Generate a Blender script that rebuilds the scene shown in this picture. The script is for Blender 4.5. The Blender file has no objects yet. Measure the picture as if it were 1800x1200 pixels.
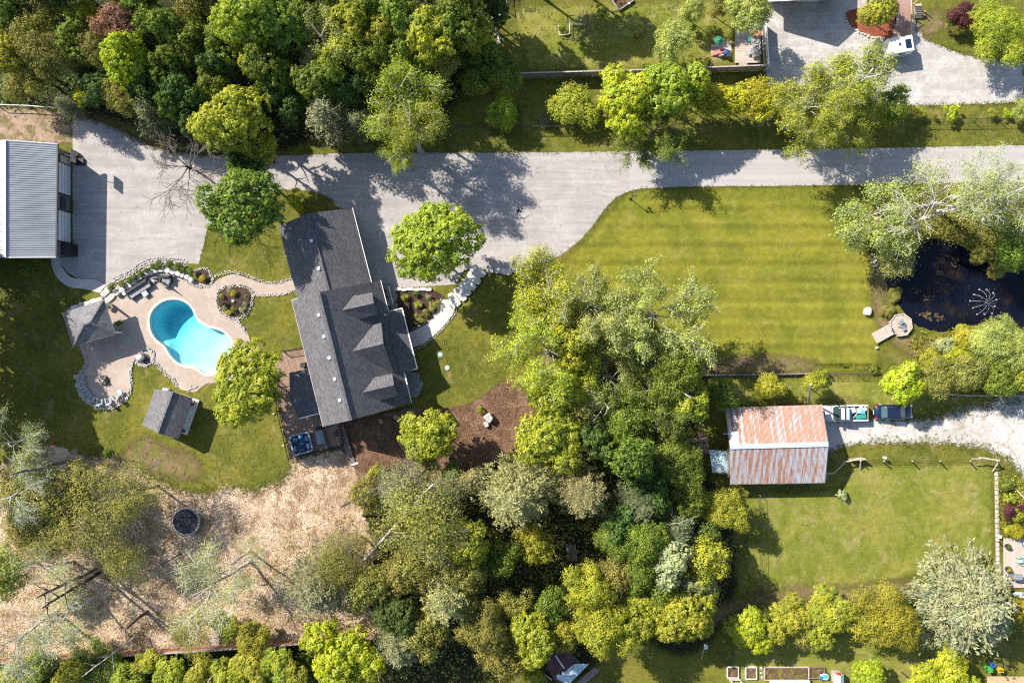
import bpy, math, random
import numpy as np
from mathutils import Vector, Matrix
from mathutils.geometry import tessellate_polygon

# ---------------------------------------------------------------- camera, sky, sun, exposure
S = 14.7      # photo pixels per metre on the ground
H = 90.0      # camera height
R_ = math.radians
scene = bpy.context.scene
col = scene.collection
cam_d = bpy.data.cameras.new('camera'); cam = bpy.data.objects.new('camera', cam_d); col.objects.link(cam)
cam.location = (0, 0, H); cam.rotation_euler = (0, 0, 0)
cam_d.sensor_width = 36; cam_d.lens = 36 * H / (1800 / S); cam_d.clip_start = 1; cam_d.clip_end = 2000
scene.camera = cam
SUN_EL = 37.0
SDX, SDY = 0.80, -0.60          # direction shadows fall on the ground (world x, y)
world = bpy.data.worlds.new('World'); scene.world = world; world.use_nodes = True
wn = world.node_tree
sky = wn.nodes.new('ShaderNodeTexSky'); sky.sky_type = 'NISHITA'; sky.sun_disc = False
sky.sun_elevation = R_(SUN_EL); sky.sun_rotation = math.atan2(-SDX, -SDY)
bg = wn.nodes['Background']; bg.inputs['Strength'].default_value = 0.102
wn.links.new(sky.outputs[0], bg.inputs['Color'])
sun_d = bpy.data.lights.new('sun', 'SUN'); sun_d.energy = 5.0; sun_d.angle = R_(0.53); sun_d.color = (1.0, 0.925, 0.80)
sun = bpy.data.objects.new('sun', sun_d); col.objects.link(sun)
c_ = math.cos(R_(SUN_EL))
sun.rotation_euler = Vector((-SDX * c_, -SDY * c_, math.sin(R_(SUN_EL)))).to_track_quat('Z', 'Y').to_euler()
sun.location = (-60, 45, 60)
scene.view_settings.view_transform = 'Standard'; scene.view_settings.look = 'None'
scene.view_settings.gamma = 1; scene.view_settings.use_curve_mapping = False
scene.view_settings.exposure = 0.95
scene.cycles.max_bounces = 8; scene.cycles.transparent_max_bounces = 12
scene.cycles.diffuse_bounces = 3; scene.cycles.volume_bounces = 0
scene.cycles.use_denoising = False
scene.cycles.filter_width = 1.15
scene.cycles.sample_clamp_indirect = 4.0

rnd = random.Random(7)
rng = np.random.default_rng(7)

def P(px, py, z=0.0):
    k = 1 - z / H
    return ((px - 900) / S * k, (600 - py) / S * k, z)

def PW(pts, z=0.0):
    return [P(a, b, z) for a, b in pts]

# ---------------------------------------------------------------- object helpers
def tag(o, label=None, cat=None, group=None, kind=None):
    if label: o['label'] = label
    if cat: o['category'] = cat
    if group: o['group'] = group
    if kind: o['kind'] = kind
    return o

BASE = {}
def thing(name, loc, label, cat, group=None, kind=None):
    o = bpy.data.objects.new(name, None); col.objects.link(o)
    o.location = loc; o.empty_display_size = 0.3
    BASE[o.name] = Vector(loc)
    return tag(o, label, cat, group, kind)

def link_mesh(name, me, parent=None, mats=()):
    o = bpy.data.objects.new(name, me); col.objects.link(o)
    for m in mats: me.materials.append(m)
    if parent is not None:
        o.parent = parent
        BASE[o.name] = BASE.get(parent.name, Vector((0, 0, 0)))
    return o

def copy_tree(o, parent=None):
    c = o.copy(); col.objects.link(c); c.parent = parent
    for ch in o.children: copy_tree(ch, c)
    return c

class MB:
    def __init__(s): s.v = []; s.f = []
    def add(s, vs, fs):
        n = len(s.v); s.v += [tuple(x) for x in vs]; s.f += [tuple(i + n for i in f) for f in fs]; return s
    def box(s, c, d, rz=0.0, M=None):
        x, y, z = d[0] / 2, d[1] / 2, d[2] / 2
        vs = [Vector((i * x, j * y, k * z)) for k in (-1, 1) for j in (-1, 1) for i in (-1, 1)]
        Q = M if M is not None else Matrix.Rotation(rz, 3, 'Z')
        vs = [Q @ v + Vector(c) for v in vs]
        return s.add(vs, [(0, 2, 3, 1), (4, 5, 7, 6), (0, 1, 5, 4), (2, 6, 7, 3), (0, 4, 6, 2), (1, 3, 7, 5)])
    def beam(s, a, b, w, h):
        a = Vector(a); b = Vector(b); d = b - a; L = d.length
        if L < 1e-6: return s
        q = d.to_track_quat('X', 'Z').to_matrix()
        return s.box((a + b) / 2, (L, w, h), M=q)
    def prism(s, poly, z0, z1):
        n = len(poly)
        a = sum(poly[i][0] * poly[(i + 1) % n][1] - poly[(i + 1) % n][0] * poly[i][1] for i in range(n))
        if a < 0: poly = poly[::-1]
        vs = [(p[0], p[1], z0) for p in poly] + [(p[0], p[1], z1) for p in poly]
        return s.add(vs, [tuple(range(n - 1, -1, -1)), tuple(range(n, 2 * n))] + [(i, (i + 1) % n, n + (i + 1) % n, n + i) for i in range(n)])
    def slab(s, pts, t, off=None):
        pts = [Vector(p) for p in pts]; n = len(pts)
        o = Vector(off) if off is not None else Vector((0, 0, -t))
        vs = pts + [p + o for p in pts]
        return s.add(vs, [tuple(range(n)), tuple(range(2 * n - 1, n - 1, -1))] + [(i, n + i, n + (i + 1) % n, (i + 1) % n) for i in range(n)])
    def tube(s, a, b, r0, r1=None, n=6):
        r1 = r0 if r1 is None else r1
        a = Vector(a); b = Vector(b); d = b - a
        if d.length < 1e-6: return s
        q = d.to_track_quat('Z', 'Y').to_matrix()
        vs = []
        for c, r in ((a, r0), (b, r1)):
            for i in range(n):
                t = 2 * math.pi * i / n
                vs.append(q @ Vector((r * math.cos(t), r * math.sin(t), 0)) + c)
        return s.add(vs, [(i, (i + 1) % n, n + (i + 1) % n, n + i) for i in range(n)] + [tuple(range(n - 1, -1, -1)), tuple(range(n, 2 * n))])
    def cyl(s, c, r, h, n=16, r1=None):
        return s.tube(c, (c[0], c[1], c[2] + h), r, r if r1 is None else r1, n)
    def path(s, pts, r, n=5):
        for i in range(len(pts) - 1):
            ra = r[i] if hasattr(r, '__len__') else r; rb = r[i + 1] if hasattr(r, '__len__') else r
            s.tube(pts[i], pts[i + 1], ra, rb, n)
        return s
    def rock(s, c, d, rz=0.0, jit=0.18, rr=rnd, top=.84):
        # squarish broken stone
        vs = []; ct = Matrix.Rotation(rz, 3, 'Z')
        js = [1 + rr.uniform(-jit, jit) for _ in range(8)]
        n = 8
        for k, (zz, sc) in enumerate(((-0.5, 0.92), (0.2, 1.0), (0.5, top))):
            for i in range(n):
                t = 2 * math.pi * (i + .5) / n
                q = sc * (1 + (rr.uniform(-jit, jit) if k == 0 else 0) ) * (js[i] if True else 1)
                ex = abs(math.cos(t)) ** 0.6 * (1 if math.cos(t) > 0 else -1); ey = abs(math.sin(t)) ** 0.6 * (1 if math.sin(t) > 0 else -1)
                vs.append(ct @ Vector((ex * q * d[0] / 2, ey * q * d[1] / 2, (zz + rr.uniform(-.08, .08)) * d[2])) + Vector(c))
        fs = []
        for k in range(2):
            for i in range(n): fs.append((k * n + i, k * n + (i + 1) % n, (k + 1) * n + (i + 1) % n, (k + 1) * n + i))
        fs.append(tuple(range(2 * n, 3 * n))); fs.append(tuple(range(n - 1, -1, -1)))
        return s.add(vs, fs)
    def build(s, name, mat=None, parent=None, smooth=False, kind=None, label=None, bevel=0):
        me = bpy.data.meshes.new(name)
        off = BASE.get(parent.name, Vector((0, 0, 0))) if parent is not None else Vector((0, 0, 0))
        me.from_pydata([(v[0] - off.x, v[1] - off.y, v[2] - off.z) for v in s.v], [], s.f); me.update()
        if smooth:
            me.polygons.foreach_set('use_smooth', [True] * len(me.polygons))
        o = link_mesh(name, me, parent, [mat] if mat else [])
        if kind: o['kind'] = kind
        if label: o['label'] = label
        if bevel:
            b = o.modifiers.new('bevel', 'BEVEL'); b.width = bevel; b.segments = 2; b.limit_method = 'ANGLE'
        return o

def np_mesh(name, V, F, attrs=None, smooth=False):
    """V (n,3) float, F (m,k) int -> mesh; attrs {name:(domain, array)}"""
    me = bpy.data.meshes.new(name)
    V = np.ascontiguousarray(V, dtype=np.float32); F = np.ascontiguousarray(F, dtype=np.int32)
    m, k = F.shape
    me.vertices.add(len(V)); me.vertices.foreach_set('co', V.ravel())
    me.loops.add(m * k); me.loops.foreach_set('vertex_index', F.ravel())
    me.polygons.add(m); me.polygons.foreach_set('loop_start', np.arange(0, m * k, k, dtype=np.int32))
    me.polygons.foreach_set('loop_total', np.full(m, k, dtype=np.int32))
    if smooth: me.polygons.foreach_set('use_smooth', np.ones(m, dtype=bool))
    me.update(calc_edges=True)
    for nm, (dom, arr) in (attrs or {}).items():
        a = me.attributes.new(nm, 'FLOAT', dom); a.data.foreach_set('value', np.ascontiguousarray(arr, dtype=np.float32))
    return me

# ---------------------------------------------------------------- materials
class NT:
    def __init__(s, name):
        s.m = bpy.data.materials.new(name); s.m.use_nodes = True
        s.t = s.m.node_tree; s.t.nodes.clear()
        s.out = s.t.nodes.new('ShaderNodeOutputMaterial')
    def n(s, typ, ins=None, **props):
        nd = s.t.nodes.new('ShaderNode' + typ)
        for k, v in props.items(): setattr(nd, k, v)
        for k, v in (ins or {}).items():
            sock = nd.inputs[k]
            if isinstance(v, bpy.types.NodeSocket): s.t.links.new(v, sock)
            elif isinstance(v, (tuple, list)) and len(v) == 3 and sock.type == 'RGBA': sock.default_value = (*v, 1)
            else: sock.default_value = v
        return nd
    def link(s, a, b): s.t.links.new(a, b)
    def math(s, op, a, b=None, c=None, clamp=False):
        ins = {0: a}
        if b is not None: ins[1] = b
        if c is not None: ins[2] = c
        return s.n('Math', ins, operation=op, use_clamp=clamp).outputs[0]
    def mix(s, f, a, b, mode='MIX'):
        nd = s.n('Mix', None, data_type='RGBA', blend_type=mode, clamp_factor=True)
        for i, v in ((0, f), (6, a), (7, b)):
            if isinstance(v, bpy.types.NodeSocket): s.t.links.new(v, nd.inputs[i])
            elif isinstance(v, (tuple, list)): nd.inputs[i].default_value = (*v[:3], 1)
            else: nd.inputs[i].default_value = v
        return nd.outputs[2]
    def noise(s, vec, scale, detail=4, rough=.55, dist=0.0):
        return s.n('TexNoise', {'Vector': vec, 'Scale': scale, 'Detail': detail, 'Roughness': rough, 'Distortion': dist}).outputs[0]
    def ramp(s, f, lo, hi, a=0.0, b=1.0):
        return s.n('MapRange', {0: f, 1: lo, 2: hi, 3: a, 4: b}, interpolation_type='SMOOTHSTEP').outputs[0]
    def pos(s): return s.n('NewGeometry').outputs['Position']
    def obj(s): return s.n('TexCoord').outputs['Object']
    def done(s, shader): s.link(shader, s.out.inputs['Surface']); return s.m

def ground_mat(name, c1, c2, c3=None, s1=0.35, s2=4.0, s3=18.0, amp=0.35, rough=0.95, bump=0.3, soft=None, extra=None, lo=.42, hi=.6):
    """two tones on a broad noise, fine grain, optional third tone in patches; soft=(amount, width) fades the edge"""
    t = NT(name); p = t.pos()
    big = t.noise(p, s1, 5, .6, .4); mid = t.noise(p, s2, 4, .65); fine = t.noise(p, s3, 3, .7)
    c = t.mix(t.ramp(big, .38, .62), c1, c2)
    if c3 is not None:
        pat = t.noise(t.n('VectorMath', {0: p, 1: (31, 17, 0)}, operation='ADD').outputs[0], s1 * 2.3, 6, .7, .6)
        c = t.mix(t.ramp(pat, lo, hi), c, c3)
    g = t.math('MULTIPLY_ADD', t.math('SUBTRACT', mid, .5), amp * 2.2, 1.0)
    g2 = t.math('MULTIPLY_ADD', t.math('SUBTRACT', fine, .5), amp * 2.8, 1.0)
    c = t.mix(1.0, c, t.n('CombineColor', {0: t.math('MULTIPLY', g, g2), 1: t.math('MULTIPLY', g, g2), 2: t.math('MULTIPLY', g, g2)}).outputs[0], 'MULTIPLY')
    if extra: c = extra(t, p, c)
    bm = t.n('Bump', {'Height': t.math('ADD', mid, t.math('MULTIPLY', fine, .6)), 'Strength': bump, 'Distance': 0.12})
    sh = t.n('BsdfPrincipled', {'Base Color': c, 'Roughness': rough, 'Normal': bm.outputs[0], 'Specular IOR Level': 0.15}).outputs[0]
    if soft:
        d = t.n('Attribute', None, attribute_name='d').outputs['Fac']
        nn = t.math('SUBTRACT', t.noise(p, soft[2] if len(soft) > 2 else 1.6, 5, .7), .5)
        a = t.ramp(t.math('MULTIPLY_ADD', nn, soft[0], d), -soft[1], soft[1])
        sh = t.n('MixShader', {0: a, 1: t.n('BsdfTransparent').outputs[0], 2: sh}).outputs[0]
    return t.done(sh)

def simple_mat(name, c, rough=.7, var=.25, scale=3.0, metal=0.0, bump=0.0, spec=.4, c2=None, use_obj=True, coat=0):
    t = NT(name); p = t.obj() if use_obj else t.pos()
    n1 = t.noise(p, scale, 5, .65); 
    c2 = c2 or tuple(x * (1 - var) for x in c)
    cc = t.mix(t.ramp(n1, .35, .65), c2, c)
    oi = t.n('ObjectInfo').outputs['Random']
    f = t.math('MULTIPLY_ADD', oi, var * .6, 1 - var * .3)
    cc = t.mix(1.0, cc, t.n('CombineColor', {0: f, 1: f, 2: f}).outputs[0], 'MULTIPLY')
    ins = {'Base Color': cc, 'Roughness': rough, 'Metallic': metal, 'Specular IOR Level': spec, 'Coat Weight': coat}
    if bump:
        ins['Normal'] = t.n('Bump', {'Height': t.noise(p, scale * 5, 4, .7), 'Strength': bump, 'Distance': .03}).outputs[0]
    return t.done(t.n('BsdfPrincipled', ins).outputs[0])

def leaf_mat(name, dark, light, trans=.24, var=.38):
    dark = tuple(x * 1.15 for x in dark); light = tuple(x * 1.72 for x in light)
    t = NT(name); p = t.pos()
    r = t.n('Attribute', None, attribute_name='r').outputs['Fac']
    n1 = t.noise(p, .9, 3, .6); n2 = t.noise(p, .22, 2, .5)
    oi = t.n('ObjectInfo').outputs['Random']
    f = t.math('ADD', t.math('MULTIPLY', r, .55), t.math('MULTIPLY', t.ramp(n1, .35, .65), .45))
    c = t.mix(f, dark, light)
    c = t.mix(t.math('MULTIPLY', t.ramp(t.noise(p, .45, 2, .5), .40, .62), .55), c, t.mix(1.0, c, (1.22, 1.06, .8), 'MULTIPLY'))
    v = t.math('MULTIPLY_ADD', t.math('ADD', t.ramp(n2, .3, .7), oi), var * .5, 1 - var * .5)
    hs = t.n('HueSaturation', {'Color': c, 'Hue': t.math('MULTIPLY_ADD', oi, .032, .474), 'Saturation': t.math('MULTIPLY_ADD', r, -.25, 1.12), 'Value': v}).outputs[0]
    tl = t.mix(.5, hs, tuple(min(1, x * 1.9) for x in (light[0] * 1.05, light[1] * 1.1, light[2] * .5)))
    d = t.n('BsdfPrincipled', {'Base Color': hs, 'Roughness': .62, 'Specular IOR Level': .25}).outputs[0]
    tr = t.n('BsdfTranslucent', {'Color': tl}).outputs[0]
    return t.done(t.n('MixShader', {0: trans, 1: d, 2: tr}).outputs[0])

def shingle_mat(name, c1, c2, ang, row=.17):
    t = NT(name); p = t.pos()
    mp = t.n('Mapping', {'Vector': p, 'Rotation': (0, 0, ang)}).outputs[0]
    br = t.n('TexBrick', {'Vector': mp, 'Color1': c1, 'Color2': c2, 'Mortar': tuple(x * .8 for x in c1), 'Scale': 1.0, 'Mortar Size': .02,
                          'Bias': 0.0, 'Brick Width': .38, 'Row Height': row})
    br.offset = .5
    sp = t.noise(p, 9.0, 3, .8); bg_ = t.noise(p, .5, 4, .6)
    f = t.math('MULTIPLY', t.math('MULTIPLY_ADD', t.math('SUBTRACT', sp, .5), 1.6, 1.0), t.math('MULTIPLY_ADD', bg_, .5, .75))
    c = t.mix(1.0, br.outputs[0], t.n('CombineColor', {0: f, 1: f, 2: f}).outputs[0], 'MULTIPLY')
    bm = t.n('Bump', {'Height': t.math('ADD', t.math('MULTIPLY', sp, .5), t.math('MULTIPLY', br.outputs[1], -1.0)), 'Strength': .5, 'Distance': .04})
    return t.done(t.n('BsdfPrincipled', {'Base Color': c, 'Roughness': .9, 'Specular IOR Level': .3, 'Normal': bm.outputs[0]}).outputs[0])

def plank_mat(name, c1, c2, ang, w=.14):
    t = NT(name); p = t.pos()
    mp = t.n('Mapping', {'Vector': p, 'Rotation': (0, 0, ang)}).outputs[0]
    br = t.n('TexBrick', {'Vector': mp, 'Color1': c1, 'Color2': c2, 'Mortar': tuple(x * .35 for x in c1), 'Scale': 1.0, 'Mortar Size': .012, 'Brick Width': 3.1, 'Row Height': w})
    f = t.math('MULTIPLY_ADD', t.noise(p, 3, 5, .7), .9, .55)
    c = t.mix(1.0, br.outputs[0], t.n('CombineColor', {0: f, 1: f, 2: f}).outputs[0], 'MULTIPLY')
    return t.done(t.n('BsdfPrincipled', {'Base Color': c, 'Roughness': .8, 'Specular IOR Level': .3}).outputs[0])

M = {}
M['grass'] = ground_mat('grass', (.092, .104, .016), (.145, .140, .022), (.195, .165, .062), s1=.22, s2=1.6, s3=7, amp=.62, lo=.50, hi=.72, bump=.6)
def stripes(t, p, c):
    y = t.n('SeparateXYZ', {0: t.n('VectorMath', {0: p, 1: t.n('CombineXYZ', {1: t.math('MULTIPLY', t.noise(p, .35, 2, .5), .5)}).outputs[0]}, operation='ADD').outputs[0]}).outputs[1]
    s1 = t.math('SINE', t.math('MULTIPLY', y, 3.05)); s2 = t.math('SINE', t.math('MULTIPLY', y, 5.7))
    f = t.math('MULTIPLY_ADD', t.math('MULTIPLY', t.math('ADD', s1, t.math('MULTIPLY', s2, .7)), t.ramp(t.noise(p, .09, 3, .6), .3, .7, .5, 1.0)), .13, 1.0)
    return t.mix(1.0, c, t.n('CombineColor', {0: f, 1: f, 2: t.math('MULTIPLY', f, .95)}).outputs[0], 'MULTIPLY')
M['grass_striped'] = ground_mat('grass_striped', (.135, .146, .018), (.192, .184, .024), (.225, .205, .055), s1=.2, s2=1.4, s3=7, amp=.42, lo=.5, hi=.75, bump=.4, soft=(.5, .5), extra=stripes)
M['grass_light'] = ground_mat('grass_light', (.140, .160, .022), (.205, .200, .040), (.250, .222, .085), s1=.22, s2=1.3, s3=7, amp=.5, lo=.48, hi=.7, bump=.5, soft=(1.8, .6))
def wear(t, p, c):
    # swept tyre tracks, damp marks and pale scuffs
    q = t.n('Mapping', {'Vector': p, 'Rotation': (0, 0, .12), 'Scale': (.10, .9, 1)}).outputs[0]
    tr = t.noise(q, 1.0, 6, .7, 1.2); bl = t.noise(p, .55, 6, .75, 1.0); sp = t.n('TexVoronoi', {'Vector': p, 'Scale': .45, 'Randomness': 1.0}).outputs['Distance']
    f = t.math('MULTIPLY', t.math('MULTIPLY_ADD', t.ramp(tr, .35, .65), .20, .90), t.math('MULTIPLY_ADD', t.ramp(bl, .42, .66), .13, .93))
    f = t.math('MULTIPLY', f, t.ramp(sp, .03, .10, .72, 1.0))
    c = t.mix(1.0, c, t.n('CombineColor', {0: f, 1: f, 2: f}).outputs[0], 'MULTIPLY')
    return t.mix(t.ramp(t.noise(p, .33, 5, .7, .5), .58, .74, 0, .35), c, (.36, .28, .22))
M['driveway'] = ground_mat('driveway', (.342, .318, .312), (.385, .358, .352), (.362, .328, .308), s1=.25, s2=2.2, s3=11, amp=.13, bump=.12, lo=.5, hi=.75, extra=wear)
M['road'] = ground_mat('road', (.346, .326, .326), (.386, .366, .366), (.362, .336, .332), s1=.2, s2=2.0, s3=12, amp=.12, bump=.12, extra=lambda t, p, c: t.mix(t.ramp(t.noise(t.n('Mapping', {'Vector': p, 'Scale': (.02, 1.1, 1)}).outputs[0], 1.0, 4, .6), .42, .6), c, (.392, .374, .374)))
M['gravel_light'] = ground_mat('gravel_light', (.41, .39, .38), (.46, .445, .44), (.38, .36, .345), s1=.3, s2=2.5, s3=11, amp=.22, bump=.3, extra=wear)
M['gravel_white'] = ground_mat('gravel_white', (.52, .50, .49), (.42, .40, .37), (.34, .29, .22), s1=.4, s2=2.2, s3=14, amp=.30, lo=.52, hi=.66, bump=.4, soft=(2.6, .35))
M['woodchips'] = ground_mat('woodchips', (.42, .315, .215), (.58, .455, .335), (.24, .17, .10), s1=.22, s2=2.2, s3=7, amp=.55, lo=.47, hi=.62, bump=.9, soft=(2.6, .25))
M['mulch'] = ground_mat('mulch', (.165, .092, .060), (.245, .150, .102), (.12, .072, .048), s1=.3, s2=2.4, s3=8, amp=.55, bump=.8, soft=(1.2, .2))
M['mulch_red'] = ground_mat('mulch_red', (.20, .06, .035), (.26, .085, .05), None, s1=.5, s2=3, s3=10, amp=.5, bump=.8, soft=(.3, .08))
M['soil_dark'] = ground_mat('soil_dark', (.055, .035, .028), (.085, .058, .045), None, s1=.6, s2=3, s3=9, amp=.5, bump=.8, soft=(.25, .06))
M['dirt'] = ground_mat('dirt', (.30, .205, .15), (.36, .26, .20), (.16, .13, .06), s1=.3, s2=2, s3=9, amp=.4, bump=.6, soft=(1.6, .3))
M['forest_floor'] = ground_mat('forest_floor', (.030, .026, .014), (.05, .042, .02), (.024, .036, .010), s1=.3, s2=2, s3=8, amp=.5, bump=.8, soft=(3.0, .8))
M['brown_patch'] = ground_mat('brown_patch', (.16, .11, .06), (.22, .15, .09), (.14, .14, .035), s1=.4, s2=2.2, s3=9, amp=.45, bump=.6, soft=(2.2, .7))
def paving(t, p, c):
    br = t.n('TexBrick', {'Vector': t.n('Mapping', {'Vector': p, 'Rotation': (0, 0, .3)}).outputs[0], 'Color1': (1, 1, 1), 'Color2': (.93, .92, .91), 'Mortar': (.8, .78, .76), 'Scale': 1.0, 'Mortar Size': .02, 'Brick Width': .45, 'Row Height': .3})
    return t.mix(1.0, c, br.outputs[0], 'MULTIPLY')
M['patio'] = ground_mat('patio', (.42, .345, .30), (.465, .39, .345), (.40, .33, .28), s1=.35, s2=2.5, s3=12, amp=.10, bump=.1, extra=paving)
M['concrete'] = ground_mat('concrete', (.50, .47, .45), (.55, .52, .50), None, s1=.5, s2=3, s3=14, amp=.08, bump=.1)
M['brick_path'] = ground_mat('brick_path', (.30, .19, .16), (.36, .24, .205), None, s1=.5, s2=3, s3=12, amp=.2, bump=.2, extra=paving)
M['coping'] = simple_mat('coping', (.56, .46, .41), .8, .1, 2, use_obj=False)
M['stone'] = simple_mat('stone', (.58, .55, .535), .85, .35, 5.5, bump=.4, use_obj=False, c2=(.31, .285, .27))
M['stone_pale'] = simple_mat('stone_pale', (.62, .60, .59), .85, .25, 2.0, bump=.4, use_obj=False, c2=(.46, .44, .43))
M['stone_grey'] = simple_mat('stone_grey', (.27, .29, .30), .8, .3, 2.5, bump=.4, use_obj=False, c2=(.19, .20, .20))
M['shingle'] = shingle_mat('shingle', (.092, .091, .103), (.155, .152, .166), R_(76.2), .17)
M['shingle_shed'] = shingle_mat('shingle_shed', (.115, .112, .122), (.20, .195, .205), R_(64))
M['shingle_pavilion'] = shingle_mat('shingle_pavilion', (.15, .147, .157), (.235, .23, .243), R_(-18))
M['siding'] = simple_mat('siding', (.42, .40, .37), .7, .1, 2)
M['siding_dark'] = simple_mat('siding_dark', (.17, .17, .18), .6, .1, 2)
M['white'] = simple_mat('white', (.78, .77, .75), .5, .08, 2)
M['white_metal'] = simple_mat('white_metal', (.72, .74, .76), .35, .08, 2)
M['black'] = simple_mat('black', (.012, .012, .014), .5, .2, 3)
M['charcoal'] = simple_mat('charcoal', (.045, .046, .052), .6, .2, 3)
M['grey'] = simple_mat('grey', (.22, .225, .235), .7, .2, 3)
M['cushion'] = simple_mat('cushion', (.30, .285, .29), .9, .15, 3)
M['glass'] = simple_mat('glass', (.03, .045, .055), .06, .1, 1, spec=.8)
M['door_shade_blue'] = simple_mat('door_shade_blue', (.62, .70, .80), .45, .05, 1)  # white doors; the blue cast of their shade is mixed into this colour
def metal_roof():
    t = NT('roof_metal'); p = t.pos()
    n = t.noise(p, .4, 3, .5)
    c = t.mix(t.ramp(n, .3, .7), (.34, .355, .385), (.40, .415, .44))
    return t.done(t.n('BsdfPrincipled', {'Base Color': c, 'Roughness': .42, 'Metallic': .25}).outputs[0])
M['roof_metal'] = metal_roof()
def rust_mat(name, amount, c_rust=(.30, .115, .05), base=(.45, .46, .50)):
    t = NT(name); p = t.pos()
    st = t.n('Mapping', {'Vector': p, 'Scale': (4.2, .05, 1)}).outputs[0]
    s1 = t.noise(st, 1.0, 5, .75); s2 = t.noise(p, 1.3, 5, .7); s3 = t.noise(t.n('Mapping', {'Vector': p, 'Scale': (11, .16, 1)}).outputs[0], 1.0, 4, .8)
    oi = t.n('ObjectInfo').outputs['Random']
    xx = t.n('SeparateXYZ', {0: p}).outputs[0]; sw = t.math('SINE', t.math('MULTIPLY_ADD', xx, 9.2, t.math('MULTIPLY', s2, 2.0)))
    f = t.math('ADD', t.math('ADD', t.math('MULTIPLY', s1, .8), t.math('MULTIPLY_ADD', sw, .07, t.math('MULTIPLY', s2, .42))), t.math('ADD', t.math('MULTIPLY', s3, .55), t.math('MULTIPLY', oi, .12)))
    f = t.ramp(f, amount, amount + .2)
    rc = t.mix(t.noise(p, 3, 4, .7), c_rust, tuple(x * 1.7 for x in c_rust))
    c = t.mix(f, base, rc)
    return t.done(t.n('BsdfPrincipled', {'Base Color': c, 'Roughness': t.math('MULTIPLY_ADD', f, .4, .45), 'Metallic': t.math('MULTIPLY_ADD', f, -.2, .2)}).outputs[0])
M['rust_light'] = rust_mat('rust_light', .80, (.26, .15, .105), (.27, .27, .29))
M['rust_heavy'] = rust_mat('rust_heavy', .83, (.25, .12, .075))
M['blue_metal'] = simple_mat('blue_metal', (.36, .47, .62), .5, .4, 2.0, c2=(.55, .57, .6), use_obj=False)
M['pale_blue'] = simple_mat('pale_blue', (.42, .55, .62), .6, .2, 2)
M['maroon'] = simple_mat('maroon', (.11, .045, .045), .6, .3, 2)
M['deck'] = plank_mat('deck', (.25, .165, .125), (.33, .225, .175), R_(76.2))
M['deck_pale'] = plank_mat('deck_pale', (.46, .34, .28), (.52, .40, .33), 0)
M['wood_pale'] = simple_mat('wood_pale', (.52, .44, .385), .8, .25, 4, c2=(.42, .34, .29))
M['wood_new'] = simple_mat('wood_new', (.52, .38, .22), .8, .2, 4)
M['wood_grey'] = simple_mat('wood_grey', (.26, .225, .20), .85, .3, 3, c2=(.15, .125, .105))
M['wood_orange'] = simple_mat('wood_orange', (.36, .145, .06), .8, .45, 2.5, c2=(.24, .085, .035))
M['wood_cap'] = simple_mat('wood_cap', (.42, .38, .36), .8, .25, 3)
M['bark'] = simple_mat('bark', (.085, .065, .05), .95, .4, 3, bump=.5)
M['bark_grey'] = simple_mat('bark_grey', (.20, .175, .155), .9, .4, 2, bump=.5)
M['bark_pale'] = simple_mat('bark_pale', (.46, .43, .40), .85, .35, 2, bump=.3, c2=(.30, .27, .245))
M['bark_white'] = simple_mat('bark_white', (.58, .56, .54), .8, .3, 2, bump=.3)
M['cover_grey'] = simple_mat('cover_grey', (.20, .25, .29), .7, .1, 3)
M['tub'] = simple_mat('tub', (.07, .10, .14), .25, .3, 4)
M['tub_light'] = simple_mat('tub_light', (.28, .35, .42), .2, .3, 4)
M['chair_grey'] = simple_mat('chair_grey', (.38, .42, .45), .6, .1, 3)
M['red'] = simple_mat('red', (.55, .035, .025), .5, .15, 3)
M['orange'] = simple_mat('orange', (.75, .12, .03), .5, .1, 3)
M['teal'] = simple_mat('teal', (.03, .30, .27), .5, .1, 3)
M['green_fabric'] = simple_mat('green_fabric', (.02, .17, .11), .8, .2, 3)
M['blue'] = simple_mat('blue', (.03, .13, .40), .4, .15, 3)
M['skyblue'] = simple_mat('skyblue', (.10, .42, .60), .45, .1, 3)
M['yellow'] = simple_mat('yellow', (.65, .42, .03), .5, .1, 3)
M['green'] = simple_mat('green', (.05, .33, .06), .5, .1, 3)
M['terracotta'] = simple_mat('terracotta', (.36, .13, .07), .8, .2, 3)
M['pink_paver'] = simple_mat('pink_paver', (.46, .30, .26), .85, .2, 3)
M['pale_paver'] = simple_mat('pale_paver', (.52, .46, .43), .85, .2, 3)
M['car_navy'] = simple_mat('car_navy', (.010, .018, .050), .18, .1, 1, coat=1.0)
M['truck_white'] = simple_mat('truck_white', (.60, .585, .58), .3, .1, 1, coat=.5)
M['tyre'] = simple_mat('tyre', (.015, .015, .015), .85, .1, 3)
M['rear_glass'] = simple_mat('rear_glass', (.055, .10, .125), .2, .1, 1, spec=.5)
M['windscreen'] = simple_mat('windscreen', (.03, .055, .06), .15, .1, 1, spec=.9)
M['rubber_blue'] = simple_mat('rubber_blue', (.022, .026, .040), .55, .4, 1.4)
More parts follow.
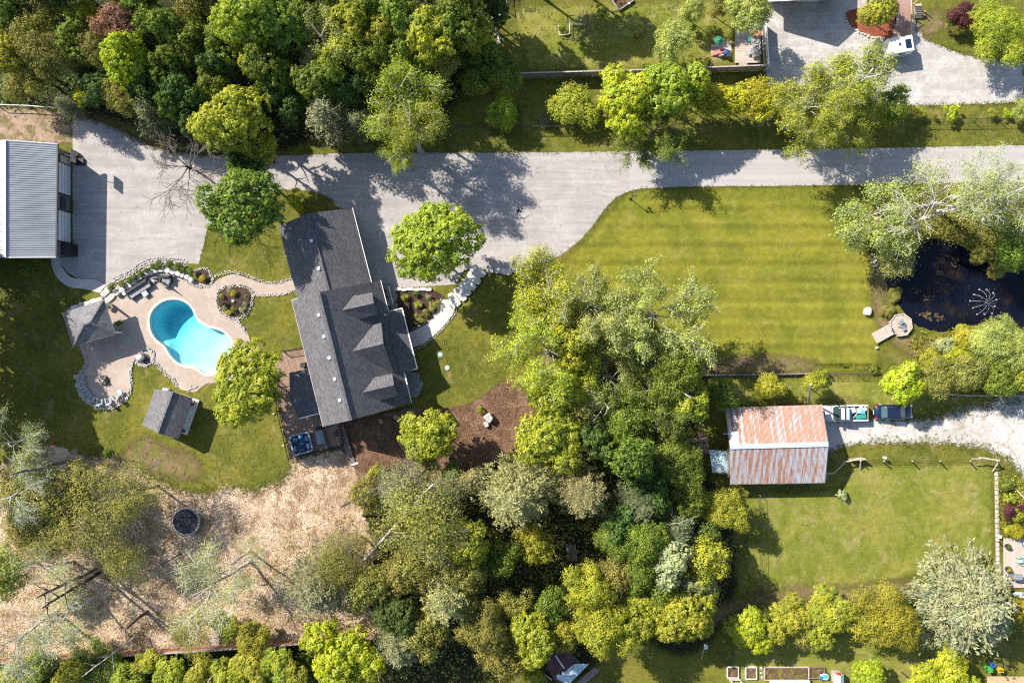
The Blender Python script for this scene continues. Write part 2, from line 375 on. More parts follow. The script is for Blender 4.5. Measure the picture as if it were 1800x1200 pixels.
LM = {
 'green': leaf_mat('leaf_green', (.034, .066, .010), (.135, .190, .026)),
 'bright': leaf_mat('leaf_bright', (.090, .135, .012), (.235, .285, .030)),
 'lime': leaf_mat('leaf_lime', (.120, .175, .010), (.275, .335, .022)),
 'yellowgreen': leaf_mat('leaf_yellowgreen', (.105, .130, .014), (.260, .275, .030)),
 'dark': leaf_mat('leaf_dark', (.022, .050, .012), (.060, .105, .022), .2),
 'olive': leaf_mat('leaf_olive', (.070, .080, .018), (.200, .200, .048)),
 'pine': leaf_mat('leaf_pine', (.095, .108, .040), (.255, .258, .115), .15),
 'greypine': leaf_mat('leaf_greypine', (.080, .095, .045), (.205, .215, .115), .12),
 'spruce': leaf_mat('leaf_spruce', (.045, .070, .034), (.130, .160, .075), .1),
 'pale': leaf_mat('leaf_pale', (.125, .165, .040), (.255, .310, .085)),
 'silver': leaf_mat('leaf_silver', (.150, .170, .095), (.260, .275, .165), .15),
 'gold': leaf_mat('leaf_gold', (.135, .148, .010), (.295, .300, .020), .2),
 'brown': leaf_mat('leaf_brown', (.120, .062, .040), (.240, .140, .095), .2),
 'purple': leaf_mat('leaf_purple', (.035, .012, .012), (.090, .030, .032), .2),
 'cedar': leaf_mat('leaf_cedar', (.030, .060, .010), (.085, .140, .020), .15),
 'mint': leaf_mat('leaf_mint', (.130, .165, .080), (.265, .310, .165), .2),
}
# ---------------------------------------------------------------- ground and sheets
def sdf(px, py, poly):
    """signed distance (inside positive) of points to polygon"""
    poly = np.asarray(poly)[:, :2]; d2 = np.full(px.shape, 1e18); ins = np.zeros(px.shape, bool)
    n = len(poly)
    for i in range(n):
        a = poly[i]; b = poly[(i + 1) % n]; e = b - a
        t = np.clip(((px - a[0]) * e[0] + (py - a[1]) * e[1]) / (e @ e + 1e-12), 0, 1)
        d2 = np.minimum(d2, (px - a[0] - t * e[0]) ** 2 + (py - a[1] - t * e[1]) ** 2)
        c = ((a[1] > py) != (b[1] > py))
        with np.errstate(divide='ignore', invalid='ignore'):
            xx = (b[0] - a[0]) * (py - a[1]) / (b[1] - a[1] + 1e-15) + a[0]
        ins ^= c & (px < xx)
    d = np.sqrt(d2); return np.where(ins, d, -d)

def soft_sheet(name, poly_px, z, mat, cell=.45, pad=.9, smooth_it=True):
    w = np.array(PW(smooth_poly(poly_px) if smooth_it else poly_px))
    x0, y0 = w[:, 0].min() - pad, w[:, 1].min() - pad; x1, y1 = w[:, 0].max() + pad, w[:, 1].max() + pad
    nx = int((x1 - x0) / cell) + 2; ny = int((y1 - y0) / cell) + 2
    gx, gy = np.meshgrid(x0 + np.arange(nx) * cell, y0 + np.arange(ny) * cell)
    d = sdf(gx.ravel(), gy.ravel(), w)
    V = np.stack([gx.ravel(), gy.ravel(), np.full(d.shape, z)], 1)
    i, j = np.meshgrid(np.arange(nx - 1), np.arange(ny - 1)); a = (j * nx + i).ravel()
    F = np.stack([a, a + 1, a + nx + 1, a + nx], 1)
    F = F[(d[F] > -pad).any(1)]
    used = np.unique(F); re = np.zeros(len(V), int); re[used] = np.arange(len(used))
    o = link_mesh(name, np_mesh(name, V[used], re[F], {'d': ('POINT', d[used])}), None, [mat])
    o['kind'] = 'structure'
    return o

def smooth_poly(p, n=4):
    """Catmull-Rom closed curve through the points"""
    out = []; m = len(p)
    for i in range(m):
        p0, p1, p2, p3 = p[i - 1], p[i], p[(i + 1) % m], p[(i + 2) % m]
        for k in range(n):
            t = k / n
            out.append(tuple(.5 * (2 * p1[q] + (p2[q] - p0[q]) * t + (2 * p0[q] - 5 * p1[q] + 4 * p2[q] - p3[q]) * t * t + (3 * p1[q] - p0[q] - 3 * p2[q] + p3[q]) * t ** 3) for q in (0, 1)))
    return out

def smooth_line(p, n=6):
    out = []; m = len(p)
    for i in range(m - 1):
        p0 = p[max(i - 1, 0)]; p1 = p[i]; p2 = p[i + 1]; p3 = p[min(i + 2, m - 1)]
        for k in range(n):
            t = k / n
            out.append(tuple(.5 * (2 * p1[q] + (p2[q] - p0[q]) * t + (2 * p0[q] - 5 * p1[q] + 4 * p2[q] - p3[q]) * t * t + (3 * p1[q] - p0[q] - 3 * p2[q] + p3[q]) * t ** 3) for q in (0, 1)))
    out.append(tuple(p[-1])); return out

def roughen(w, step=.45, amp=.05):
    out = []; n = len(w)
    for i in range(n):
        a = Vector(w[i][:2]); b = Vector(w[(i + 1) % n][:2]); L = (b - a).length; k = max(1, int(L / step))
        for q in range(k):
            p = a.lerp(b, q / k)
            if q or True: out.append((p.x + rnd.uniform(-amp, amp), p.y + rnd.uniform(-amp, amp)))
    return out

def sheet(name, outer, z, mat, holes=(), t=0.0):
    loops = [[Vector((p[0], p[1], 0)) for p in outer]] + [[Vector((p[0], p[1], 0)) for p in h] for h in holes]
    tris = tessellate_polygon(loops); pts = [p for l in loops for p in l]
    mb = MB(); mb.v = [(p.x, p.y, z) for p in pts]
    for tr in tris:
        a, b, c = (pts[i] for i in tr)
        mb.f.append(tuple(tr) if (b - a).cross(c - a).z > 0 else tuple(reversed(tr)))
    if t:
        k = 0
        for l in loops:
            n = len(l)
            q = MB()
            for i in range(n):
                a = l[i]; b = l[(i + 1) % n]
                mb.add([(a.x, a.y, z), (b.x, b.y, z), (b.x, b.y, z - t), (a.x, a.y, z - t)], [(0, 3, 2, 1)])
    o = mb.build(name, mat); o['kind'] = 'structure'
    return o

pool_px = [(304, 526.7), (315, 527.5), (326.7, 532.5), (335, 540), (341, 550), (346, 561), (355, 569), (365, 575), (378, 578.3), (390, 582.5), (400, 591), (407, 600), (409, 613), (405, 630), (395, 645), (381, 655), (368, 657.5), (356.7, 654), (348, 648), (340, 644), (326.7, 642.5), (313, 636.7), (305, 630), (298, 621.7), (293, 613), (286.7, 605), (275, 596), (266.7, 583), (263.3, 567), (265, 553), (271.7, 541.7), (281.7, 533), (293, 528)]
pool_w = [(a, b) for a, b, _ in PW(smooth_poly(pool_px, 3))]
pc = np.mean(np.array(pool_w), 0)
def grow(poly, d):
    n = len(poly); out = []
    for i in range(n):
        a = Vector(poly[i - 1]); c = Vector(poly[(i + 1) % n]); t = (c - a).normalized(); out.append((poly[i][0] - t.y * -d * SGN, poly[i][1] + t.x * -d * SGN))
    return out
SGN = 1
ar = sum(pool_w[i][0] * pool_w[(i + 1) % len(pool_w)][1] - pool_w[(i + 1) % len(pool_w)][0] * pool_w[i][1] for i in range(len(pool_w)))
SGN = 1 if ar > 0 else -1
ground_hole = grow(pool_w, .2)
g = sheet('ground', [(-420, -420), (420, -420), (420, 420), (-420, 420)], 0.0, M['grass'], [ground_hole])

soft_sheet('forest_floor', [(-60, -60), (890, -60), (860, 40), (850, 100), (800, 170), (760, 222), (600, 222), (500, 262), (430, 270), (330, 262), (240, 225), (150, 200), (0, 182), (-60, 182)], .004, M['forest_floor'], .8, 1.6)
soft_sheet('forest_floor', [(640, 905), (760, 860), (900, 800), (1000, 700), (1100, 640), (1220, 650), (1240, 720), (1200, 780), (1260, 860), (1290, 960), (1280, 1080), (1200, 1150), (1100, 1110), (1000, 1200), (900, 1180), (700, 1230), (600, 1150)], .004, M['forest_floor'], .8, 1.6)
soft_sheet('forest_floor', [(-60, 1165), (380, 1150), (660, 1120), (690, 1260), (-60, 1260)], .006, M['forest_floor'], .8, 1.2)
soft_sheet('lawn', [(1108, 335), (1200, 329), (1500, 326), (1500, 400), (1550, 470), (1556, 560), (1540, 652), (1240, 656), (1180, 600), (1100, 600), (980, 560), (960, 500), (990, 458), (1030, 425), (1070, 375)], .004, M['grass_striped'], .6, 1.0, False)
soft_sheet('lawn', [(1310, 870), (1480, 860), (1500, 815), (1740, 812), (1748, 1010), (1600, 1010), (1500, 1045), (1350, 1050), (1310, 1000)], .004, M['grass_light'], .6, 1.5, False)
soft_sheet('lawn', [(900, 10), (1290, 0), (1285, 110), (930, 125)], .004, M['grass_light'], .6, 1.5, False)
soft_sheet('lawn', [(1300, 1110), (1700, 1110), (1700, 1220), (1270, 1220)], .004, M['grass_light'], .6, 1.5, False)
soft_sheet('lawn', [(1240, 662), (1540, 662), (1640, 690), (1800, 696), (1830, 740), (1620, 735), (1500, 700), (1300, 715)], .004, M['grass_light'], .6, 1.5, False)
soft_sheet('woodchip_ground', [(-60, 835), (0, 815), (70, 780), (150, 800), (200, 802), (240, 822), (290, 850), (350, 869), (400, 856), (440, 862), (480, 850), (508, 832), (514, 806), (545, 802), (602, 790), (628, 815), (640, 850), (640, 905), (655, 960), (640, 1010), (660, 1060), (655, 1118), (400, 1136), (200, 1148), (-60, 1172)], .010, M['woodchips'], .45, 1.2)
soft_sheet('mulch_ground', [(568, 752), (640, 735), (722, 716), (760, 722), (830, 708), (880, 672), (905, 668), (945, 740), (935, 785), (880, 800), (840, 835), (780, 850), (700, 850), (640, 852), (622, 818), (600, 790)], .016, M['mulch'], .4, .8)
soft_sheet('dirt_strip', [(-60, 192), (50, 192), (128, 202), (128, 252), (60, 252), (-60, 250)], .010, M['dirt'], .4, 1.0, False)
soft_sheet('worn_ground', [(130, 205), (180, 205), (240, 222), (320, 250), (400, 262), (480, 262), (480, 276), (330, 272), (270, 262), (210, 230), (150, 215)], .010, M['brown_patch'], .4, 1.0)
soft_sheet('worn_ground', [(1240, 640), (1300, 625), (1420, 632), (1425, 652), (1330, 657), (1240, 657)], .012, M['brown_patch'], .4, .8)
soft_sheet('worn_ground', [(1300, 1050), (1340, 1040), (1420, 1030), (1500, 1030), (1580, 1020), (1600, 1032), (1530, 1055), (1500, 1068), (1440, 1062), (1360, 1062), (1290, 1078), (1250, 1100), (1250, 1075)], .012, M['brown_patch'], .4, .8)
soft_sheet('worn_ground', [(1540, 430), (1560, 480), (1556, 530), (1570, 570), (1620, 600), (1680, 590), (1720, 600), (1700, 640), (1600, 625), (1560, 590), (1540, 560), (1532, 500)], .012, M['brown_patch'], .4, .8)
soft_sheet('worn_ground', [(210, 815), (250, 770), (300, 790), (340, 800), (350, 840), (280, 835)], .008, M['brown_patch'], .4, 1.0)
soft_sheet('gravel_track', [(1440, 735), (1530, 738), (1600, 740), (1640, 735), (1720, 712), (1830, 700), (1830, 860), (1800, 835), (1770, 805), (1720, 785), (1640, 778), (1500, 778), (1450, 790)], .014, M['gravel_white'], .4, 1.2)

# road, driveway and parking: clean edges, a few centimetres of wobble
drive_px = [(480, 274.5), (600, 269.5), (900, 268.5), (1100, 266.5), (1100, 329), (1150, 328), (1128, 331), (1106, 336), (1088, 344), (1072, 357), (1056, 377), (1040, 400), (1018, 424), (990, 446), (950, 466), (920, 473), (850, 473), (832, 470), (815, 476), (800, 500), (700, 506), (645, 500), (610, 370), (590, 362), (583, 350), (566, 341), (540, 335), (500, 333), (430, 334), (400, 350), (375, 385), (365, 402), (358, 432), (350, 464), (320, 463), (282, 463), (250, 472), (205, 496), (186, 508), (165, 494), (140, 492), (118, 478), (106, 462), (104, 452), (128, 452), (128, 268), (128, 206), (170, 211), (210, 228), (250, 250), (290, 264), (350, 272)]
dw = [p for i, p in enumerate(drive_px) if i not in (3, 4)]
sheet('driveway', roughen([P(*p) for p in drive_px[:3] + [(1110, 266.4), (1110, 335)] + drive_px[7:]], .5, .035), .020, M['driveway'])
sheet('road', roughen([P(1107, 266.4), P(1500, 261), P(1830, 255), P(2600, 243), P(2600, 312), P(1830, 319), P(1500, 325.5), P(1200, 328.5), P(1128, 331.5), P(1107, 336)], .6, .03), .024, M['road'])
sheet('gravel_yard', roughen([P(1347, -60), P(1347, 120), P(1350, 182), P(1480, 187), P(1640, 186), P(1760, 182), P(1830, 178), P(1830, 112), P(1750, 106), P(1700, 98), P(1660, 84), P(1640, 74), P(1622, 68), P(1618, 35), P(1604, 30), P(1602, -60)], .5, .05), .020, M['gravel_light'])

# pool patio with the pool cut out
patio_px = [(186, 512), (205, 500), (235, 492), (262, 476), (300, 474), (330, 488), (352, 497), (370, 502), (382, 492), (408, 482), (432, 488), (455, 496), (484, 499), (516, 491), (520, 511), (495, 519), (470, 520), (447, 519), (440, 505), (415, 500), (390, 506), (381, 520), (384, 542), (398, 555), (414, 560), (430, 576), (440, 600), (440, 650), (400, 672), (364, 673), (345, 688), (331, 687), (314, 682), (304, 668), (288, 654), (276, 640), (262, 632), (240, 628), (234, 638), (230, 655), (231, 672), (228, 690), (212, 708), (190, 716), (165, 712), (144, 696), (138, 675), (140, 658), (152, 642), (148, 628), (141, 605), (150, 560), (178, 540), (180, 522)]
sheet('patio', roughen([P(*p) for p in smooth_poly(patio_px, 2)], .5, .02), .024, M['patio'], [grow(pool_w, .02)])
sheet('concrete_walk', [P(*p) for p in smooth_line([(90, 446), (92, 470), (104, 492), (125, 505), (150, 508), (176, 515)]) + smooth_line([(186, 501), (165, 492), (145, 491), (125, 487), (112, 474), (106, 458), (104, 446)])], .045, M['concrete'], (), .05)
sheet('front_walk', [P(*p) for p in smooth_line([(805, 528), (795, 552), (778, 574), (756, 594), (738, 606), (718, 612)]) + smooth_line([(712, 588), (730, 580), (748, 570), (762, 556), (772, 540), (778, 526)])], .04, M['concrete'], (), .05)
sheet('brick_path', [P(*p) for p in [(1570, -60), (1601, -60), (1600, 63), (1571, 64)]], .03, M['brick_path'])
soft_sheet('mulch_bed', [(1486, 24), (1510, 15), (1570, 5), (1569, 64), (1540, 65), (1508, 56), (1492, 42)], .030, M['mulch_red'], .25, .4)
soft_sheet('planting_bed', [(696, 514), (757, 510), (782, 524), (776, 545), (758, 565), (738, 577), (718, 582), (704, 555)], .030, M['soil_dark'], .25, .4)
soft_sheet('planting_bed', [(386, 512), (400, 505), (425, 505), (438, 512), (441, 527), (438, 545), (424, 554), (410, 559), (396, 550), (385, 535)], .030, M['soil_dark'], .2, .35)
soft_sheet('planting_bed', [(346, 478), (356, 472), (366, 476), (371, 488), (368, 497), (354, 498), (345, 488)], .030, M['soil_dark'], .2, .35)
soft_sheet('worn_ground', [(1608, 30), (1650, 20), (1660, 45), (1645, 60), (1622, 62)], .028, M['brown_patch'], .3, .6)

# pool basin, water and coping
pool = thing('swimming_pool', (pc[0], pc[1], 0), 'freeform swimming pool of blue green water in the beige patio', 'swimming pool')
inner = pool_w; n_ = len(inner)
cop = MB()
o1 = grow(pool_w, .30)
for i in range(n_):
    j = (i + 1) % n_
    a, b, c, d = inner[i], inner[j], o1[j], o1[i]
    vs = [(a[0], a[1], .06), (b[0], b[1], .06), (c[0], c[1], .055), (d[0], d[1], .055), (a[0], a[1], -.1), (b[0], b[1], -.1), (c[0], c[1], .02), (d[0], d[1], .02)]
    cop.add(vs, [(0, 1, 2, 3), (0, 4, 5, 1), (3, 2, 6, 7)])
cop.build('coping', M['coping'], pool)
cell = .22
pw = np.array(pool_w); x0, y0 = pw.min(0) - .3; x1, y1 = pw.max(0) + .3
nx = int((x1 - x0) / cell) + 2; ny = int((y1 - y0) / cell) + 2
gx, gy = np.meshgrid(x0 + np.arange(nx) * cell, y0 + np.arange(ny) * cell)
d = sdf(gx.ravel(), gy.ravel(), pw)
dc = np.array(P(300, 562)[:2]); ax = np.array(P(360, 615)[:2]) - dc; ax /= np.linalg.norm(ax)
t = (gx.ravel() - dc[0]) * ax[0] + (gy.ravel() - dc[1]) * ax[1]
sm = lambda a, b, x: np.clip((x - a) / (b - a), 0, 1) ** 2 * (3 - 2 * np.clip((x - a) / (b - a), 0, 1))
deep = 1 - sm(-1.6, 4.6, t); shelf = sm(4.2, 8.4, t)
depth = 1.0 - .45 * shelf + deep * 1.9 * sm(.15, 1.1, d)
z = np.where(d > -.02, -depth * (.55 + .45 * sm(0, .35, d)) , .03)
z = np.where(d <= .0, -.6, z)
V = np.stack([gx.ravel(), gy.ravel(), z], 1)
i, j = np.meshgrid(np.arange(nx - 1), np.arange(ny - 1)); a = (j * nx + i).ravel()
F = np.stack([a, a + 1, a + nx + 1, a + nx], 1); F = F[(d[F] > -.25).any(1)]
used = np.unique(F); re = np.zeros(len(V), int); re[used] = np.arange(len(used))
Vb = V[used] - np.array([pc[0], pc[1], 0])
t_ = NT('pool_liner'); lp = t_.pos()
cc = t_.mix(t_.ramp(t_.noise(lp, .5, 3, .5), .35, .65), (.50, .74, .77), (.62, .82, .83))
M['liner'] = t_.done(t_.n('BsdfPrincipled', {'Base Color': cc, 'Roughness': .6}).outputs[0])
link_mesh('basin', np_mesh('basin', Vb, re[F], smooth=True), pool, [M['liner']])
wall = MB(); og = grow(pool_w, .03)
for i in range(n_):
    j = (i + 1) % n_; a = og[i]; b = og[j]
    wall.add([(a[0], a[1], -1.7), (b[0], b[1], -1.7), (b[0], b[1], .0), (a[0], a[1], .0)], [(0, 1, 2, 3)])
wall.build('pool_wall', M['liner'], pool)
# water: a closed body, tinted by absorption, with a glossy rippled top
t_ = NT('pool_water'); wp = t_.pos()
bm = t_.n('Bump', {'Height': t_.noise(wp, 1.6, 3, .6, .3), 'Strength': .3, 'Distance': .1}).outputs[0]
fr = t_.math('MULTIPLY_ADD', t_.math('POWER', t_.n('LayerWeight', {'Blend': .5, 'Normal': bm}).outputs['Facing'], 5.0), .98, .02)
gl = t_.n('BsdfGlossy', {'Roughness': .05, 'Normal': bm, 'Color': (1, 1, 1)}).outputs[0]
sh = t_.n('MixShader', {0: fr, 1: t_.n('BsdfTransparent').outputs[0], 2: gl}).outputs[0]
M['water'] = t_.done(sh)
va = t_.n('VolumeAbsorption', {'Color': (.0, .82, .90), 'Density': .40}).outputs[0]
t_.link(va, t_.out.inputs['Volume'])
wmb = MB(); wmb.prism(grow(pool_w, .025), -3.5, -.10)
wmb.build('water', M['water'], pool)

# pond
pond_px = [(1562, 478), (1572, 446), (1586, 430), (1610, 422), (1650, 420), (1690, 432), (1722, 452), (1752, 472), (1785, 478), (1840, 470), (1840, 590), (1800, 580), (1766, 570), (1730, 568), (1700, 574), (1664, 583), (1636, 580), (1608, 570), (1592, 552), (1578, 535), (1563, 522), (1559, 500)]
t_ = NT('pond_water'); wp = t_.pos()
bm = t_.n('Bump', {'Height': t_.noise(wp, 2.2, 4, .6, .5), 'Strength': .10, 'Distance': .08}).outputs[0]
c = t_.mix(t_.ramp(t_.noise(wp, .28, 5, .65, .5), .50, .70), (.0045, .006, .013), (.024, .017, .011))
M['pond'] = t_.done(t_.n('BsdfPrincipled', {'Base Color': c, 'Roughness': .08, 'Normal': bm, 'IOR': 1.33}).outputs[0])
sheet('pond', roughen([P(*p) for p in smooth_poly(pond_px, 4)], .4, .10), .018, M['pond'])
# ---------------------------------------------------------------- foliage meshes
def unit(v): return v / (np.linalg.norm(v, axis=-1, keepdims=True) + 1e-9)

def leaf_quads(C, N, size, aspect=.65, seedr=None, fold=.0):
    """C centres, N normals -> quads"""
    n = len(C); a = unit(rng.normal(size=(n, 3))); T = unit(np.cross(N, a)); B = np.cross(N, T)
    s = (size * rng.uniform(.5, 1.55, n))[:, None] if np.ndim(size) == 0 else (size * rng.uniform(.7, 1.2, n))[:, None]
    T = T * s * .5; B = B * s * .5 * aspect
    V = np.empty((n, 4, 3)); V[:, 0] = C - T; V[:, 1] = C - B; V[:, 2] = C + T; V[:, 3] = C + B
    return V.reshape(-1, 3), np.arange(n * 4).reshape(n, 4)

def crown_mesh(name, C, N, size, r, aspect=.65, extra=None):
    V, F = leaf_quads(C, N, size, aspect)
    return np_mesh(name, V, F, {'r': ('FACE', r)})

def broad_crown(name, R, nl, per, leaves, lobe=.36, flat=.72, clump=.34, leaf=.20, hollow=.75, spiky=0.0):
    """billowing crown: lobes -> leaf clumps on their upper shells -> leaves"""
    # lobe centres scattered over an ellipsoid, more above than below
    g = unit(rng.normal(size=(nl * 3, 3))); g[:, 2] = np.abs(g[:, 2]) * .9 - .15; g = g[:nl]
    rad = rng.uniform(.42, .74, (nl, 1)) * R
    az = np.arctan2(g[:, 1], g[:, 0]); ph = rng.uniform(0, 6.28, 3)
    rad = rad * (1 + .26 * np.sin(az + ph[0]) + .22 * np.sin(2 * az + ph[1]) + .14 * np.sin(3 * az + ph[2]))[:, None]
    L = g * rad * np.array([1, 1, flat]); LR = lobe * R * rng.uniform(.55, 1.15, nl)
    L = np.vstack([L, [[0, 0, .35 * R * flat]]]); LR = np.append(LR, .42 * R)
    CC = []; NN = []
    for c, lr in zip(L, LR):
        m = int(per * (lr / (lobe * R)) ** 2) + 3
        u = unit(rng.normal(size=(m, 3))); u[:, 2] = np.where(u[:, 2] < -.35, -u[:, 2], u[:, 2])
        q = c + u * lr * rng.uniform(.82, 1.08, (m, 1)) * (1 + spiky * rng.uniform(0, .5, (m, 1)))
        # drop clumps buried in another lobe
        dd = np.linalg.norm(q[:, None] - L[None], axis=2) / LR[None]
        keep = (dd > hollow).sum(1) >= len(L) - 1
        CC.append(q[keep]); NN.append(u[keep])
    C = np.vstack(CC); N = np.vstack(NN)
    k = len(C); cr = rng.random(k)
    off = unit(rng.normal(size=(k, leaves, 3))) * (rng.random((k, leaves, 1)) ** .5) * clump * rng.uniform(.7, 1.3, (k, 1, 1))
    off[..., 2] *= .75
    P_ = (C[:, None] + off).reshape(-1, 3)
    n_ = unit(1.0 * unit(off).reshape(-1, 3) + .9 * np.repeat(N, leaves, 0) + np.array([0, 0, .35]) + .36 * rng.normal(size=(k * leaves, 3)))
    r = np.clip(np.repeat(cr, leaves) * .6 + rng.random(k * leaves) * .4, 0, 1)
    return crown_mesh(name, P_, n_, leaf, r)

def tube_np(a, b, r0, r1, n=5):
    d = unit(b - a); up = np.array([0, 0, 1.0]) if abs(d[2]) < .9 else np.array([1.0, 0, 0])
    x = unit(np.cross(d, up)); y = np.cross(d, x)
    t = np.arange(n) * 2 * math.pi / n
    ring = np.cos(t)[:, None] * x + np.sin(t)[:, None] * y
    V = np.vstack([a + ring * r0, b + ring * r1]); i = np.arange(n); j = (i + 1) % n
    return V, np.stack([i, j, n + j, n + i], 1)

def limbs(R, n0=7, up=.35, depth=3, r0=.12, spread=1.0, seed=0, droop=.0, base=(0, 0, -1.3)):
    """branch skeleton: list of segments and list of tip points"""
    q = random.Random(seed); segs = []; tips = []
    def grow_(p, d, L, r, lev):
        k = 4 if lev < depth else 2
        for s in range(k):
            d2 = Vector(d) + Vector((q.uniform(-.34, .34), q.uniform(-.34, .34), q.uniform(-.2, .2) - droop * (lev - 1) * .25)); d2.normalize()
            p2 = Vector(p) + d2 * L / k; r2 = r * .82
            segs.append((tuple(p), tuple(p2), r, r2)); p = tuple(p2); d = d2; r = r2
            tips.append((p, lev))
            if lev < depth:
                for _ in range(2 if lev == 1 else 2):
                    a = Vector(d) + Vector((q.uniform(-1, 1), q.uniform(-1, 1), q.uniform(-.35, .5))) * .9; a.normalize()
                    grow_(p, a, L * q.uniform(.45, .62), r * .55, lev + 1)
    for i in range(n0):
        t = 2 * math.pi * (i + q.uniform(-.3, .3)) / n0; e = q.uniform(up * .4, up * 1.6)
        d = (math.cos(t) * math.cos(e), math.sin(t) * math.cos(e), math.sin(e))
        h0 = Vector(base); h1 = h0 + Vector((math.cos(t) * .12 * R * q.uniform(.2, 1.6), math.sin(t) * .12 * R * q.uniform(.2, 1.6), R * q.uniform(.05, .38)))
        segs.append((tuple(h0), tuple(h1), r0, r0 * .8))
        grow_(tuple(h1), d, R * q.uniform(.6, 1.0) * spread, r0 * q.uniform(.55, .85), 1)
    return segs, tips

def seg_mesh(name, segs, n=5, minr=.0):
    Vs = []; Fs = []; o = 0
    for a, b, r0, r1 in segs:
        V, F = tube_np(np.array(a), np.array(b), max(r0, minr), max(r1, minr), n); Vs.append(V); Fs.append(F + o); o += len(V)
    return np_mesh(name, np.vstack(Vs), np.vstack(Fs), smooth=True)

def spray_crown(name, segs_tips, per, spread, leaf, hang=.0, levels=(2, 3), aspect=.55, keep=1.0):
    pts = np.array([p for p, l in segs_tips if l in levels]); 
    if keep < 1: pts = pts[rng.random(len(pts)) < keep]
    k = len(pts); cr = rng.random(k)
    off = rng.normal(size=(k, per, 3)) * spread * np.array([1, 1, .6]); off[..., 2] -= hang * rng.random((k, per))
    C = (pts[:, None] + off).reshape(-1, 3)
    N = unit(rng.normal(size=(k * per, 3)) * .4 + np.array([0, 0, .7]) + unit(off).reshape(-1, 3) * .9)
    return crown_mesh(name, C, N, leaf, np.clip(np.repeat(cr, per) * .55 + rng.random(k * per) * .45, 0, 1), aspect)

def pine_crown(name, R, tiers=9, br=11, tufts=9, per=9, leaf=.30, top=1.5, irregular=.3, w=.10, depthf=1.6):
    """tiers of near-level boughs round a leader, each bough a flat fan of needle sprays"""
    Cs = []; Ds = []; rr = []
    segs = []
    for t in range(tiers):
        f = t / (tiers - 1); z = R * depthf * (f - .55); rad = R * (1 - f) ** .7 * (1 if t else .9) + .25
        for b in range(br):
            a = 2 * math.pi * (b + rng.uniform(-.4, .4)) / br + t * .7; L = rad * rng.uniform(1 - irregular, 1.08)
            dr = np.array([math.cos(a), math.sin(a), rng.uniform(-.12, .22)]); side = np.array([-dr[1], dr[0], 0])
            segs.append((tuple(np.array([0, 0, z])), tuple(np.array([0, 0, z]) + dr * L * .95), .05, .015))
            m = max(3, int(tufts * L / R)); cr = rng.random()
            for q in range(m):
                s = (q + 1) / m; wdt = w * R * (2.2 * (1 - s) + .8)
                nn = per
                C = np.array([0, 0, z]) + dr * L * s * rng.uniform(.93, 1.07) + side * rng.normal() * wdt + np.array([0, 0, rng.normal() * .07 * R])
                Cs.append(C + rng.normal(size=(nn, 3)) * .17); Ds.append(np.tile(dr, (nn, 1))); rr.append(np.full(nn, cr * .5 + rng.random() * .3))
    C = np.vstack(Cs); D = np.vstack(Ds); r = np.concatenate(rr) + rng.random(len(C)) * .2
    n = len(C); T = unit(D + rng.normal(size=(n, 3)) * .55); N = unit(np.array([0, 0, 1.0]) + rng.normal(size=(n, 3)) * .45)
    B = unit(np.cross(N, T)); s = (leaf * rng.uniform(.6, 1.25, n))[:, None]
    V = np.empty((n, 4, 3)); V[:, 0] = C - T * s * .5; V[:, 1] = C - B * s * .16; V[:, 2] = C + T * s * .5; V[:, 3] = C + B * s * .16
    return np_mesh(name, V.reshape(-1, 3), np.arange(n * 4).reshape(n, 4), {'r': ('FACE', r)}), segs

def trunk_mesh(name, seed, lean=.06, nl=6):
    """unit-height tapered trunk with rising limbs"""
    q = random.Random(seed); segs = []
    p = Vector((0, 0, -.02)); r = .030
    pts = [p.copy()]
    for i in range(7):
        p2 = p + Vector((q.uniform(-lean, lean) * .3, q.uniform(-lean, lean) * .3, .135)); r2 = r * .86
        segs.append((tuple(p), tuple(p2), r * (1.25 if i == 0 else 1), r2)); p = p2; r = r2; pts.append(p.copy())
        if i >= 2:
            for _ in range(2):
                t = q.uniform(0, 6.28); e = q.uniform(.4, 1.0); L = q.uniform(.14, .30)
                m = p + Vector((math.cos(t) * math.cos(e), math.sin(t) * math.cos(e), math.sin(e))) * L * .5
                e2 = m + Vector((math.cos(t) * math.cos(e * .6), math.sin(t) * math.cos(e * .6), math.sin(e * .6))) * L * .5
                segs.append((tuple(p), tuple(m), r * .55, r * .4)); segs.append((tuple(m), tuple(e2), r * .4, r * .15))
    return seg_mesh(name, segs, 7)

VAR = {}
VAR['broadL'] = [(broad_crown('crown_mesh', 4.2, 26, 50, 24, lobe=.31, clump=.33, leaf=.215), None) for _ in range(3)]
VAR['broadM'] = [(broad_crown('crown_mesh', 2.6, 17, 40, 22, lobe=.34, clump=.27, leaf=.185), None) for _ in range(3)]
VAR['broadS'] = [(broad_crown('crown_mesh', 1.0, 9, 16, 12, lobe=.42, clump=.17, leaf=.13), None) for _ in range(3)]
VAR['fineL'] = [(broad_crown('crown_mesh', 4.2, 34, 60, 15, lobe=.27, clump=.45, leaf=.17, spiky=.5), None) for _ in range(2)]
VAR['fineM'] = [(broad_crown('crown_mesh', 2.4, 18, 48, 13, lobe=.34, clump=.34, leaf=.15, spiky=.5), None) for _ in range(2)]
def b_(R, seed, n0, per, sp, leaf, keep=1.0, hang=.2, up=.35, depth=3, r0=.085):
    s, t = limbs(R, n0, up, depth, r0, 1.0, seed, .3)
    return (spray_crown('crown_mesh', t, per, sp, leaf, hang, levels=(1, 2, 3), keep=keep), seg_mesh('limb_mesh', s, 4, .018))
VAR['sparseL'] = [b_(4.2, 11, 7, 22, .27, .19, .8), b_(4.2, 12, 7, 22, .28, .19, .8), b_(4.2, 13, 8, 22, .27, .19, .8)]
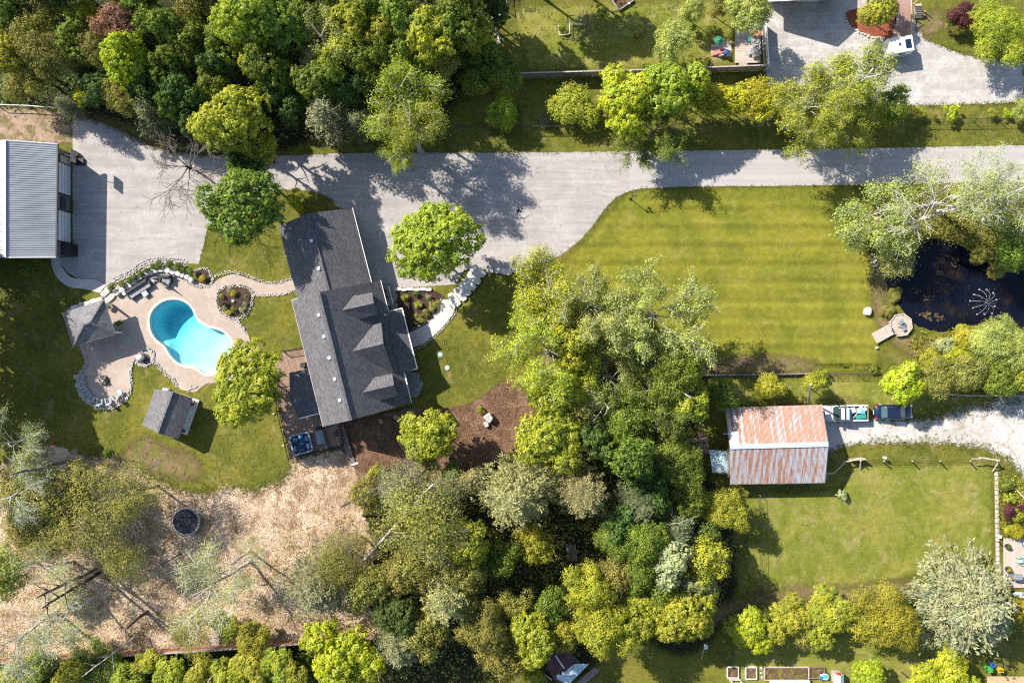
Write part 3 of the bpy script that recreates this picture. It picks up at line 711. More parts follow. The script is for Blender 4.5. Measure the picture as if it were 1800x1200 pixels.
VAR['sparseM'] = [b_(2.5, 21, 6, 16, .32, .15, .9, r0=.055), b_(2.5, 22, 6, 16, .32, .15, .9, r0=.055)]
VAR['thinL'] = [b_(4.2, 31, 6, 11, .42, .15, .6, r0=.075), b_(4.2, 32, 6, 11, .42, .15, .6, r0=.075)]
VAR['hazeL'] = [(broad_crown('crown_mesh', 4.2, 30, 60, 7, lobe=.32, clump=.60, leaf=.135, hollow=.2, spiky=.6), seg_mesh('limb_mesh', limbs(3.4, 6, .3, 3, .05, 1.0, 50 + i)[0], 4, .012)) for i in range(2)]
VAR['bareM'] = [(None, seg_mesh('limb_mesh', limbs(3.0, 7, .3, 3, .08, 1.1, 41)[0], 4, .014)), (None, seg_mesh('limb_mesh', limbs(3.0, 8, .3, 3, .07, 1.1, 42)[0], 4, .014))]
def p_(R, **k):
    m, s = pine_crown('crown_mesh', R, **k); return (m, seg_mesh('limb_mesh', s, 4))
VAR['pineL'] = [p_(4.2, tiers=10, br=13, tufts=13, per=13, leaf=.34), p_(4.2, tiers=9, br=11, tufts=14, per=14, leaf=.34, irregular=.45)]
VAR['pineM'] = [p_(2.4, tiers=8, br=10, tufts=9, per=11, leaf=.28), p_(2.4, tiers=9, br=9, tufts=9, per=11, leaf=.28, irregular=.4)]
VAR['cedar'] = [(broad_crown('crown_mesh', 1.6, 14, 34, 15, lobe=.40, flat=1.3, clump=.20, leaf=.12, spiky=.6), None) for _ in range(2)]
NOM = {'hazeL': 4.2, 'broadL': 4.2, 'broadM': 2.6, 'broadS': 1.0, 'fineL': 4.2, 'fineM': 2.4, 'sparseL': 4.2, 'sparseM': 2.5, 'thinL': 4.2, 'bareM': 3.0, 'pineL': 4.2, 'pineM': 2.4, 'cedar': 1.6}
TRUNKS = [trunk_mesh('trunk_mesh', s) for s in (1, 2, 3)]
for lst in VAR.values():
    for a, b in lst:
        if a: a.materials.append(None)
        if b: b.materials.append(None)
for m_ in TRUNKS: m_.materials.append(None)

def put(name, me, mat, parent, loc=(0, 0, 0), sc=(1, 1, 1), rot=(0, 0, 0)):
    o = bpy.data.objects.new(name, me); col.objects.link(o); o.parent = parent
    o.location = loc; o.scale = sc; o.rotation_euler = rot
    if len(me.materials) == 0: me.materials.append(None)
    o.material_slots[0].link = 'OBJECT'; o.material_slots[0].material = mat
    return o

STY = {  # style -> geometry, leaf material, bark material
 'g': ('broad', 'green', 'bark'), 'b': ('broad', 'bright', 'bark'), 'l': ('broad', 'lime', 'bark'), 'y': ('broad', 'yellowgreen', 'bark'),
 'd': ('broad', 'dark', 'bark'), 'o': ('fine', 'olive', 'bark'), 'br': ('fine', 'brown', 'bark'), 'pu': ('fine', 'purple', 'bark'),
 'p': ('pine', 'pine', 'bark_grey'), 'gp': ('pine', 'greypine', 'bark_grey'), 'sp': ('pine', 'spruce', 'bark_grey'), 'si': ('pine', 'silver', 'bark_pale'),
 'w': ('sparse', 'pale', 'bark_pale'), 'wy': ('sparse', 'bright', 'bark_pale'), 'wl': ('sparse', 'lime', 'bark_pale'), 'wg': ('sparse', 'green', 'bark_grey'), 'wm': ('thin', 'mint', 'bark_white'), 't': ('thin', 'pale', 'bark_white'),
 'to': ('haze', 'olive', 'bark_grey'), 'c': ('cedar', 'cedar', 'bark'), 'cg': ('cedar', 'gold', 'bark'), 'x': ('bare', '', 'bark_grey'), 'f': ('fine', 'yellowgreen', 'bark'), 'fp': ('fine', 'pine', 'bark_grey'), 'fw': ('fine', 'pale', 'bark_pale'), 'fb': ('fine', 'bright', 'bark'), 'fg': ('fine', 'green', 'bark'), 'm': ('broad', 'mint', 'bark'),
}
def tree(px, py, r, h, sty, label, name=None, cat=None, sq=1.0, group=None, base=None, ang=None):
    """px,py,r: where and how large its crown shows; h: its height; base: px of trunk foot when it leans"""
    geo, lm, bk = STY[sty]
    shrub = h < 3.2
    zc = h * (.55 if shrub else .66); R = r / S * (1 - zc / H) * (1.0 if h < 3.2 else 1.08)
    if geo == 'broad': key = 'broadL' if R > 3.1 else 'broadM' if R > 1.5 else 'broadS'
    elif geo == 'fine': key = 'fineL' if R > 3.1 else 'fineM' if R > 1.0 else 'broadS'
    elif geo == 'sparse': key = 'sparseL' if R > 3.2 else 'sparseM'
    elif geo == 'thin': key = 'thinL'
    elif geo == 'haze': key = 'hazeL'
    elif geo == 'pine': key = 'pineL' if R > 3.0 else 'pineM'
    elif geo == 'bare': key = 'bareM'
    else: key = 'cedar'
    cm, lmsh = VAR[key][rnd.randrange(len(VAR[key]))]
    c = P(px, py, zc); b = P(*base) if base else (c[0], c[1], 0)
    nm = name or ('shrub' if shrub else 'tree')
    if sty in ('p', 'gp', 'sp', 'si') and not name: nm = 'pine_tree' if sty != 'sp' else 'spruce_tree'
    e = thing(nm, (b[0], b[1], 0), label, cat or ('shrub' if shrub else 'tree'), group)
    s = R / NOM[key] * 1.04; vz = min(max(h * (.42 if not shrub else .6) / (R * .95), .55), 1.35) if geo in ('broad', 'fine') else min(1.2, max(.6, h * .35 / R))
    if geo == 'cedar': vz = min(2.2, h / (2.6 * R))
    a = rnd.uniform(0, 6.28) if ang is None else ang
    off = (c[0] - b[0], c[1] - b[1], zc)
    if cm: put('crown', cm, LM[lm], e, off, (s * sq, s / sq, s * vz), (0, 0, a))
    if lmsh: put('limb', lmsh, M[bk], e, off, (s * sq, s / sq, s * vz), (0, 0, a))
    if h > 1.2:
        T = put('trunk', TRUNKS[rnd.randrange(3)], M[bk], e, (0, 0, 0))
        d = Vector(off); L = d.length * 1.12
        T.rotation_euler = d.to_track_quat('Z', 'Y').to_euler(); k = (.9 if shrub else 1)
        T.scale = (L * 1.0 * k, L * 1.0 * k, L)
    return e

FOREST = 'trees of the wood north of the driveway'
SOUTH = 'trees of the wood south of the house'
# px, py, radius px, height m, style, label
TREES = [
 (22, 22, 38, 10, 'g', 'pale green leafy tree in the top left corner of the wood'),
 (30, 95, 46, 9, 'y', 'yellow green tree at the left edge above the brown dirt strip'),
 (88, 20, 38, 8, 'o', 'dull olive tree beside the pale green corner tree'),
 (95, 100, 50, 9, 'o', 'sparse olive tree between the yellow green tree and the chartreuse tree'),
 (212, 38, 40, 11, 'br', 'copper brown tree, the only brown crown in the wood'),
 (152, 28, 30, 9, 'b', 'fresh green tree touching the left side of the copper brown tree'),
 (228, 118, 46, 11, 'l', 'chartreuse tree just below the copper brown tree'),
 (285, 50, 40, 12, 'g', 'mid green tree right of the copper brown tree'),
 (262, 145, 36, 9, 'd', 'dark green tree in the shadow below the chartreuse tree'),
 (345, 18, 36, 11, 'o', 'thin dark tree with bare twigs at the top of the wood'),
 (330, 78, 40, 10, 'g', 'deep green maple in the middle of the left wood'),
 (385, 110, 36, 10, 'd', 'dark maple above the big golden green maple'),
 (425, 42, 58, 14, 'b', 'large sunlit bright maple with billowing crown in the upper wood'),
 (500, 50, 48, 13, 'g', 'green maple between the large sunlit maple and the pale twiggy tree'),
 (480, 125, 46, 11, 'g', 'broad mid green maple right above the golden green maple'),
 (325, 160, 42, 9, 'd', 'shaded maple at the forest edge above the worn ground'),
 (38, 162, 32, 5, 'o', 'brownish olive bush tree next to the white rail of the dirt strip'),
 (115, 185, 22, 7, 'sp', 'small drooping spruce overhanging the gravel at the forest edge'),
 (145, 172, 20, 6, 'l', 'little yellow green tree beside the drooping spruce'),
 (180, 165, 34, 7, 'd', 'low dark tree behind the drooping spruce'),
 (265, 200, 34, 8, 'sp', 'dark blue green spruce at the edge of the gravel yard'),
 (335, 210, 26, 7, 'd', 'dark shaded shrub tree left of the golden green maple'),
 (565, 68, 40, 13, 'w', 'pale willow like tree with white twigs in the upper wood'),
 (562, 145, 44, 11, 'g', 'green maple below the pale willow like tree'),
 (625, 45, 42, 12, 'b', 'bright maple right of the pale willow like tree'),
 (640, 105, 38, 11, 'g', 'mid green maple above the white limbed birch'),
 (700, 25, 42, 12, 'g', 'maple crown at the top edge above the birch'),
 (745, 65, 44, 12, 'y', 'yellowish maple in the middle right of the wood'),
 (800, 25, 44, 12, 'g', 'green maple at the top edge near the dividing fence'),
 (832, 65, 36, 8, 'b', 'last bright maple of the wood before the dividing fence'),
 (780, 100, 30, 8, 'o', 'dark olive tree above the brownish twiggy shrub'),
 (700, 165, 48, 14, 'wy', 'white limbed birch whose crown fills the edge of the wood'),
 (722, 225, 36, 15, 'wy', 'slender birch leaning out over the grass verge'),
 (705, 272, 20, 11, 'wy', 'lowest birch spray hanging over the edge of the driveway'),
 (572, 205, 44, 10, 'gp', 'grey green pine standing in shade beside the road bend'),
 (630, 215, 30, 8, 'sp', 'dark spruce tucked against the grey green pine'),
 (520, 190, 34, 8, 'd', 'dark tree between the golden green maple and the grey pine'),
 (785, 125, 20, 5, 'fw', 'brownish pale twiggy shrub tree by the fallen board'),
 (745, 130, 28, 7, 'd', 'shaded green tree right beside the birch crown'),
 (835, 138, 30, 5, 'g', 'rounded green shrub tree left of the neighbour fence end'),
 (876, 132, 38, 4.5, 'fg', 'dense dark green shrub tree at the neighbour fence end'),
 (810, 95, 24, 6, 'd', 'small dark tree near the curved stone edging'),
 (418, 205, 66, 13, 'y', 'big golden green maple standing beside the driveway'),
 (450, 262, 36, 9, 'y', 'lower golden bough tree reaching over the dark green maple'),
 (430, 352, 82, 12, 'g', 'big dark green maple at the corner of the garage roof'),
 (432, 295, 34, 9, 'd', 'dark bushy tree wedged between the two big driveway maples'),
 (328, 292, 58, 7, 'x', 'leafless grey tree at the edge of the gravel yard'),
 (752, 435, 80, 10, 'b', 'round bright maple in front of the house porch'),
 (434, 660, 74, 9, 'b', 'full bright maple overhanging the end of the pool'),
 (757, 758, 60, 7, 'b', 'lone young maple standing on the brown mulch'),
 (1106, 178, 62, 9, 'l', 'brilliant yellow green maple on the verge left of its paler twin'),
 (1180, 152, 58, 9, 'b', 'light green maple grown together with the brilliant yellow green one'),
 (1150, 232, 46, 7, 'wg', 'loose darker tree below the twin maples'),
 (1420, 192, 50, 11, 'wy', 'leaning poplar with bare grey limbs above the hedge'),
 (1508, 138, 46, 12, 'wy', 'white limbed poplar reaching over the gravel yard'),
 (1478, 200, 50, 9, 'wy', 'lower boughed poplar between the two tall ones'),
 (1572, 192, 36, 4.5, 'fg', 'round dark green bush at the hedge end'),
 (1745, 55, 58, 5, 'fb', 'bright feathery spreading tree by the gravel yard'),
 (1548, 12, 38, 5, 'y', 'small tree growing out of the red mulch bed'),
 (1318, 18, 40, 7, 'fw', 'pale grey green tree overhanging the loungers'),
 (1182, 78, 36, 5, 'fw', 'pale grey green tree above the twin maples'),
 (1215, 15, 24, 4, 'fw', 'small pale tree at the top of the neighbour lawn'),
 (1262, 8, 22, 4, 'o', 'dull shrub tree left of the pale lounger tree'),
 (966, 512, 46, 13, 'wl', 'tall lime green tree at the top of the central clump'),
 (932, 560, 26, 9, 'wl', 'sparse lime sapling with bare pink limbs beside the front lawn'),
 (1040, 540, 52, 12, 'w', 'pale willow leaning over the edge of the striped lawn'),
 (1150, 555, 62, 13, 'w', 'spreading pale willow with long bare limbs on the striped lawn'),
 (1085, 570, 42, 11, 'w', 'middle pale willow of the central clump'),
 (968, 620, 60, 12, 'wl', 'lime green tree with a white stump among its leaves'),
 (1010, 600, 50, 11, 'y', 'yellow green tree in the heart of the central clump'),
 (1075, 665, 52, 9, 'w', 'pale willow with white limbs over the dark gap'),
 (1190, 650, 62, 10, 'fg', 'rich green tree at the right side of the central clump'),
 (1145, 690, 56, 10, 'wg', 'green tree with drooping white branches in the central clump'),
 (1200, 705, 42, 9, 'b', 'bright green tree near the end of the pond lawn fence'),
 (1000, 690, 46, 10, 'fb', 'fresh green tree above the round bright maple of the clump'),
 (962, 758, 74, 10, 'b', 'round bright green maple at the lower left of the central clump'),
 (1098, 800, 42, 12, 'c', 'tall dark cedar in the middle of the clump'),
 (1050, 770, 40, 10, 'd', 'dark tree tucked between the maple and the cedar'),
 (1190, 815, 52, 8, 'fg', 'green tree left of the small lean to shed'),
 (1268, 892, 46, 6, 'f', 'olive yellow round tree below the rusty barn'),
 (1160, 760, 34, 8, 'wg', 'small green tree beside the brick pads'),
 (905, 872, 68, 13, 'p', 'large khaki pine below the mulch area'),
 (1028, 872, 46, 12, 'p', 'smaller khaki pine beside the dark cedar'),
 (735, 905, 84, 14, 'to', 'big grey green tree with long bare branches over the wood chips'),
 (700, 860, 44, 9, 'gp', 'grey green pine top behind the bare branches'),
 (780, 870, 42, 9, 'gp', 'grey green pine right of the bare branches'),
 (770, 960, 48, 10, 'gp', 'drooping grey pine in the middle of the south wood'),
 (650, 868, 32, 5, 'o', 'olive bush at the edge of the wood chips'),
 (560, 1035, 72, 11, 'gp', 'wide grey green pine above the orange fence'),
 (590, 990, 48, 10, 'to', 'wispy grey tree with pale limbs on the wood chips'),
 (828, 955, 50, 11, 'y', 'yellow tree with silvery inner twigs in the south wood'),
 (785, 1050, 58, 12, 'p', 'khaki green pine left of the dark gap'),
 (855, 1100, 48, 10, 'o', 'olive tree below the khaki green pine'),
 (712, 1010, 44, 9, 'o', 'dull olive tree behind the wide grey pine'),
 (598, 1155, 72, 9, 'l', 'glowing lime maple at the bottom edge of the photo'),
 (700, 1135, 48, 9, 'gp', 'grey spiky pine right of the glowing lime maple'),
 (690, 1075, 46, 9, 'd', 'dark green tree above the spiky pine'),
 (930, 1110, 48, 9, 'y', 'yellow olive tree left of the broken shed roof'),
 (880, 1150, 40, 8, 'o', 'olive tree at the bottom edge left of the shed roof'),
 (1042, 1030, 46, 10, 'f', 'yellow olive tree with grey twigs beside the wooden steps'),
 (1050, 1105, 52, 11, 'f', 'yellow olive tree over the broken shed roof'),
 (1130, 945, 50, 10, 'fg', 'dark green tree in the shade right of the steps'),
 (1120, 1000, 46, 9, 'fg', 'green tree right of the dark stream gap'),
 (1125, 890, 44, 9, 'sp', 'blue green spruce top below the dark cedar'),
 (1190, 930, 40, 9, 'sp', 'blue green spruce with bare poles'),
 (1180, 985, 44, 11, 'm', 'pale mint green tree in the south wood'),
 (1230, 980, 44, 9, 'f', 'yellow green tree with fallen pale branches'),
 (1125, 1075, 50, 9, 'b', 'bright green tree left of the hanging swing'),
 (1180, 1085, 56, 10, 'y', 'bright yellow green tree above the hanging swing'),
 (1232, 1060, 42, 8, 'y', 'small yellow green tree beside the red brown soil strip'),
 (1225, 1020, 30, 9, 'm', 'second mint green tuft of the south wood'),
 (1160, 1035, 38, 9, 'fg', 'mid green tree under the mint green one'),
 (62, 880, 84, 8, 'o', 'wide dark olive tree at the left of the wood chips'),
 (140, 860, 40, 6, 'o', 'dark olive tree below the leaning trunk'),
 (150, 925, 74, 9, 'to', 'thin leaved dull tree casting lace shade on wood chips'),
 (232, 870, 58, 9, 'to', 'second thin leaved dull tree nearer the trampoline'),
 (20, 780, 46, 10, 't', 'pale twiggy birch at the left edge above the leaning trunk'),
 (25, 870, 44, 12, 'wm', 'white limbed birch at the left edge', None, None, 1.0, None, (140, 805)),
 (82, 1000, 38, 9, 't', 'small whitish birch over the wood chips', None, None, 1.0, None, (128, 985)),
 (30, 1120, 58, 11, 'wm', 'large whitish birch in the lower left corner', None, None, 1.0, None, (100, 1075)),
 (95, 1090, 46, 9, 't', 'whitish birch with tangled bare limbs above the orange fence', None, None, 1.0, None, (170, 1052)),
 (372, 1030, 56, 10, 't', 'wispy pale birch between the trampoline and the orange fence', None, None, 1.0, None, (440, 985)),
 (410, 990, 40, 8, 't', 'wispy pale birch top right of its neighbour'),
 (330, 1110, 40, 6, 'to', 'hazy olive bush tree by the slatted bench'), (215, 985, 44, 7, 'to', 'hazy olive tree below the second thin leaved tree'), (70, 950, 50, 7, 'to', 'hazy olive tree left of the leaning trunks'), (620, 960, 40, 7, 'to', 'hazy olive tree at the right side of the wood chips'),
 (10, 1010, 40, 8, 'fw', 'grey green bush tree at the left edge'),
 (1320, 1103, 44, 5, 'l', 'lime green tree beside the garden beds'),
 (1388, 1088, 44, 5, 'y', 'yellow green tree behind the long garden bed'),
 (1458, 1082, 54, 5, 'y', 'yellow green tree with a pale plank beneath'),
 (1420, 1102, 36, 4, 'o', 'dull low tree between two yellow green ones'),
 (1562, 1083, 62, 6.5, 'f', 'golden green round tree left of the silvery spruce'),
 (1706, 1066, 96, 9, 'si', 'huge silvery green spreading tree at the lower right'),
 (1668, 1182, 52, 6, 'l', 'lime maple below the huge silvery tree'),
 (1525, 1190, 32, 4, 'l', 'small lime tree at the bottom edge left of the lime maple'),
 (1605, 1198, 30, 4, 'l', 'lime sapling touching the lime maple'),
 (1796, 1062, 22, 3.5, 'cg', 'golden bush at the right edge below the deck'),
 (1645, 360, 60, 12, 't', 'pale willow with long limbs above the pond'),
 (1545, 375, 46, 9, 'w', 'left spreading willow boughs over the striped lawn'),
 (1720, 350, 54, 12, 't', 'willow crown behind the road edge'),
 (1580, 432, 30, 6, 'w', 'low willow fringe drooping over the pond corner'),
 (1762, 320, 42, 14, 't', 'tall white limbed poplar at the right end of the road'),
 (1790, 370, 40, 10, 'w', 'willow at the right edge above the pond'),
 (1785, 440, 40, 6, 'fg', 'dark green bush tree on the pond bank'),
 (1750, 595, 50, 5, 'fw', 'pale bush tree on the south bank of the pond'),
 (1790, 610, 40, 5, 'fw', 'pale bush tree at the right edge south of the pond'),
 (1583, 667, 40, 5.5, 'l', 'glowing chartreuse tree beside the dark car'),
 (1652, 668, 36, 4.5, 'o', 'olive bush tree right of the chartreuse tree'),
 (1700, 662, 36, 4.5, 'o', 'dark olive bush tree in the bank south of the pond'),
 (1752, 660, 36, 4.5, 'fg', 'green bush tree above the grey rail'),
 (1792, 665, 30, 4.5, 'y', 'yellow green bush tree at the right edge above the grey rail'),
 (1350, 684, 26, 3.4, 'f', 'young tree behind the rusty barn, left of the utility pole'),
 (1428, 676, 20, 4, 'f', 'young tree at the utility pole behind the barn'),
 (1268, 690, 28, 5, 'fg', 'dark young tree at the left end of the pond lawn fence'),
]
FILL = [(60, 60, 38, 9, 'o', 'olive tree filling the gap inside the left corner of the wood'), (130, 72, 34, 9, 'g', 'green tree behind the left side of the copper brown tree'), (300, 105, 34, 10, 'g', 'green tree between the chartreuse tree and the deep green maple'),
 (392, 68, 38, 11, 'g', 'green tree on the left flank of the large sunlit maple'), (455, 92, 40, 11, 'b', 'bright tree on the lower flank of the large sunlit maple'), (530, 20, 34, 12, 'g', 'green tree at the top edge over the pale willow like tree'), (600, 95, 36, 11, 'b', 'bright green tree right below the pale willow like tree'),
 (668, 62, 36, 11, 'y', 'yellow green tree over the birch crown'), (705, 92, 36, 10, 'g', 'green tree touching the top of the birch crown'), (772, 55, 36, 11, 'b', 'bright tree left of the last bright maple'), (222, 172, 34, 8, 'o', 'olive tree under the chartreuse tree'),
 (295, 178, 34, 8, 'g', 'green tree above the dark blue green spruce'), (372, 150, 32, 9, 'g', 'green tree left above the golden green maple'), (500, 160, 34, 8, 'g', 'green tree above the dark tree by the grey pine'), (610, 160, 38, 9, 'd', 'dark tree between the grey pine and the birch'),
 (655, 140, 34, 9, 'g', 'green tree left of the birch crown'), (175, 92, 32, 9, 'o', 'olive tree left above the chartreuse tree'), (60, 130, 34, 7, 'o', 'low olive tree below the yellow green tree'), (740, 100, 34, 9, 'g', 'green tree over the fallen grey board'), (860, 95, 26, 6, 'g', 'green tree hiding the curved stone edging'), (870, 15, 30, 6, 'd', 'dark tree at the dividing fence'),
 (640, 20, 34, 12, 'g', 'green tree at the top edge above the bright maple'), (250, 15, 34, 11, 'g', 'green tree at the top edge beside the copper brown tree'), (465, 20, 34, 13, 'b', 'bright tree at the top edge beside the large sunlit maple'),
 (740, 1110, 42, 9, 'o', 'olive tree between the spiky pine and the olive bottom tree'), (650, 1030, 38, 9, 'o', 'olive tree right of the wide grey green pine'), (820, 1010, 40, 9, 'o', 'olive tree left of the dark gap'), (1090, 920, 40, 9, 'd', 'dark tree on the left of the blue green spruces'), (1085, 1010, 38, 9, 'o', 'olive tree above the two yellow olive ones'), (1150, 880, 40, 8, 'd', 'dark tree below the clump of green trees'),
 (1215, 870, 36, 7, 'fg', 'green tree left of the olive yellow round tree'), (1250, 940, 30, 6, 'd', 'dark tree under the olive yellow round tree'), (1100, 740, 44, 9, 'fg', 'green tree above the tall dark cedar'), (1130, 830, 36, 8, 'd', 'dark tree right of the tall dark cedar'), (900, 1060, 30, 7, 'o', 'olive tree in the dark gap'), (750, 820, 24, 4, 'fp', 'grey green bush below the lone young maple'), (800, 835, 22, 4, 'fg', 'green sapling at the lower edge of the mulch'), (830, 850, 26, 6, 'fp', 'pale khaki bush at the left of the large khaki pine'), (885, 985, 36, 8, 'fg', 'fresh green tree above the dark gap'), (940, 955, 32, 7, 'f', 'yellow green tree just below the large khaki pine'), (965, 1055, 34, 7, 'fg', 'low green tree inside the dark gap'), (990, 1105, 32, 7, 'f', 'small yellow green tree above the broken shed'), (1075, 950, 34, 8, 'fg', 'green tree right of the wooden steps')]
TREES += FILL
for T_ in TREES: tree(*T_)
# woods that carry on past the frame and throw their shade into it
OFF = [(-112, 452, 62, 12, 'g'), (-108, 515, 66, 12, 'g'), (-112, 580, 70, 12, 'd'), (-110, 645, 66, 12, 'g'), (-108, 700, 60, 12, 'd'), (-170, 430, 66, 12, 'o'), (-175, 500, 70, 12, 'g'), (-180, 570, 70, 12, 'g'), (-178, 640, 70, 12, 'd'), (-170, 705, 66, 12, 'g'), (-95, 760, 56, 11, 'o')]
for i, t_o in enumerate(OFF):
    tree(*t_o, 'tree of the neighbouring wood beyond the left edge of the photo', group='trees beyond the left edge')
for i in range(12):
    tree(-40 + i * 78, -62 + 14 * (i % 3), 58, 12, rnd.choice(['g', 'b', 'd', 'o']), 'tree of the wood beyond the top edge of the photo', group='trees beyond the top edge')
tree(960, -45, 50, 9, 'g', 'tree of the neighbour beyond the top edge', group='neighbour trees beyond the top edge')
tree(1030, -60, 50, 9, 'g', 'tree of the neighbour beyond the top edge', group='neighbour trees beyond the top edge')

# shrubs
SH = [
 (890, 200, 34, 2.9, 'fb', 'rounded shrub on the verge nearest the wood'),
 (1002, 196, 46, 3.0, 'fb', 'large rounded shrub on the verge left of the twin maples'),
 (958, 210, 15, 1.4, 'sp', 'small grey shrub beside the large verge shrub'),
 (1058, 25, 13, 1.8, 'b', 'single small lime bush on the neighbour lawn'),
 (1110, 46, 20, 1.5, 'fw', 'white blossoming bush on the neighbour lawn'),
 (1024, 48, 24, 2.8, 'x', 'bare twiggy shrub next to the netted plot'),
 (990, 52, 9, .8, 'g', 'dark plants inside the netted plot'),
 (1133, 117, 7, .8, 'g', 'tiny shrub against the neighbour fence'),
 (1218, 48, 10, 1.2, 'fg', 'small shrub left of the pale paver terrace'),
 (1690, 22, 28, 2.6, 'pu', 'dark red leaved shrub beside the wooden stairs'),
 (1680, 40, 22, 1.6, 'o', 'brownish shrub below the dark red one'),
 (1618, 200, 11, 1.2, 'y', 'yellowish shrub beside the round dark bush'),
 (1642, 204, 6, .8, 'o', 'tiny dull shrub along the verge rail'),
 (1673, 197, 18, 1.5, 'l', 'bright shrub in the middle of the verge rail'),
 (1746, 200, 9, 1.0, 'y', 'small yellow green shrub on the verge'),
 (1769, 200, 10, 1.0, 'l', 'bright little shrub near the right end of the verge'),
 (1792, 195, 18, 2.4, 'fw', 'pale bush at the right end of the verge'),
 (520, 354, 18, 1.6, 'l', 'yellow green bush at the corner of the garage'),
 (844, 721, 8, .7, 'fb', 'small spiky plant on the mulch near the boulder'),
 (186, 797, 8, .6, 'g', 'low leafy plant where lawn meets wood chips'),
 (50, 470, 16, 1.0, 'fg', 'flowering shrub with pale blooms beside the metal building'),
 (210, 567, 8, .8, 'g', 'shrub at the corner of the pavilion'),
 (190, 538, 8, .8, 'g', 'leafy plant between the pavilion and the stone steps'),
 (662, 828, 15, 1.4, 'y', 'yellowish bush by the end of the boardwalk'),
 (1440, 660, 12, 1.4, 'y', 'bush at the middle of the pond lawn fence'),
 (1537, 650, 12, .6, 'g', 'low green patch plant left of the chartreuse tree'),
 (1372, 697, 14, 1.0, 'o', 'low bush against the back wall of the rusty barn'),
 (1340, 700, 12, 1.0, 'y', 'second low bush against the back wall of the rusty barn'),
 (1405, 702, 12, .9, 'o', 'third low bush behind the rusty barn'),
 (1478, 868, 12, 1.0, 'm', 'pale blossoming bush below the rusty barn'),
 (1660, 610, 22, 1.5, 'm', 'pale pinkish bush on the pond bank'),
 (1700, 590, 30, 1.6, 'y', 'yellow green bush by the pond edge'),
 (1640, 630, 24, 1.6, 'y', 'yellow green bush left of the pale pinkish bush'),
 (1690, 632, 26, 1.8, 'l', 'bright lime bush in the pond bank thicket'),
 (1725, 620, 26, 2.2, 'fg', 'green bush in the pond bank thicket'),
 (1562, 548, 13, .6, 'o', 'brownish reeds left of the dock'),
 (1574, 520, 15, .7, 'o', 'brownish reeds on the west bank of the pond'),
 (1572, 462, 14, 1.0, 'to', 'dead grey reeds under the willow at the pond corner'),
 (1720, 455, 18, .8, 'o', 'brown reeds on the north bank of the pond'),
 (1750, 478, 16, .8, 'o', 'brown reeds right of the hanging willow bough'),
 (1772, 850, 14, 1.3, 'fg', 'green shrub by the corner of the paddock fence'),
 (1772, 875, 12, 1.2, 'fb', 'bright shrub outside the paddock fence'),
 (1770, 898, 16, 1.4, 'pu', 'purple leaved bush above the right hand deck'),
 (1790, 905, 14, 1.5, 'y', 'yellow green bush right of the purple one'),
 (1782, 928, 18, 1.5, 'cg', 'golden bush at the head of the right hand deck'),
 (1793, 890, 10, 1.5, 'pu', 'second purple bush at the right edge'),
 (985, 1185, 12, 1.2, 'f', 'grassy bush left of the broken shed'),
 (940, 1190, 24, 1.6, 'b', 'bright bush at the bottom edge beside the broken shed'),
 (355, 490, 7, .7, 'cg', 'small golden conifer in the dark oval bed'),
]
for s_ in SH: tree(*s_)
for i, (x, lab) in enumerate(((1225, 'first golden cedar of the hedge, next to the twin maples'), (1250, 'second golden cedar of the hedge from the left'), (1274, 'golden cedar near the middle of the hedge, left of centre'), (1297, 'golden cedar near the middle of the hedge, right of centre'), (1320, 'golden cedar second from the gravel yard'), (1342, 'last golden cedar of the hedge beside the gravel yard'))):
    tree(x, 176 + (i % 2) * 4, 33, 5, 'cg', lab, 'cedar', 'cedar', .85, 'golden cedars in the verge hedge')
STRIP = [(25, 1185, 34, 'y'), (75, 1172, 30, 'g'), (125, 1190, 32, 'y'), (175, 1168, 34, 'wg'), (220, 1188, 32, 'b'), (262, 1165, 30, 'y'), (305, 1185, 34, 'b'), (350, 1180, 34, 'y'), (395, 1182, 32, 'b'), (440, 1120, 34, 'y'), (400, 1100, 26, 'y'), (445, 1175, 36, 'y'), (492, 1168, 34, 'b'), (520, 1190, 30, 'y')]
sl = ['in the lower left corner', 'second from the lower left corner', 'third from the lower left corner', 'under the whitish birch trunks', 'right of the whitish birch trunks', 'against the orange fence near the lounger', 'below the orange fence, left of the leaning stem', 'at the foot of the leaning stem', 'right of the leaning stem', 'rising over the orange fence', 'rising over the orange fence beside the wispy birch', 'below the gap in the orange fence', 'between the fence gap and the lime maple', 'tucked under the glowing lime maple']
for (x, y, r, st), l in zip(STRIP, sl): tree(x, y, r, 3.4, st, 'thicket bush ' + l, 'bush', 'bush', group='bushes behind the orange fence')
# small conifers on the pool wall
jun = [(178, 508, 8), (194, 502, 7), (215, 500, 0), (227, 493, 6.5), (238, 486, 6), (248, 480, 6.5), (258, 475, 5.5), (269, 470, 6), (279, 466, 8.5), (297, 466, 8.5), (312, 470, 9), (335, 476, 7.5)]
jl = ['at the lower end of the pool wall', 'second from the lower end of the pool wall', '', 'third from the lower end of the pool wall', 'fourth from the lower end of the pool wall', 'fifth from the lower end of the pool wall', 'left of the curve of the pool wall', 'where the pool wall starts to curve', 'largest of the left curve of the pool wall', 'at the top of the curve of the pool wall', 'right of the curve of the pool wall', 'alone near the dark oval bed']
jp = [(199, 490), (215, 494)]
J = [(198, 503, 8.5), (215, 499, 7.5), (228, 493.5, 7), (238, 487, 6.5), (248, 481, 7), (259, 476, 6), (269, 470, 6.5), (280, 466, 9), (297, 466, 9), (313, 471, 10), (335, 476, 8)]
jl = [x for x in jl if x]
for (x, y, r), l in zip(J, jl): tree(x, y, r, 1.1, 'c', 'small round conifer ' + l, 'conifer', 'conifer', group='small conifers on the pool wall')
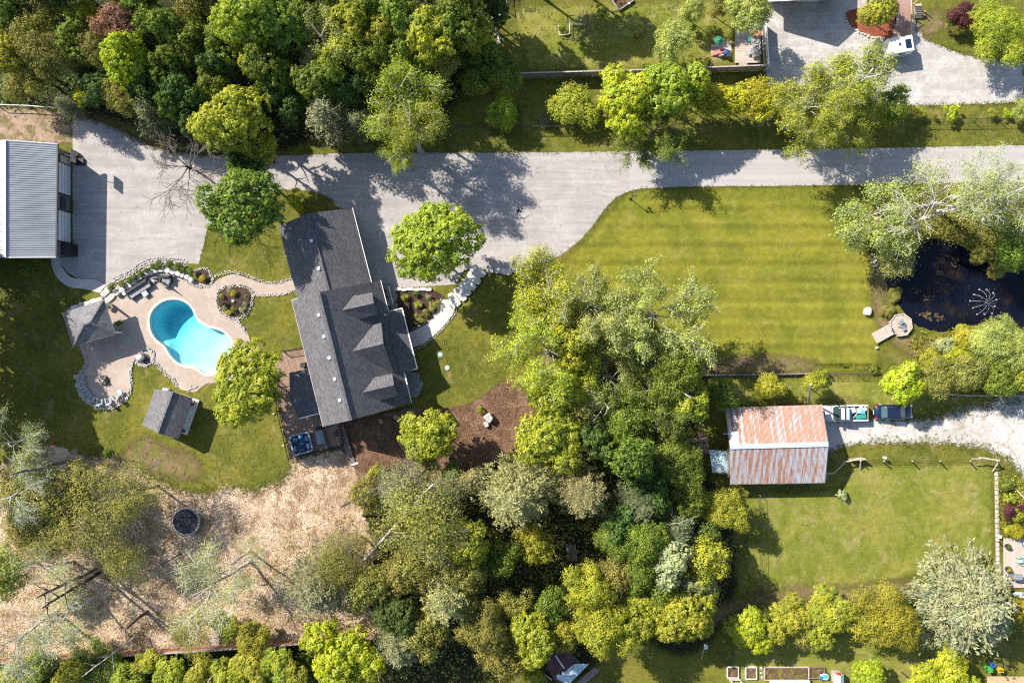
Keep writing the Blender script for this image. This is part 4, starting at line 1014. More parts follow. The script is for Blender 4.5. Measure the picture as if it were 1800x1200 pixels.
BEDS = [(389, 521, 5, 'b', 'left rim of the round bed'), (403, 510, 5, 'm', 'top of the round bed'), (411, 514, 6.5, 'cg', 'beside the pale one at the top of the round bed'), (433, 520, 4.5, 'fg', 'right rim of the round bed'), (430, 534, 5, 'm', 'right side of the round bed'), (427, 545, 7, 'm', 'lower right of the round bed'), (411, 544, 6, 'g', 'bottom middle of the round bed'), (401, 548, 6, 'cg', 'lower left of the round bed'), (394, 541, 5.5, 'm', 'left lower rim of the round bed'), (396, 533, 5, 'pu', 'left middle of the round bed')]
for x, y, r, st, l in BEDS: tree(x, y, r, .55, st, 'garden plant at the ' + l, 'garden_plant', 'plant', group='plants in the round bed')
FB = [(712, 524, 8, 'y', 'nearest the stone landing'), (732, 516, 7, 'g', 'spiky one by the stone edging'), (734, 535, 9, 'y', 'largest pale one in the middle'), (754, 522, 6.5, 'm', 'under the porch maple'), (762, 538, 11, 'o', 'dull mass beside the walk'), (750, 552, 10, 'o', 'dull mass further down the walk'), (764, 541, 6, 'sp', 'blue green one beside the walk'), (738, 562, 10, 'o', 'at the lower end of the bed'), (746, 548, 5, 'm', 'small mint one near the walk')]
for x, y, r, st, l in FB: tree(x, y, r, .6, st, 'front bed plant, ' + l, 'garden_plant', 'plant', group='plants in the front bed')

# undergrowth that nobody could count
def undergrowth(name, poly_px, n, mat, size, label, hmax=.7, leaves=9, cl=.3):
    w = np.array(PW(poly_px)); x0, y0 = w[:, 0].min(), w[:, 1].min(); x1, y1 = w[:, 0].max(), w[:, 1].max()
    q = rng.uniform((x0, y0), (x1, y1), (n * 3, 2)); q = q[sdf(q[:, 0], q[:, 1], w) > 0][:n]
    c = np.column_stack([q, rng.uniform(.08, hmax, len(q))]); k = len(c)
    off = rng.normal(size=(k, leaves, 3)) * cl; off[..., 2] *= .4
    C = (c[:, None] + off).reshape(-1, 3); C[:, 2] = np.maximum(C[:, 2], .05)
    N = unit(rng.normal(size=C.shape) * .6 + np.array([0, 0, 1.0]))
    V, F = leaf_quads(C, N, size, .7)
    o = link_mesh(name, np_mesh(name, V, F, {'r': ('FACE', np.repeat(rng.random(k), leaves) * .6 + rng.random(k * leaves) * .4)}), None, [mat])
    return tag(o, label, 'undergrowth', None, 'stuff')
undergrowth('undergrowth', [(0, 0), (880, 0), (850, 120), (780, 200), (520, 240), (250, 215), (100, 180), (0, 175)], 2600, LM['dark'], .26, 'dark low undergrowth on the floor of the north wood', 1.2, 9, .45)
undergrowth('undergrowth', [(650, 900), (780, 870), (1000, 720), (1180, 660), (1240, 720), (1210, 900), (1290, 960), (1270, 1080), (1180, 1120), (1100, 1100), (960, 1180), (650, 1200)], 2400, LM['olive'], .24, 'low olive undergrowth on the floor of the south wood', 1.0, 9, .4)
undergrowth('undergrowth', [(0, 985), (120, 960), (230, 1000), (330, 1050), (420, 1130), (180, 1150), (0, 1160)], 420, LM['olive'], .13, 'thin weeds growing through the wood chips at the lower left', .35, 9, .35)
undergrowth('undergrowth', [(430, 1010), (520, 930), (640, 900), (650, 1110), (430, 1130)], 420, LM['olive'], .13, 'thin weeds growing through the wood chips beside the grey pine', .35, 9, .35)
undergrowth('undergrowth', [(0, 790), (110, 800), (300, 880), (330, 970), (140, 985), (0, 975)], 420, LM['olive'], .13, 'thin weeds under the dull olive trees', .35, 9, .35)
undergrowth('undergrowth', [(0, 1178), (380, 1160), (560, 1150), (560, 1210), (0, 1210)], 700, LM['green'], .24, 'green undergrowth behind the orange fence', 1.0, 9, .4)
undergrowth('undergrowth', [(1600, 590), (1680, 585), (1800, 580), (1800, 690), (1640, 690), (1610, 650)], 700, LM['yellowgreen'], .18, 'mixed grass and weeds on the south bank of the pond', .6, 9, .35)
undergrowth('undergrowth', [(1540, 340), (1800, 330), (1800, 470), (1760, 470), (1700, 430), (1600, 420), (1550, 440)], 800, LM['olive'], .2, 'rough weeds under the willows north of the pond', .6, 9, .35)
undergrowth('undergrowth', [(1300, 1050), (1500, 1065), (1620, 1050), (1640, 1120), (1560, 1120), (1400, 1125), (1290, 1110)], 260, LM['green'], .2, 'weeds under the row of yellow green trees', .5, 9, .35)
undergrowth('undergrowth', [(1750, 830), (1800, 840), (1800, 940), (1755, 930)], 160, LM['yellowgreen'], .16, 'mixed herbs between the paddock fence and the deck', .5, 9, .3)
# wood chips lying loose on the ground
def chips(name, poly_px, n, mat, label, size=.12):
    w = np.array(PW(poly_px)); x0, y0 = w[:, 0].min(), w[:, 1].min(); x1, y1 = w[:, 0].max(), w[:, 1].max()
    q = rng.uniform((x0, y0), (x1, y1), (n * 2, 2)); q = q[sdf(q[:, 0], q[:, 1], w) > .1][:n]
    C = np.column_stack([q, rng.uniform(.03, .09, len(q))]); N = unit(rng.normal(size=C.shape) * .55 + np.array([0, 0, 1.0]))
    V, F = leaf_quads(C, N, size, .5)
    o = link_mesh(name, np_mesh(name, V, F, {'r': ('FACE', rng.random(len(F)))}), None, [mat])
    return tag(o, label, 'wood chips', None, 'stuff')
M['chip'] = leaf_mat('chip', (.24, .155, .10), (.39, .30, .225), .0, .2)
M['chip_dark'] = leaf_mat('chip_dark', (.08, .045, .03), (.20, .12, .08), .0, .2)
chips('wood_chips', [(0, 830), (150, 808), (240, 830), (350, 875), (440, 866), (510, 838), (545, 806), (602, 795), (636, 850), (640, 950), (655, 1110), (0, 1165)], 42000, M['chip'], 'pale wood chips spread over the ground in the lower left')
chips('mulch_chips', [(600, 790), (572, 755), (720, 720), (830, 712), (880, 680), (905, 675), (940, 740), (880, 795), (830, 830), (640, 848)], 13000, M['chip_dark'], 'brown bark mulch chips spread south of the house')

def tufts(label, pts_px, n, w, mat, size=.11, leaves=6, cl=.10, hz=.08):
    """grass creeping over an edge"""
    P_ = [Vector(P(*p)) for p in pts_px]; seg = [(P_[i], P_[i + 1], (P_[i + 1] - P_[i]).length) for i in range(len(P_) - 1)]; tot = sum(s[2] for s in seg); c = []
    for a, b, L in seg:
        for _ in range(int(n * L / tot)):
            p = a.lerp(b, rnd.random()); c.append((p.x + rnd.gauss(0, w), p.y + rnd.gauss(0, w), .03))
    c = np.array(c); k = len(c); off = rng.normal(size=(k, leaves, 3)) * cl; off[..., 2] = np.abs(off[..., 2]) * hz / cl
    C = (c[:, None] + off).reshape(-1, 3); N = unit(rng.normal(size=C.shape) * .5 + np.array([0, 0, 1.0]))
    V, F = leaf_quads(C, N, size, .5)
    tag(link_mesh('grass_tufts', np_mesh('grass_tufts', V, F, {'r': ('FACE', rng.random(len(F)))}), None, [mat]), label, 'grass', None, 'stuff')
M['weed'] = leaf_mat('weed', (.085, .105, .018), (.100, .110, .022), .1, .3)
M['tuft'] = leaf_mat('tuft', (.060, .075, .014), (.110, .105, .020), .1, .3)
tufts('grass tufts along the upper edge of the driveway', [(480, 275), (600, 270), (900, 269), (1100, 267), (1500, 261), (1800, 255)], 500, .09, M['weed'], .08)
tufts('grass tufts along the lower edge of the driveway', [(1800, 319), (1500, 325.5), (1200, 329), (1128, 331), (1106, 336), (1088, 344), (1072, 357), (1056, 377), (1040, 400), (1018, 424), (990, 446), (950, 466)], 450, .09, M['weed'], .08)
tufts('grass tufts round the grass island by the garage', [(592, 362), (583, 350), (566, 341), (540, 335), (500, 333), (400, 350), (375, 385), (365, 402), (358, 432), (350, 464)], 200, .09, M['weed'], .08)
tufts('grass and dead leaves at the forest edge of the gravel yard', [(128, 205), (170, 211), (210, 228), (250, 250), (290, 264), (350, 272), (480, 275)], 600, .22, M['tuft'])
tufts('grass tufts on the edges of the upper right gravel yard', [(1350, 184), (1480, 187), (1640, 186), (1800, 179), (1800, 112), (1750, 106), (1700, 98), (1660, 84), (1640, 74), (1622, 68)], 600, .12, M['tuft'])
tufts('grass tufts on the border of lawn and wood chips', [(150, 800), (200, 802), (240, 822), (290, 850), (350, 869), (400, 856), (440, 862), (480, 850), (508, 832), (514, 806)], 900, .45, M['tuft'])
tufts('weeds on the borders of the white gravel track', [(1530, 778), (1640, 778), (1720, 785), (1770, 805), (1800, 835)], 500, .5, M['tuft'])
tufts('weeds on the upper border of the white gravel track', [(1620, 738), (1660, 728), (1720, 712), (1800, 702)], 600, .7, M['tuft'])
def lawn_weeds(label, poly_px, n):
    w = np.array(PW(poly_px)); x0, y0 = w[:, 0].min(), w[:, 1].min(); x1, y1 = w[:, 0].max(), w[:, 1].max()
    q = rng.uniform((x0, y0), (x1, y1), (n * 2, 2)); q = q[sdf(q[:, 0], q[:, 1], w) > .3][:n]; k = len(q); c = np.column_stack([q, np.full(k, .03)])
    off = rng.normal(size=(k, 6, 3)) * rng.uniform(.05, .16, (k, 1, 1)); off[..., 2] = np.abs(off[..., 2]) * .25
    C = (c[:, None] + off).reshape(-1, 3); N = unit(rng.normal(size=C.shape) * .35 + np.array([0, 0, 1.0])); V, F = leaf_quads(C, N, .13, .6)
    tag(link_mesh('lawn_weeds', np_mesh('lawn_weeds', V, F, {'r': ('FACE', np.repeat(rng.random(k), 6) * .8 + .1)}), None, [M['weed']]), label, 'grass', None, 'stuff')
lawn_weeds('clover and longer tufts in the lawn round the pool', [(0, 500), (160, 520), (140, 700), (240, 720), (360, 690), (480, 600), (500, 830), (350, 860), (230, 800), (60, 770), (0, 780)], 500)
lawn_weeds('clover and longer tufts on the neighbour lawn', [(895, 5), (1285, 0), (1285, 110), (920, 125)], 400)
lawn_weeds('clover and longer tufts on the verge of the road', [(600, 235), (1340, 225), (1800, 220), (1800, 250), (600, 265)], 350)
lawn_weeds('clover and longer tufts on the front lawn', [(860, 485), (930, 480), (900, 660), (760, 710), (735, 620), (800, 560)], 160)
# ---------------------------------------------------------------- buildings
def V3(t): return Vector(t)
def plane_hit(px, py, pts):
    a, b, c = (Vector(p) for p in pts[:3]); n = (b - a).cross(c - a); C = Vector((0, 0, H)); d = Vector(P(px, py, 0)) - C
    return C + d * (n.dot(a - C) / n.dot(d))
def offset_in(p, q, t): return Vector(p).lerp(Vector(q), t)
def gable_wall(mb, a, b, apex, zbase=0, t=.15):
    """vertical wall under two roof points and an apex"""
    a, b, apex = Vector(a), Vector(b), Vector(apex)
    n = Vector((b.y - a.y, a.x - b.x, 0)).normalized() * t
    mb.slab([(a.x, a.y, zbase), (b.x, b.y, zbase), b, apex, a], 0, off=-n)
def gutter(parent, pts, mat, name='gutter', w=.13, h=.12, dz=-.06):
    for i in range(len(pts) - 1):
        mb = MB(); mb.beam(Vector(pts[i]) + Vector((0, 0, dz)), Vector(pts[i + 1]) + Vector((0, 0, dz)), w, h); mb.build(name, mat, parent)

hz = P(620, 600); house = thing('house', (hz[0], hz[1], 0), 'large house with dark grey shingle roof and three dormers', 'house')
eTL, eBL, rB, rT = P(513, 527.4, 4.2), P(568, 749.4, 4.2), P(616.5, 738.4, 8.0), P(560.2, 513.3, 8.0)
eBR, eTR = P(723, 708, 3.0), P(668.6, 492.5, 3.0)
MB().slab([eTL, eBL, rB, rT], .16).build('roof', M['shingle'], house, label='main roof slope facing the pool')
RM = [rT, rB, eBR, eTR]
MB().slab([rT, rB, eBR, eTR], .16).build('roof', M['shingle'], house, label='main roof slope with the dormers')
cap = MB(); cap.beam(Vector(rT) + Vector((0, 0, .03)), Vector(rB) + Vector((0, 0, .03)), .3, .06); cap.build('ridge_cap', M['shingle'], house)
g1, g2 = P(541.7, 375, 5.6), P(583, 531, 5.6); gr1, gr2 = P(619, 365.5, 3.0), P(658, 517, 3.0); gl1, gl2 = P(489, 397, 3.2), P(526, 534, 3.2)
MB().slab([gl1, gl2, g2, g1], .16).build('garage_roof', M['shingle'], house)
MB().slab([g1, g2, gr2, gr1], .16).build('garage_roof', M['shingle'], house)
cap = MB(); cap.beam(Vector(g1) + Vector((0, 0, .03)), Vector(g2) + Vector((0, 0, .03)), .3, .06); cap.build('ridge_cap', M['shingle'], house)
# porch roof beside the front walk
pi1, pi2 = plane_hit(674, 551, RM), plane_hit(702, 655, RM)
pr = [pi1 + Vector((0, 0, .04)), pi2 + Vector((0, 0, .04)), P(733.3, 647.7, 2.6), P(706.8, 541.6, 2.6)]
MB().slab(pr, .14).build('porch_roof', M['shingle'], house)
MB().slab([pi1 + Vector((0, 0, .05)), pi1 + Vector((.0, 0, -1.2)), P(706.8, 541.6, 2.5)], 0, off=(.1, -.3, 0)).build('porch_side', M['siding'], house)
# walls
w = MB()
def inset(poly, d):
    n = len(poly); out = []
    cx = sum(p[0] for p in poly) / n; cy = sum(p[1] for p in poly) / n
    for p in poly:
        v = Vector((cx - p[0], cy - p[1])); out.append((p[0] + v.x / v.length * d, p[1] + v.y / v.length * d))
    return out
w.prism(inset([eTL, eBL, eBR, eTR], .7), 0, 2.9)
mwall = [Vector(eTL) + Vector((.5, -.3, -.35)), Vector(eTR) + Vector((-.5, -.35, -.3)), Vector(rT) + Vector((0, -.35, -.4))]
gable_wall(w, mwall[0], mwall[1], mwall[2]); 
gable_wall(w, Vector(eBL) + Vector((.4, .4, -.35)), Vector(eBR) + Vector((-.5, .35, -.3)), Vector(rB) + Vector((0, .4, -.4)), 0, -.15)
w.prism(inset([gl1, gl2, gr2, gr1], .6), 0, 2.9)
gable_wall(w, Vector(gl1) + Vector((.4, -.4, -.3)), Vector(gr1) + Vector((-.4, -.4, -.3)), Vector(g1) + Vector((0, -.4, -.35)))
w.build('wall', M['siding'], house)
# dormers
def dormer(rb, vT, fT, rf, vB, fB, low=0.0):
    zr = plane_hit(*rb, RM); a = plane_hit(*vT, RM) if vT else None; b = plane_hit(*vB, RM) if vB else None
    pr_ = Vector(P(*rf, zr.z)); back = zr + Vector((0, 0, .02))
    if a is None: T = plane_hit(*fT, RM) + Vector((0, 0, .15)); B = plane_hit(*fB, RM) + Vector((0, 0, .15)); la = [back, T, pr_]; lb = [back, pr_, B]
    else: T = Vector(P(*fT, a.z)); B = Vector(P(*fB, b.z)); la = [back, a + Vector((0, 0, .03)), T, pr_]; lb = [back, pr_, B, b + Vector((0, 0, .03))]
    d0 = MB().slab(la, .12).build('dormer_roof', M['shingle'], house); MB().slab(lb, .12).build('dormer_roof', M['shingle'], house)
    bk = (back - pr_); bk.z = 0; bk = bk.normalized()
    T2, B2, R2 = T + bk * .3 + Vector((0, 0, -.12)), B + bk * .3 + Vector((0, 0, -.12)), pr_ + bk * .3 + Vector((0, 0, -.2))
    m = MB()
    lowz = min(T2.z, B2.z) - 1.9
    if a is not None:
        ta = T2.lerp(B2, .06); ba = B2.lerp(T2, .06)
        m.slab([R2, ta, Vector((ta.x, ta.y, lowz)), Vector((ba.x, ba.y, lowz)), ba], 0, off=bk * .1)
        for q, v in ((ta, a), (ba, b)):
            m.slab([q, v.lerp(q, .05), Vector((q.x, q.y, lowz))], 0, off=(0, .05, 0))
    else:
        m.slab([R2, T2, B2], 0, off=bk * .1)
    dw_ = m.build('dormer_wall', M['siding'], house)
    c = (T2 + B2) / 2 - bk * .06; wd = (T2 - B2).normalized(); ztop = .1 if a is None else -.25
    q = MB(); q.slab([c + wd * .5 + Vector((0, 0, ztop)), c - wd * .5 + Vector((0, 0, ztop)), c - wd * .5 + Vector((0, 0, ztop - .9 if a else ztop + .8)), c + wd * .5 + Vector((0, 0, ztop - .9 if a else ztop + .8))], 0, off=-bk * .05)
    q.build('window', M['glass'], dw_)
dormer((601.7, 545.4), (620.1, 521), (654.1, 513.7), (657, 533), (631.7, 561.2), (663.2, 552.5))
dormer((620.1, 617.4), None, (669.3, 555), (674, 604), None, (692.6, 654.6))
dormer((638, 689.8), (656.9, 664.1), (689.5, 656.4), (692.6, 676.6), (667, 703.6), (699, 695.3))
# white fascia and gutters seen along the eaves
gutter(house, [gr1, P(652.7, 496, 3.0)], M['white']); gutter(house, [eTR, P(682.7, 547.5, 3.0)], M['white'])
gutter(house, [P(682.7, 548, 2.7), P(706.8, 541.6, 2.7), P(733.3, 647.7, 2.7), P(710.4, 652.8, 2.7)], M['white'], dz=-.02)
gutter(house, [P(710.4, 652.8, 3.0), eBR], M['white']); gutter(house, [eTL, eBL], M['wood_cap']); gutter(house, [P(498, 430, 3.2), P(524, 524, 3.2)], M['wood_cap']); gutter(house, [eTL, P(524, 524, 4.6)], M['wood_cap'])
for x, y in ((561, 553.7), (570, 591), (579.5, 628.5), (589, 665.6), (597.7, 703)):
    c = plane_hit(x, y, [eTL, eBL, rB]); m = MB(); m.box(c + Vector((0, 0, .12)), (.26, .26, .16), R_(-76)); m.box(c + Vector((0, 0, .24)), (.33, .33, .05), R_(-76)); m.build('roof_vent', M['white_metal'], house)
for x, y in ((548.4, 423.7), (561, 472)):
    c = plane_hit(x, y, [gl1, gl2, g2]); m = MB(); m.box(c + Vector((0, 0, .12)), (.26, .26, .16), R_(-76)); m.box(c + Vector((0, 0, .24)), (.33, .33, .05), R_(-76)); m.build('roof_vent', M['white_metal'], house)
# garage doors, front door and windows under the eaves
gd = (Vector(gr2) - Vector(gr1)); gd.z = 0; gd.normalize(); gn = Vector((-gd.y, gd.x, 0))
if gn.x < 0: gn = -gn
for f in (.2, .5, .8):
    c = Vector(gr1).lerp(Vector(gr2), f) - gn * .50; c.z = 1.15
    m = MB(); 
    for k in range(4): m.box(c + Vector((0, 0, -.86 + k * .57)), (2.3, .08, .54), math.atan2(gd.y, gd.x))
    m.build('garage_door', M['white'], house)
for f in (.08, .62, .86):
    c = Vector(eTR).lerp(Vector(eBR), f) - gn * .62; c.z = 1.5
    m = MB(); m.box(c, (1.2, .1, 1.2), math.atan2(gd.y, gd.x)); m.build('window', M['glass'], house)
c = Vector(eTR).lerp(Vector(eBR), .40) - gn * .6; c.z = 1.05
MB().box(c, (1.0, .1, 2.1), math.atan2(gd.y, gd.x)).build('front_door', M['wood_orange'], house)
for f in (.03, .97):
    c = Vector(pr[3]).lerp(Vector(pr[2]), f) - gn * .25; MB().box((c.x, c.y, 1.25), (.18, .18, 2.5)).build('porch_post', M['white'], house)

# sunroom and deck behind the house
sr = [P(508.4, 655, 2.9), P(543, 647.5, 3.1), P(561.6, 726, 3.1), P(526.2, 735.3, 2.9), P(510, 701.7, 2.8)]
MB().slab(sr, .14).build('sunroom_roof', M['shingle'], house)
MB().prism(inset(sr, .5), .6, 2.75).build('sunroom_wall', M['glass'], house)
gutter(house, [sr[2], sr[3]], M['white']); 
MB().cyl(Vector(P(529, 701, 2.9)), .12, .35, 10).build('roof_vent', M['grey'], house)
dk = thing('deck', P(545, 770), 'brown plank deck with black railing behind the house', 'deck')
dp = [P(488, 668, .6), P(484, 640, .6), P(497, 617, .6), P(534, 611, .6), P(575, 752, .6), P(597, 744, .6), P(603, 781, .6), P(511, 805, .6), P(491, 722, .6)]
MB().prism(dp, .44, .60).build('deck_floor', M['deck'], dk)
b = MB(); b.prism(inset(dp, .25), 0, .43); b.build('deck_base', M['wood_grey'], dk)
rail_pts = [(497, 617), (534, 611)], [(488, 668), (491, 722), (511, 805), (603, 781), (598, 748)]
for seq in rail_pts:
    for i in range(len(seq) - 1):
        a = Vector(P(*seq[i], .6)); c = Vector(P(*seq[i + 1], .6)); n = max(1, round((c - a).length / 1.7))
        for zz in (.12, .98):
            MB().beam(a + Vector((0, 0, zz)), c + Vector((0, 0, zz)), .06, .06).build('rail', M['black'], dk)
        bal = MB()
        for k in range(int((c - a).length / .16)):
            p = a.lerp(c, (k + .5) / int((c - a).length / .16)); bal.box(p + Vector((0, 0, .55)), (.02, .02, .84))
        o = bal.build('baluster_row', M['black'], dk); o['kind'] = 'stuff'
        for k in range(n + 1):
            p = a.lerp(c, k / n); MB().box(p + Vector((0, 0, .52)), (.09, .09, 1.05)).build('post', M['black'], dk)
tk = R_(14)
tub = thing('hot_tub', P(532, 778, .6), 'square hot tub with dark blue moulded seats on the deck', 'hot tub')
tc = Vector(P(532, 778, .6)); Q = Matrix.Rotation(tk, 3, 'Z')
def rsq(hx, hy, r, n=5):
    out = []
    for sx, sy, a0 in ((1, 1, 0), (-1, 1, 90), (-1, -1, 180), (1, -1, 270)):
        for k in range(n + 1):
            a = R_(a0 + 90 * k / n); out.append(Vector((sx * (hx - r) + r * math.cos(a), sy * (hy - r) + r * math.sin(a), 0)))
    return out
def ringslab(mb, o, i_, z0, z1):
    n = len(o); vs = [Vector((p.x, p.y, z1)) for p in o] + [Vector((p.x, p.y, z1)) for p in i_] + [Vector((p.x, p.y, z0)) for p in o] + [Vector((p.x, p.y, z0)) for p in i_]
    vs = [Q @ v + tc for v in vs]
    mb.add(vs, [q for k in range(n) for q in ((k, (k + 1) % n, n + (k + 1) % n, n + k), (2 * n + k, 2 * n + (k + 1) % n, (k + 1) % n, k), (n + k, n + (k + 1) % n, 3 * n + (k + 1) % n, 3 * n + k))])
m = MB(); ringslab(m, rsq(1.22, 1.22, .38), rsq(1.05, 1.05, .3), 0, .72); m.build('shell', M['tub_light'], tub)
m = MB(); m.prism([tuple(Q @ v + tc)[:2] for v in rsq(1.07, 1.07, .3)], tc.z + .05, tc.z + .42); m.build('floor', M['tub'], tub)
for i, (x, y, sx, sy) in enumerate(((-.62, .6, .75, .75), (.1, .78, .7, .5), (.72, .45, .5, .7), (.74, -.5, .5, .8), (-.1, -.78, .9, .45), (-.75, -.45, .5, .8))):
    m = MB(); m.rock(Q @ Vector((x, y, .5)) + tc, (sx, sy, .26), tk, .06); m.build('seat', M['tub_light'] if i in (1, 2, 3) else M['tub'], tub, True)
m = MB(); m.rock(Q @ Vector((0, 0, .42)) + tc, (.5, .5, .12), tk, .05); m.build('jet_cluster', M['tub_light'], tub)
t_ = NT('tub_water'); bm = t_.n('Bump', {'Height': t_.noise(t_.pos(), 5, 4, .6, .5), 'Strength': .6, 'Distance': .08}).outputs[0]
fr = t_.math('MULTIPLY_ADD', t_.math('POWER', t_.n('LayerWeight', {'Blend': .5, 'Normal': bm}).outputs['Facing'], 5.0), .98, .02)
M['tub_water'] = t_.done(t_.n('MixShader', {0: fr, 1: t_.n('BsdfTransparent', {'Color': (.55, .72, .85)}).outputs[0], 2: t_.n('BsdfGlossy', {'Roughness': .04, 'Normal': bm}).outputs[0]}).outputs[0])
m = MB(); m.prism([tuple(Q @ v + tc)[:2] for v in rsq(1.045, 1.045, .3)], tc.z + .60, tc.z + .63); m.build('water', M['tub_water'], tub)
m = MB(); m.box(tc + Q @ Vector((1.0, 1.12, .8)), (.35, .2, .12), tk); m.build('cup_holder', M['white'], tub)
ft = thing('fire_table', P(565, 767, .6), 'grey covered rectangular table beside the hot tub', 'table')
c = Vector(P(565, 767, .6)); m = MB(); m.box(c + Vector((0, 0, .35)), (1.0, 1.65, .7), tk); m.build('cover', M['cover_grey'], ft, bevel=.04)
m = MB(); m.box(c + Vector((0, 0, .72)), (.7, 1.3, .05), tk); m.build('cover_panel', M['cover_grey'], ft)
def patio_chair(px, py, z, rz, fabric, frame, label, cat='chair', name='patio_chair', s=1.0, group=None):
    t = thing(name, P(px, py, z), label, cat, group); c = Vector(P(px, py, z)); q = Matrix.Rotation(rz, 3, 'Z')
    def bx(nm, p, d, mt, tilt=0):
        m = MB(); m.box(c + q @ (Vector(p) * s), tuple(x * s for x in d), M=q @ Matrix.Rotation(tilt, 3, 'X')); m.build(nm, mt, t)
    bx('seat', (0, 0, .42), (.52, .52, .06), fabric); bx('backrest', (0, -.30, .72), (.52, .05, .60), fabric, -.22)
    for x in (-.30, .30):
        bx('armrest', (x, -.02, .62), (.06, .56, .04), frame)
        for y in (-.25, .25): bx('leg', (x, y, .30), (.05, .05, .60), frame)
    return t
patio_chair(574.5, 783, .6, R_(150), M['grey'], M['grey'], 'grey sling chair at the corner of the covered table')
gt = thing('planter_box', P(561, 750, .6), 'dark box planter at the house corner on the deck', 'planter'); m = MB(); m.box(Vector(P(562, 751, .6)) + Vector((0, 0, .25)), (.7, .35, .5), tk); m.build('box', M['charcoal'], gt); m = MB(); m.box(Vector(P(562, 751, .6)) + Vector((0, 0, .52)), (.6, .26, .04), tk); m.build('soil', M['mulch'], gt)
gt = thing('grill', P(536, 640, .6), 'black covered grill on the deck near the sunroom', 'grill'); c = Vector(P(537, 641, .6)); m = MB(); m.box(c + Vector((0, 0, .45)), (.7, .55, .9), tk); m.build('cabinet', M['black'], gt); m = MB(); m.rock(c + Vector((0, 0, 1.0)), (.75, .6, .3), tk, .03); m.build('lid', M['charcoal'], gt)
ch = thing('stool', P(590, 763, .6), 'dark folding stool lying on the small deck', 'stool')
for a, b_2 in (((584, 762), (592, 757)), ((587, 768), (598, 760)), ((590, 757), (595, 768))):
    m = MB(); m.beam(P(*a, .75), P(*b_2, .95), .07, .05); m.build('leg', M['black'], ch)
MB().box(Vector(P(591, 762, 1.0)), (.4, .3, .05), .4).build('seat', M['charcoal'], ch)
rw = thing('boardwalk', P(613, 780), 'narrow brown boardwalk sloping down from the deck to the mulch', 'boardwalk')
a0, a1 = Vector(P(598, 746, .55)), Vector(P(619, 813, .12)); n = 34
dirv = (a1 - a0).normalized()
for k in range(n):
    p = a0.lerp(a1, (k + .5) / n); q = Vector(dirv).to_track_quat('X', 'Z').to_matrix(); m = MB(); m.box(p, ((a1 - a0).length / n - .02, .72, .05), M=q); m.build('board', M['wood_grey'], rw)
for s_ in (-.3, .3):
    sd = Vector((-dirv.y, dirv.x, 0)) * s_; m = MB(); m.beam(a0 + sd + Vector((0, 0, -.09)), a1 + sd + Vector((0, 0, -.08)), .06, .12); m.build('stringer', M['wood_grey'], rw)
st = thing('stone_step', P(624, 814), 'pale stone slab at the foot of the boardwalk', 'step'); m = MB(); m.rock(Vector(P(624, 815, .06)), (1.0, .38, .12), .3); m.build('slab', M['stone'], st)
for i, (x, y, l) in enumerate(((670, 740, 'left stepping stone in the mulch under the south gable'), (695, 732, 'right stepping stone in the mulch under the south gable'))):
    m = MB(); m.rock(Vector(P(x, y, .05)), (.55, .62, .10), .2); tag(m.build('stepping_stone', M['pink_paver']), l, 'paver')
# flagstones round the front
fs = thing('stone_terrace', P(725, 672), 'irregular grey flagstone terrace at the south east corner of the house', 'terrace')
for (x, y, dx, dy) in ((722, 662, 1.5, 1.2), (730, 664, 1.0, 1.3), (725, 676, 1.3, 1.1), (736, 678, 1.0, 1.4), (727, 690, 1.3, 1.0), (719, 690, 1.2, 1.2), (732, 690, .8, 1.0)):
    m = MB(); m.rock(Vector(P(x, y, .06)), (dx, dy, .12), -.3, .12); m.build('flagstone', M['stone_grey'], fs)
fs = thing('stone_landing', P(690, 520), 'grey flagstone landing beside the porch roof', 'landing')
for (x, y, dx, dy) in ((683, 504, 1.4, .9), (690, 508, 1.0, 1.0), (686, 515, 1.1, 1.0), (692, 523, .9, 1.2), (687, 531, 1.0, 1.1), (693, 540, .8, 1.1), (689, 550, .8, 1.0)):
    m = MB(); m.rock(Vector(P(x, y, .07)), (dx, dy, .14), -.2, .12); m.build('flagstone', M['stone_grey'], fs)
fs = thing('stone_edging', P(726, 509), 'long pale stone edging at the head of the front bed', 'edging')
for k, x in enumerate((700, 711, 722, 733, 744, 754)):
    m = MB(); m.rock(Vector(P(x, 508 + (k % 2), .12)), (.85, .42, .22), .05, .15); m.build('stone', M['stone_pale'], fs)
MB().box(P(687, 518, .8), (.1, 2.2, .12), R_(14)).build('handrail', M['white'], fs)
fs = thing('stone_steps', P(822, 500), 'broad pale stone slab steps beneath the porch maple', 'steps')
for k, (x, y, r) in enumerate(((840, 478, .5), (833, 489, .7), (825, 499, .75), (817, 508, .8), (809, 517, .85), (799, 526, .9))):
    m = MB(); m.rock(Vector(P(x, y, .34 - .045 * k)), (1.95, .95, .16), -r, .06, top=.95); m.build('step', M['stone_pale'], fs)
fs = thing('boulder_row', P(895, 474), 'row of squared white armour stones between driveway and lawn', 'stone row')
for k, (x, y, L) in enumerate(((862, 476, .85), (876, 476, .9), (891, 478, 1.3), (907, 475, .95), (919, 476, .9), (931, 471, .8), (940, 467, .6))):
    m = MB(); m.rock(Vector(P(x, y, .2)), (L, .62 + .05 * (k % 3), .4), rnd.uniform(-.1, .15), .1); m.build('boulder', M['stone_pale'], fs)

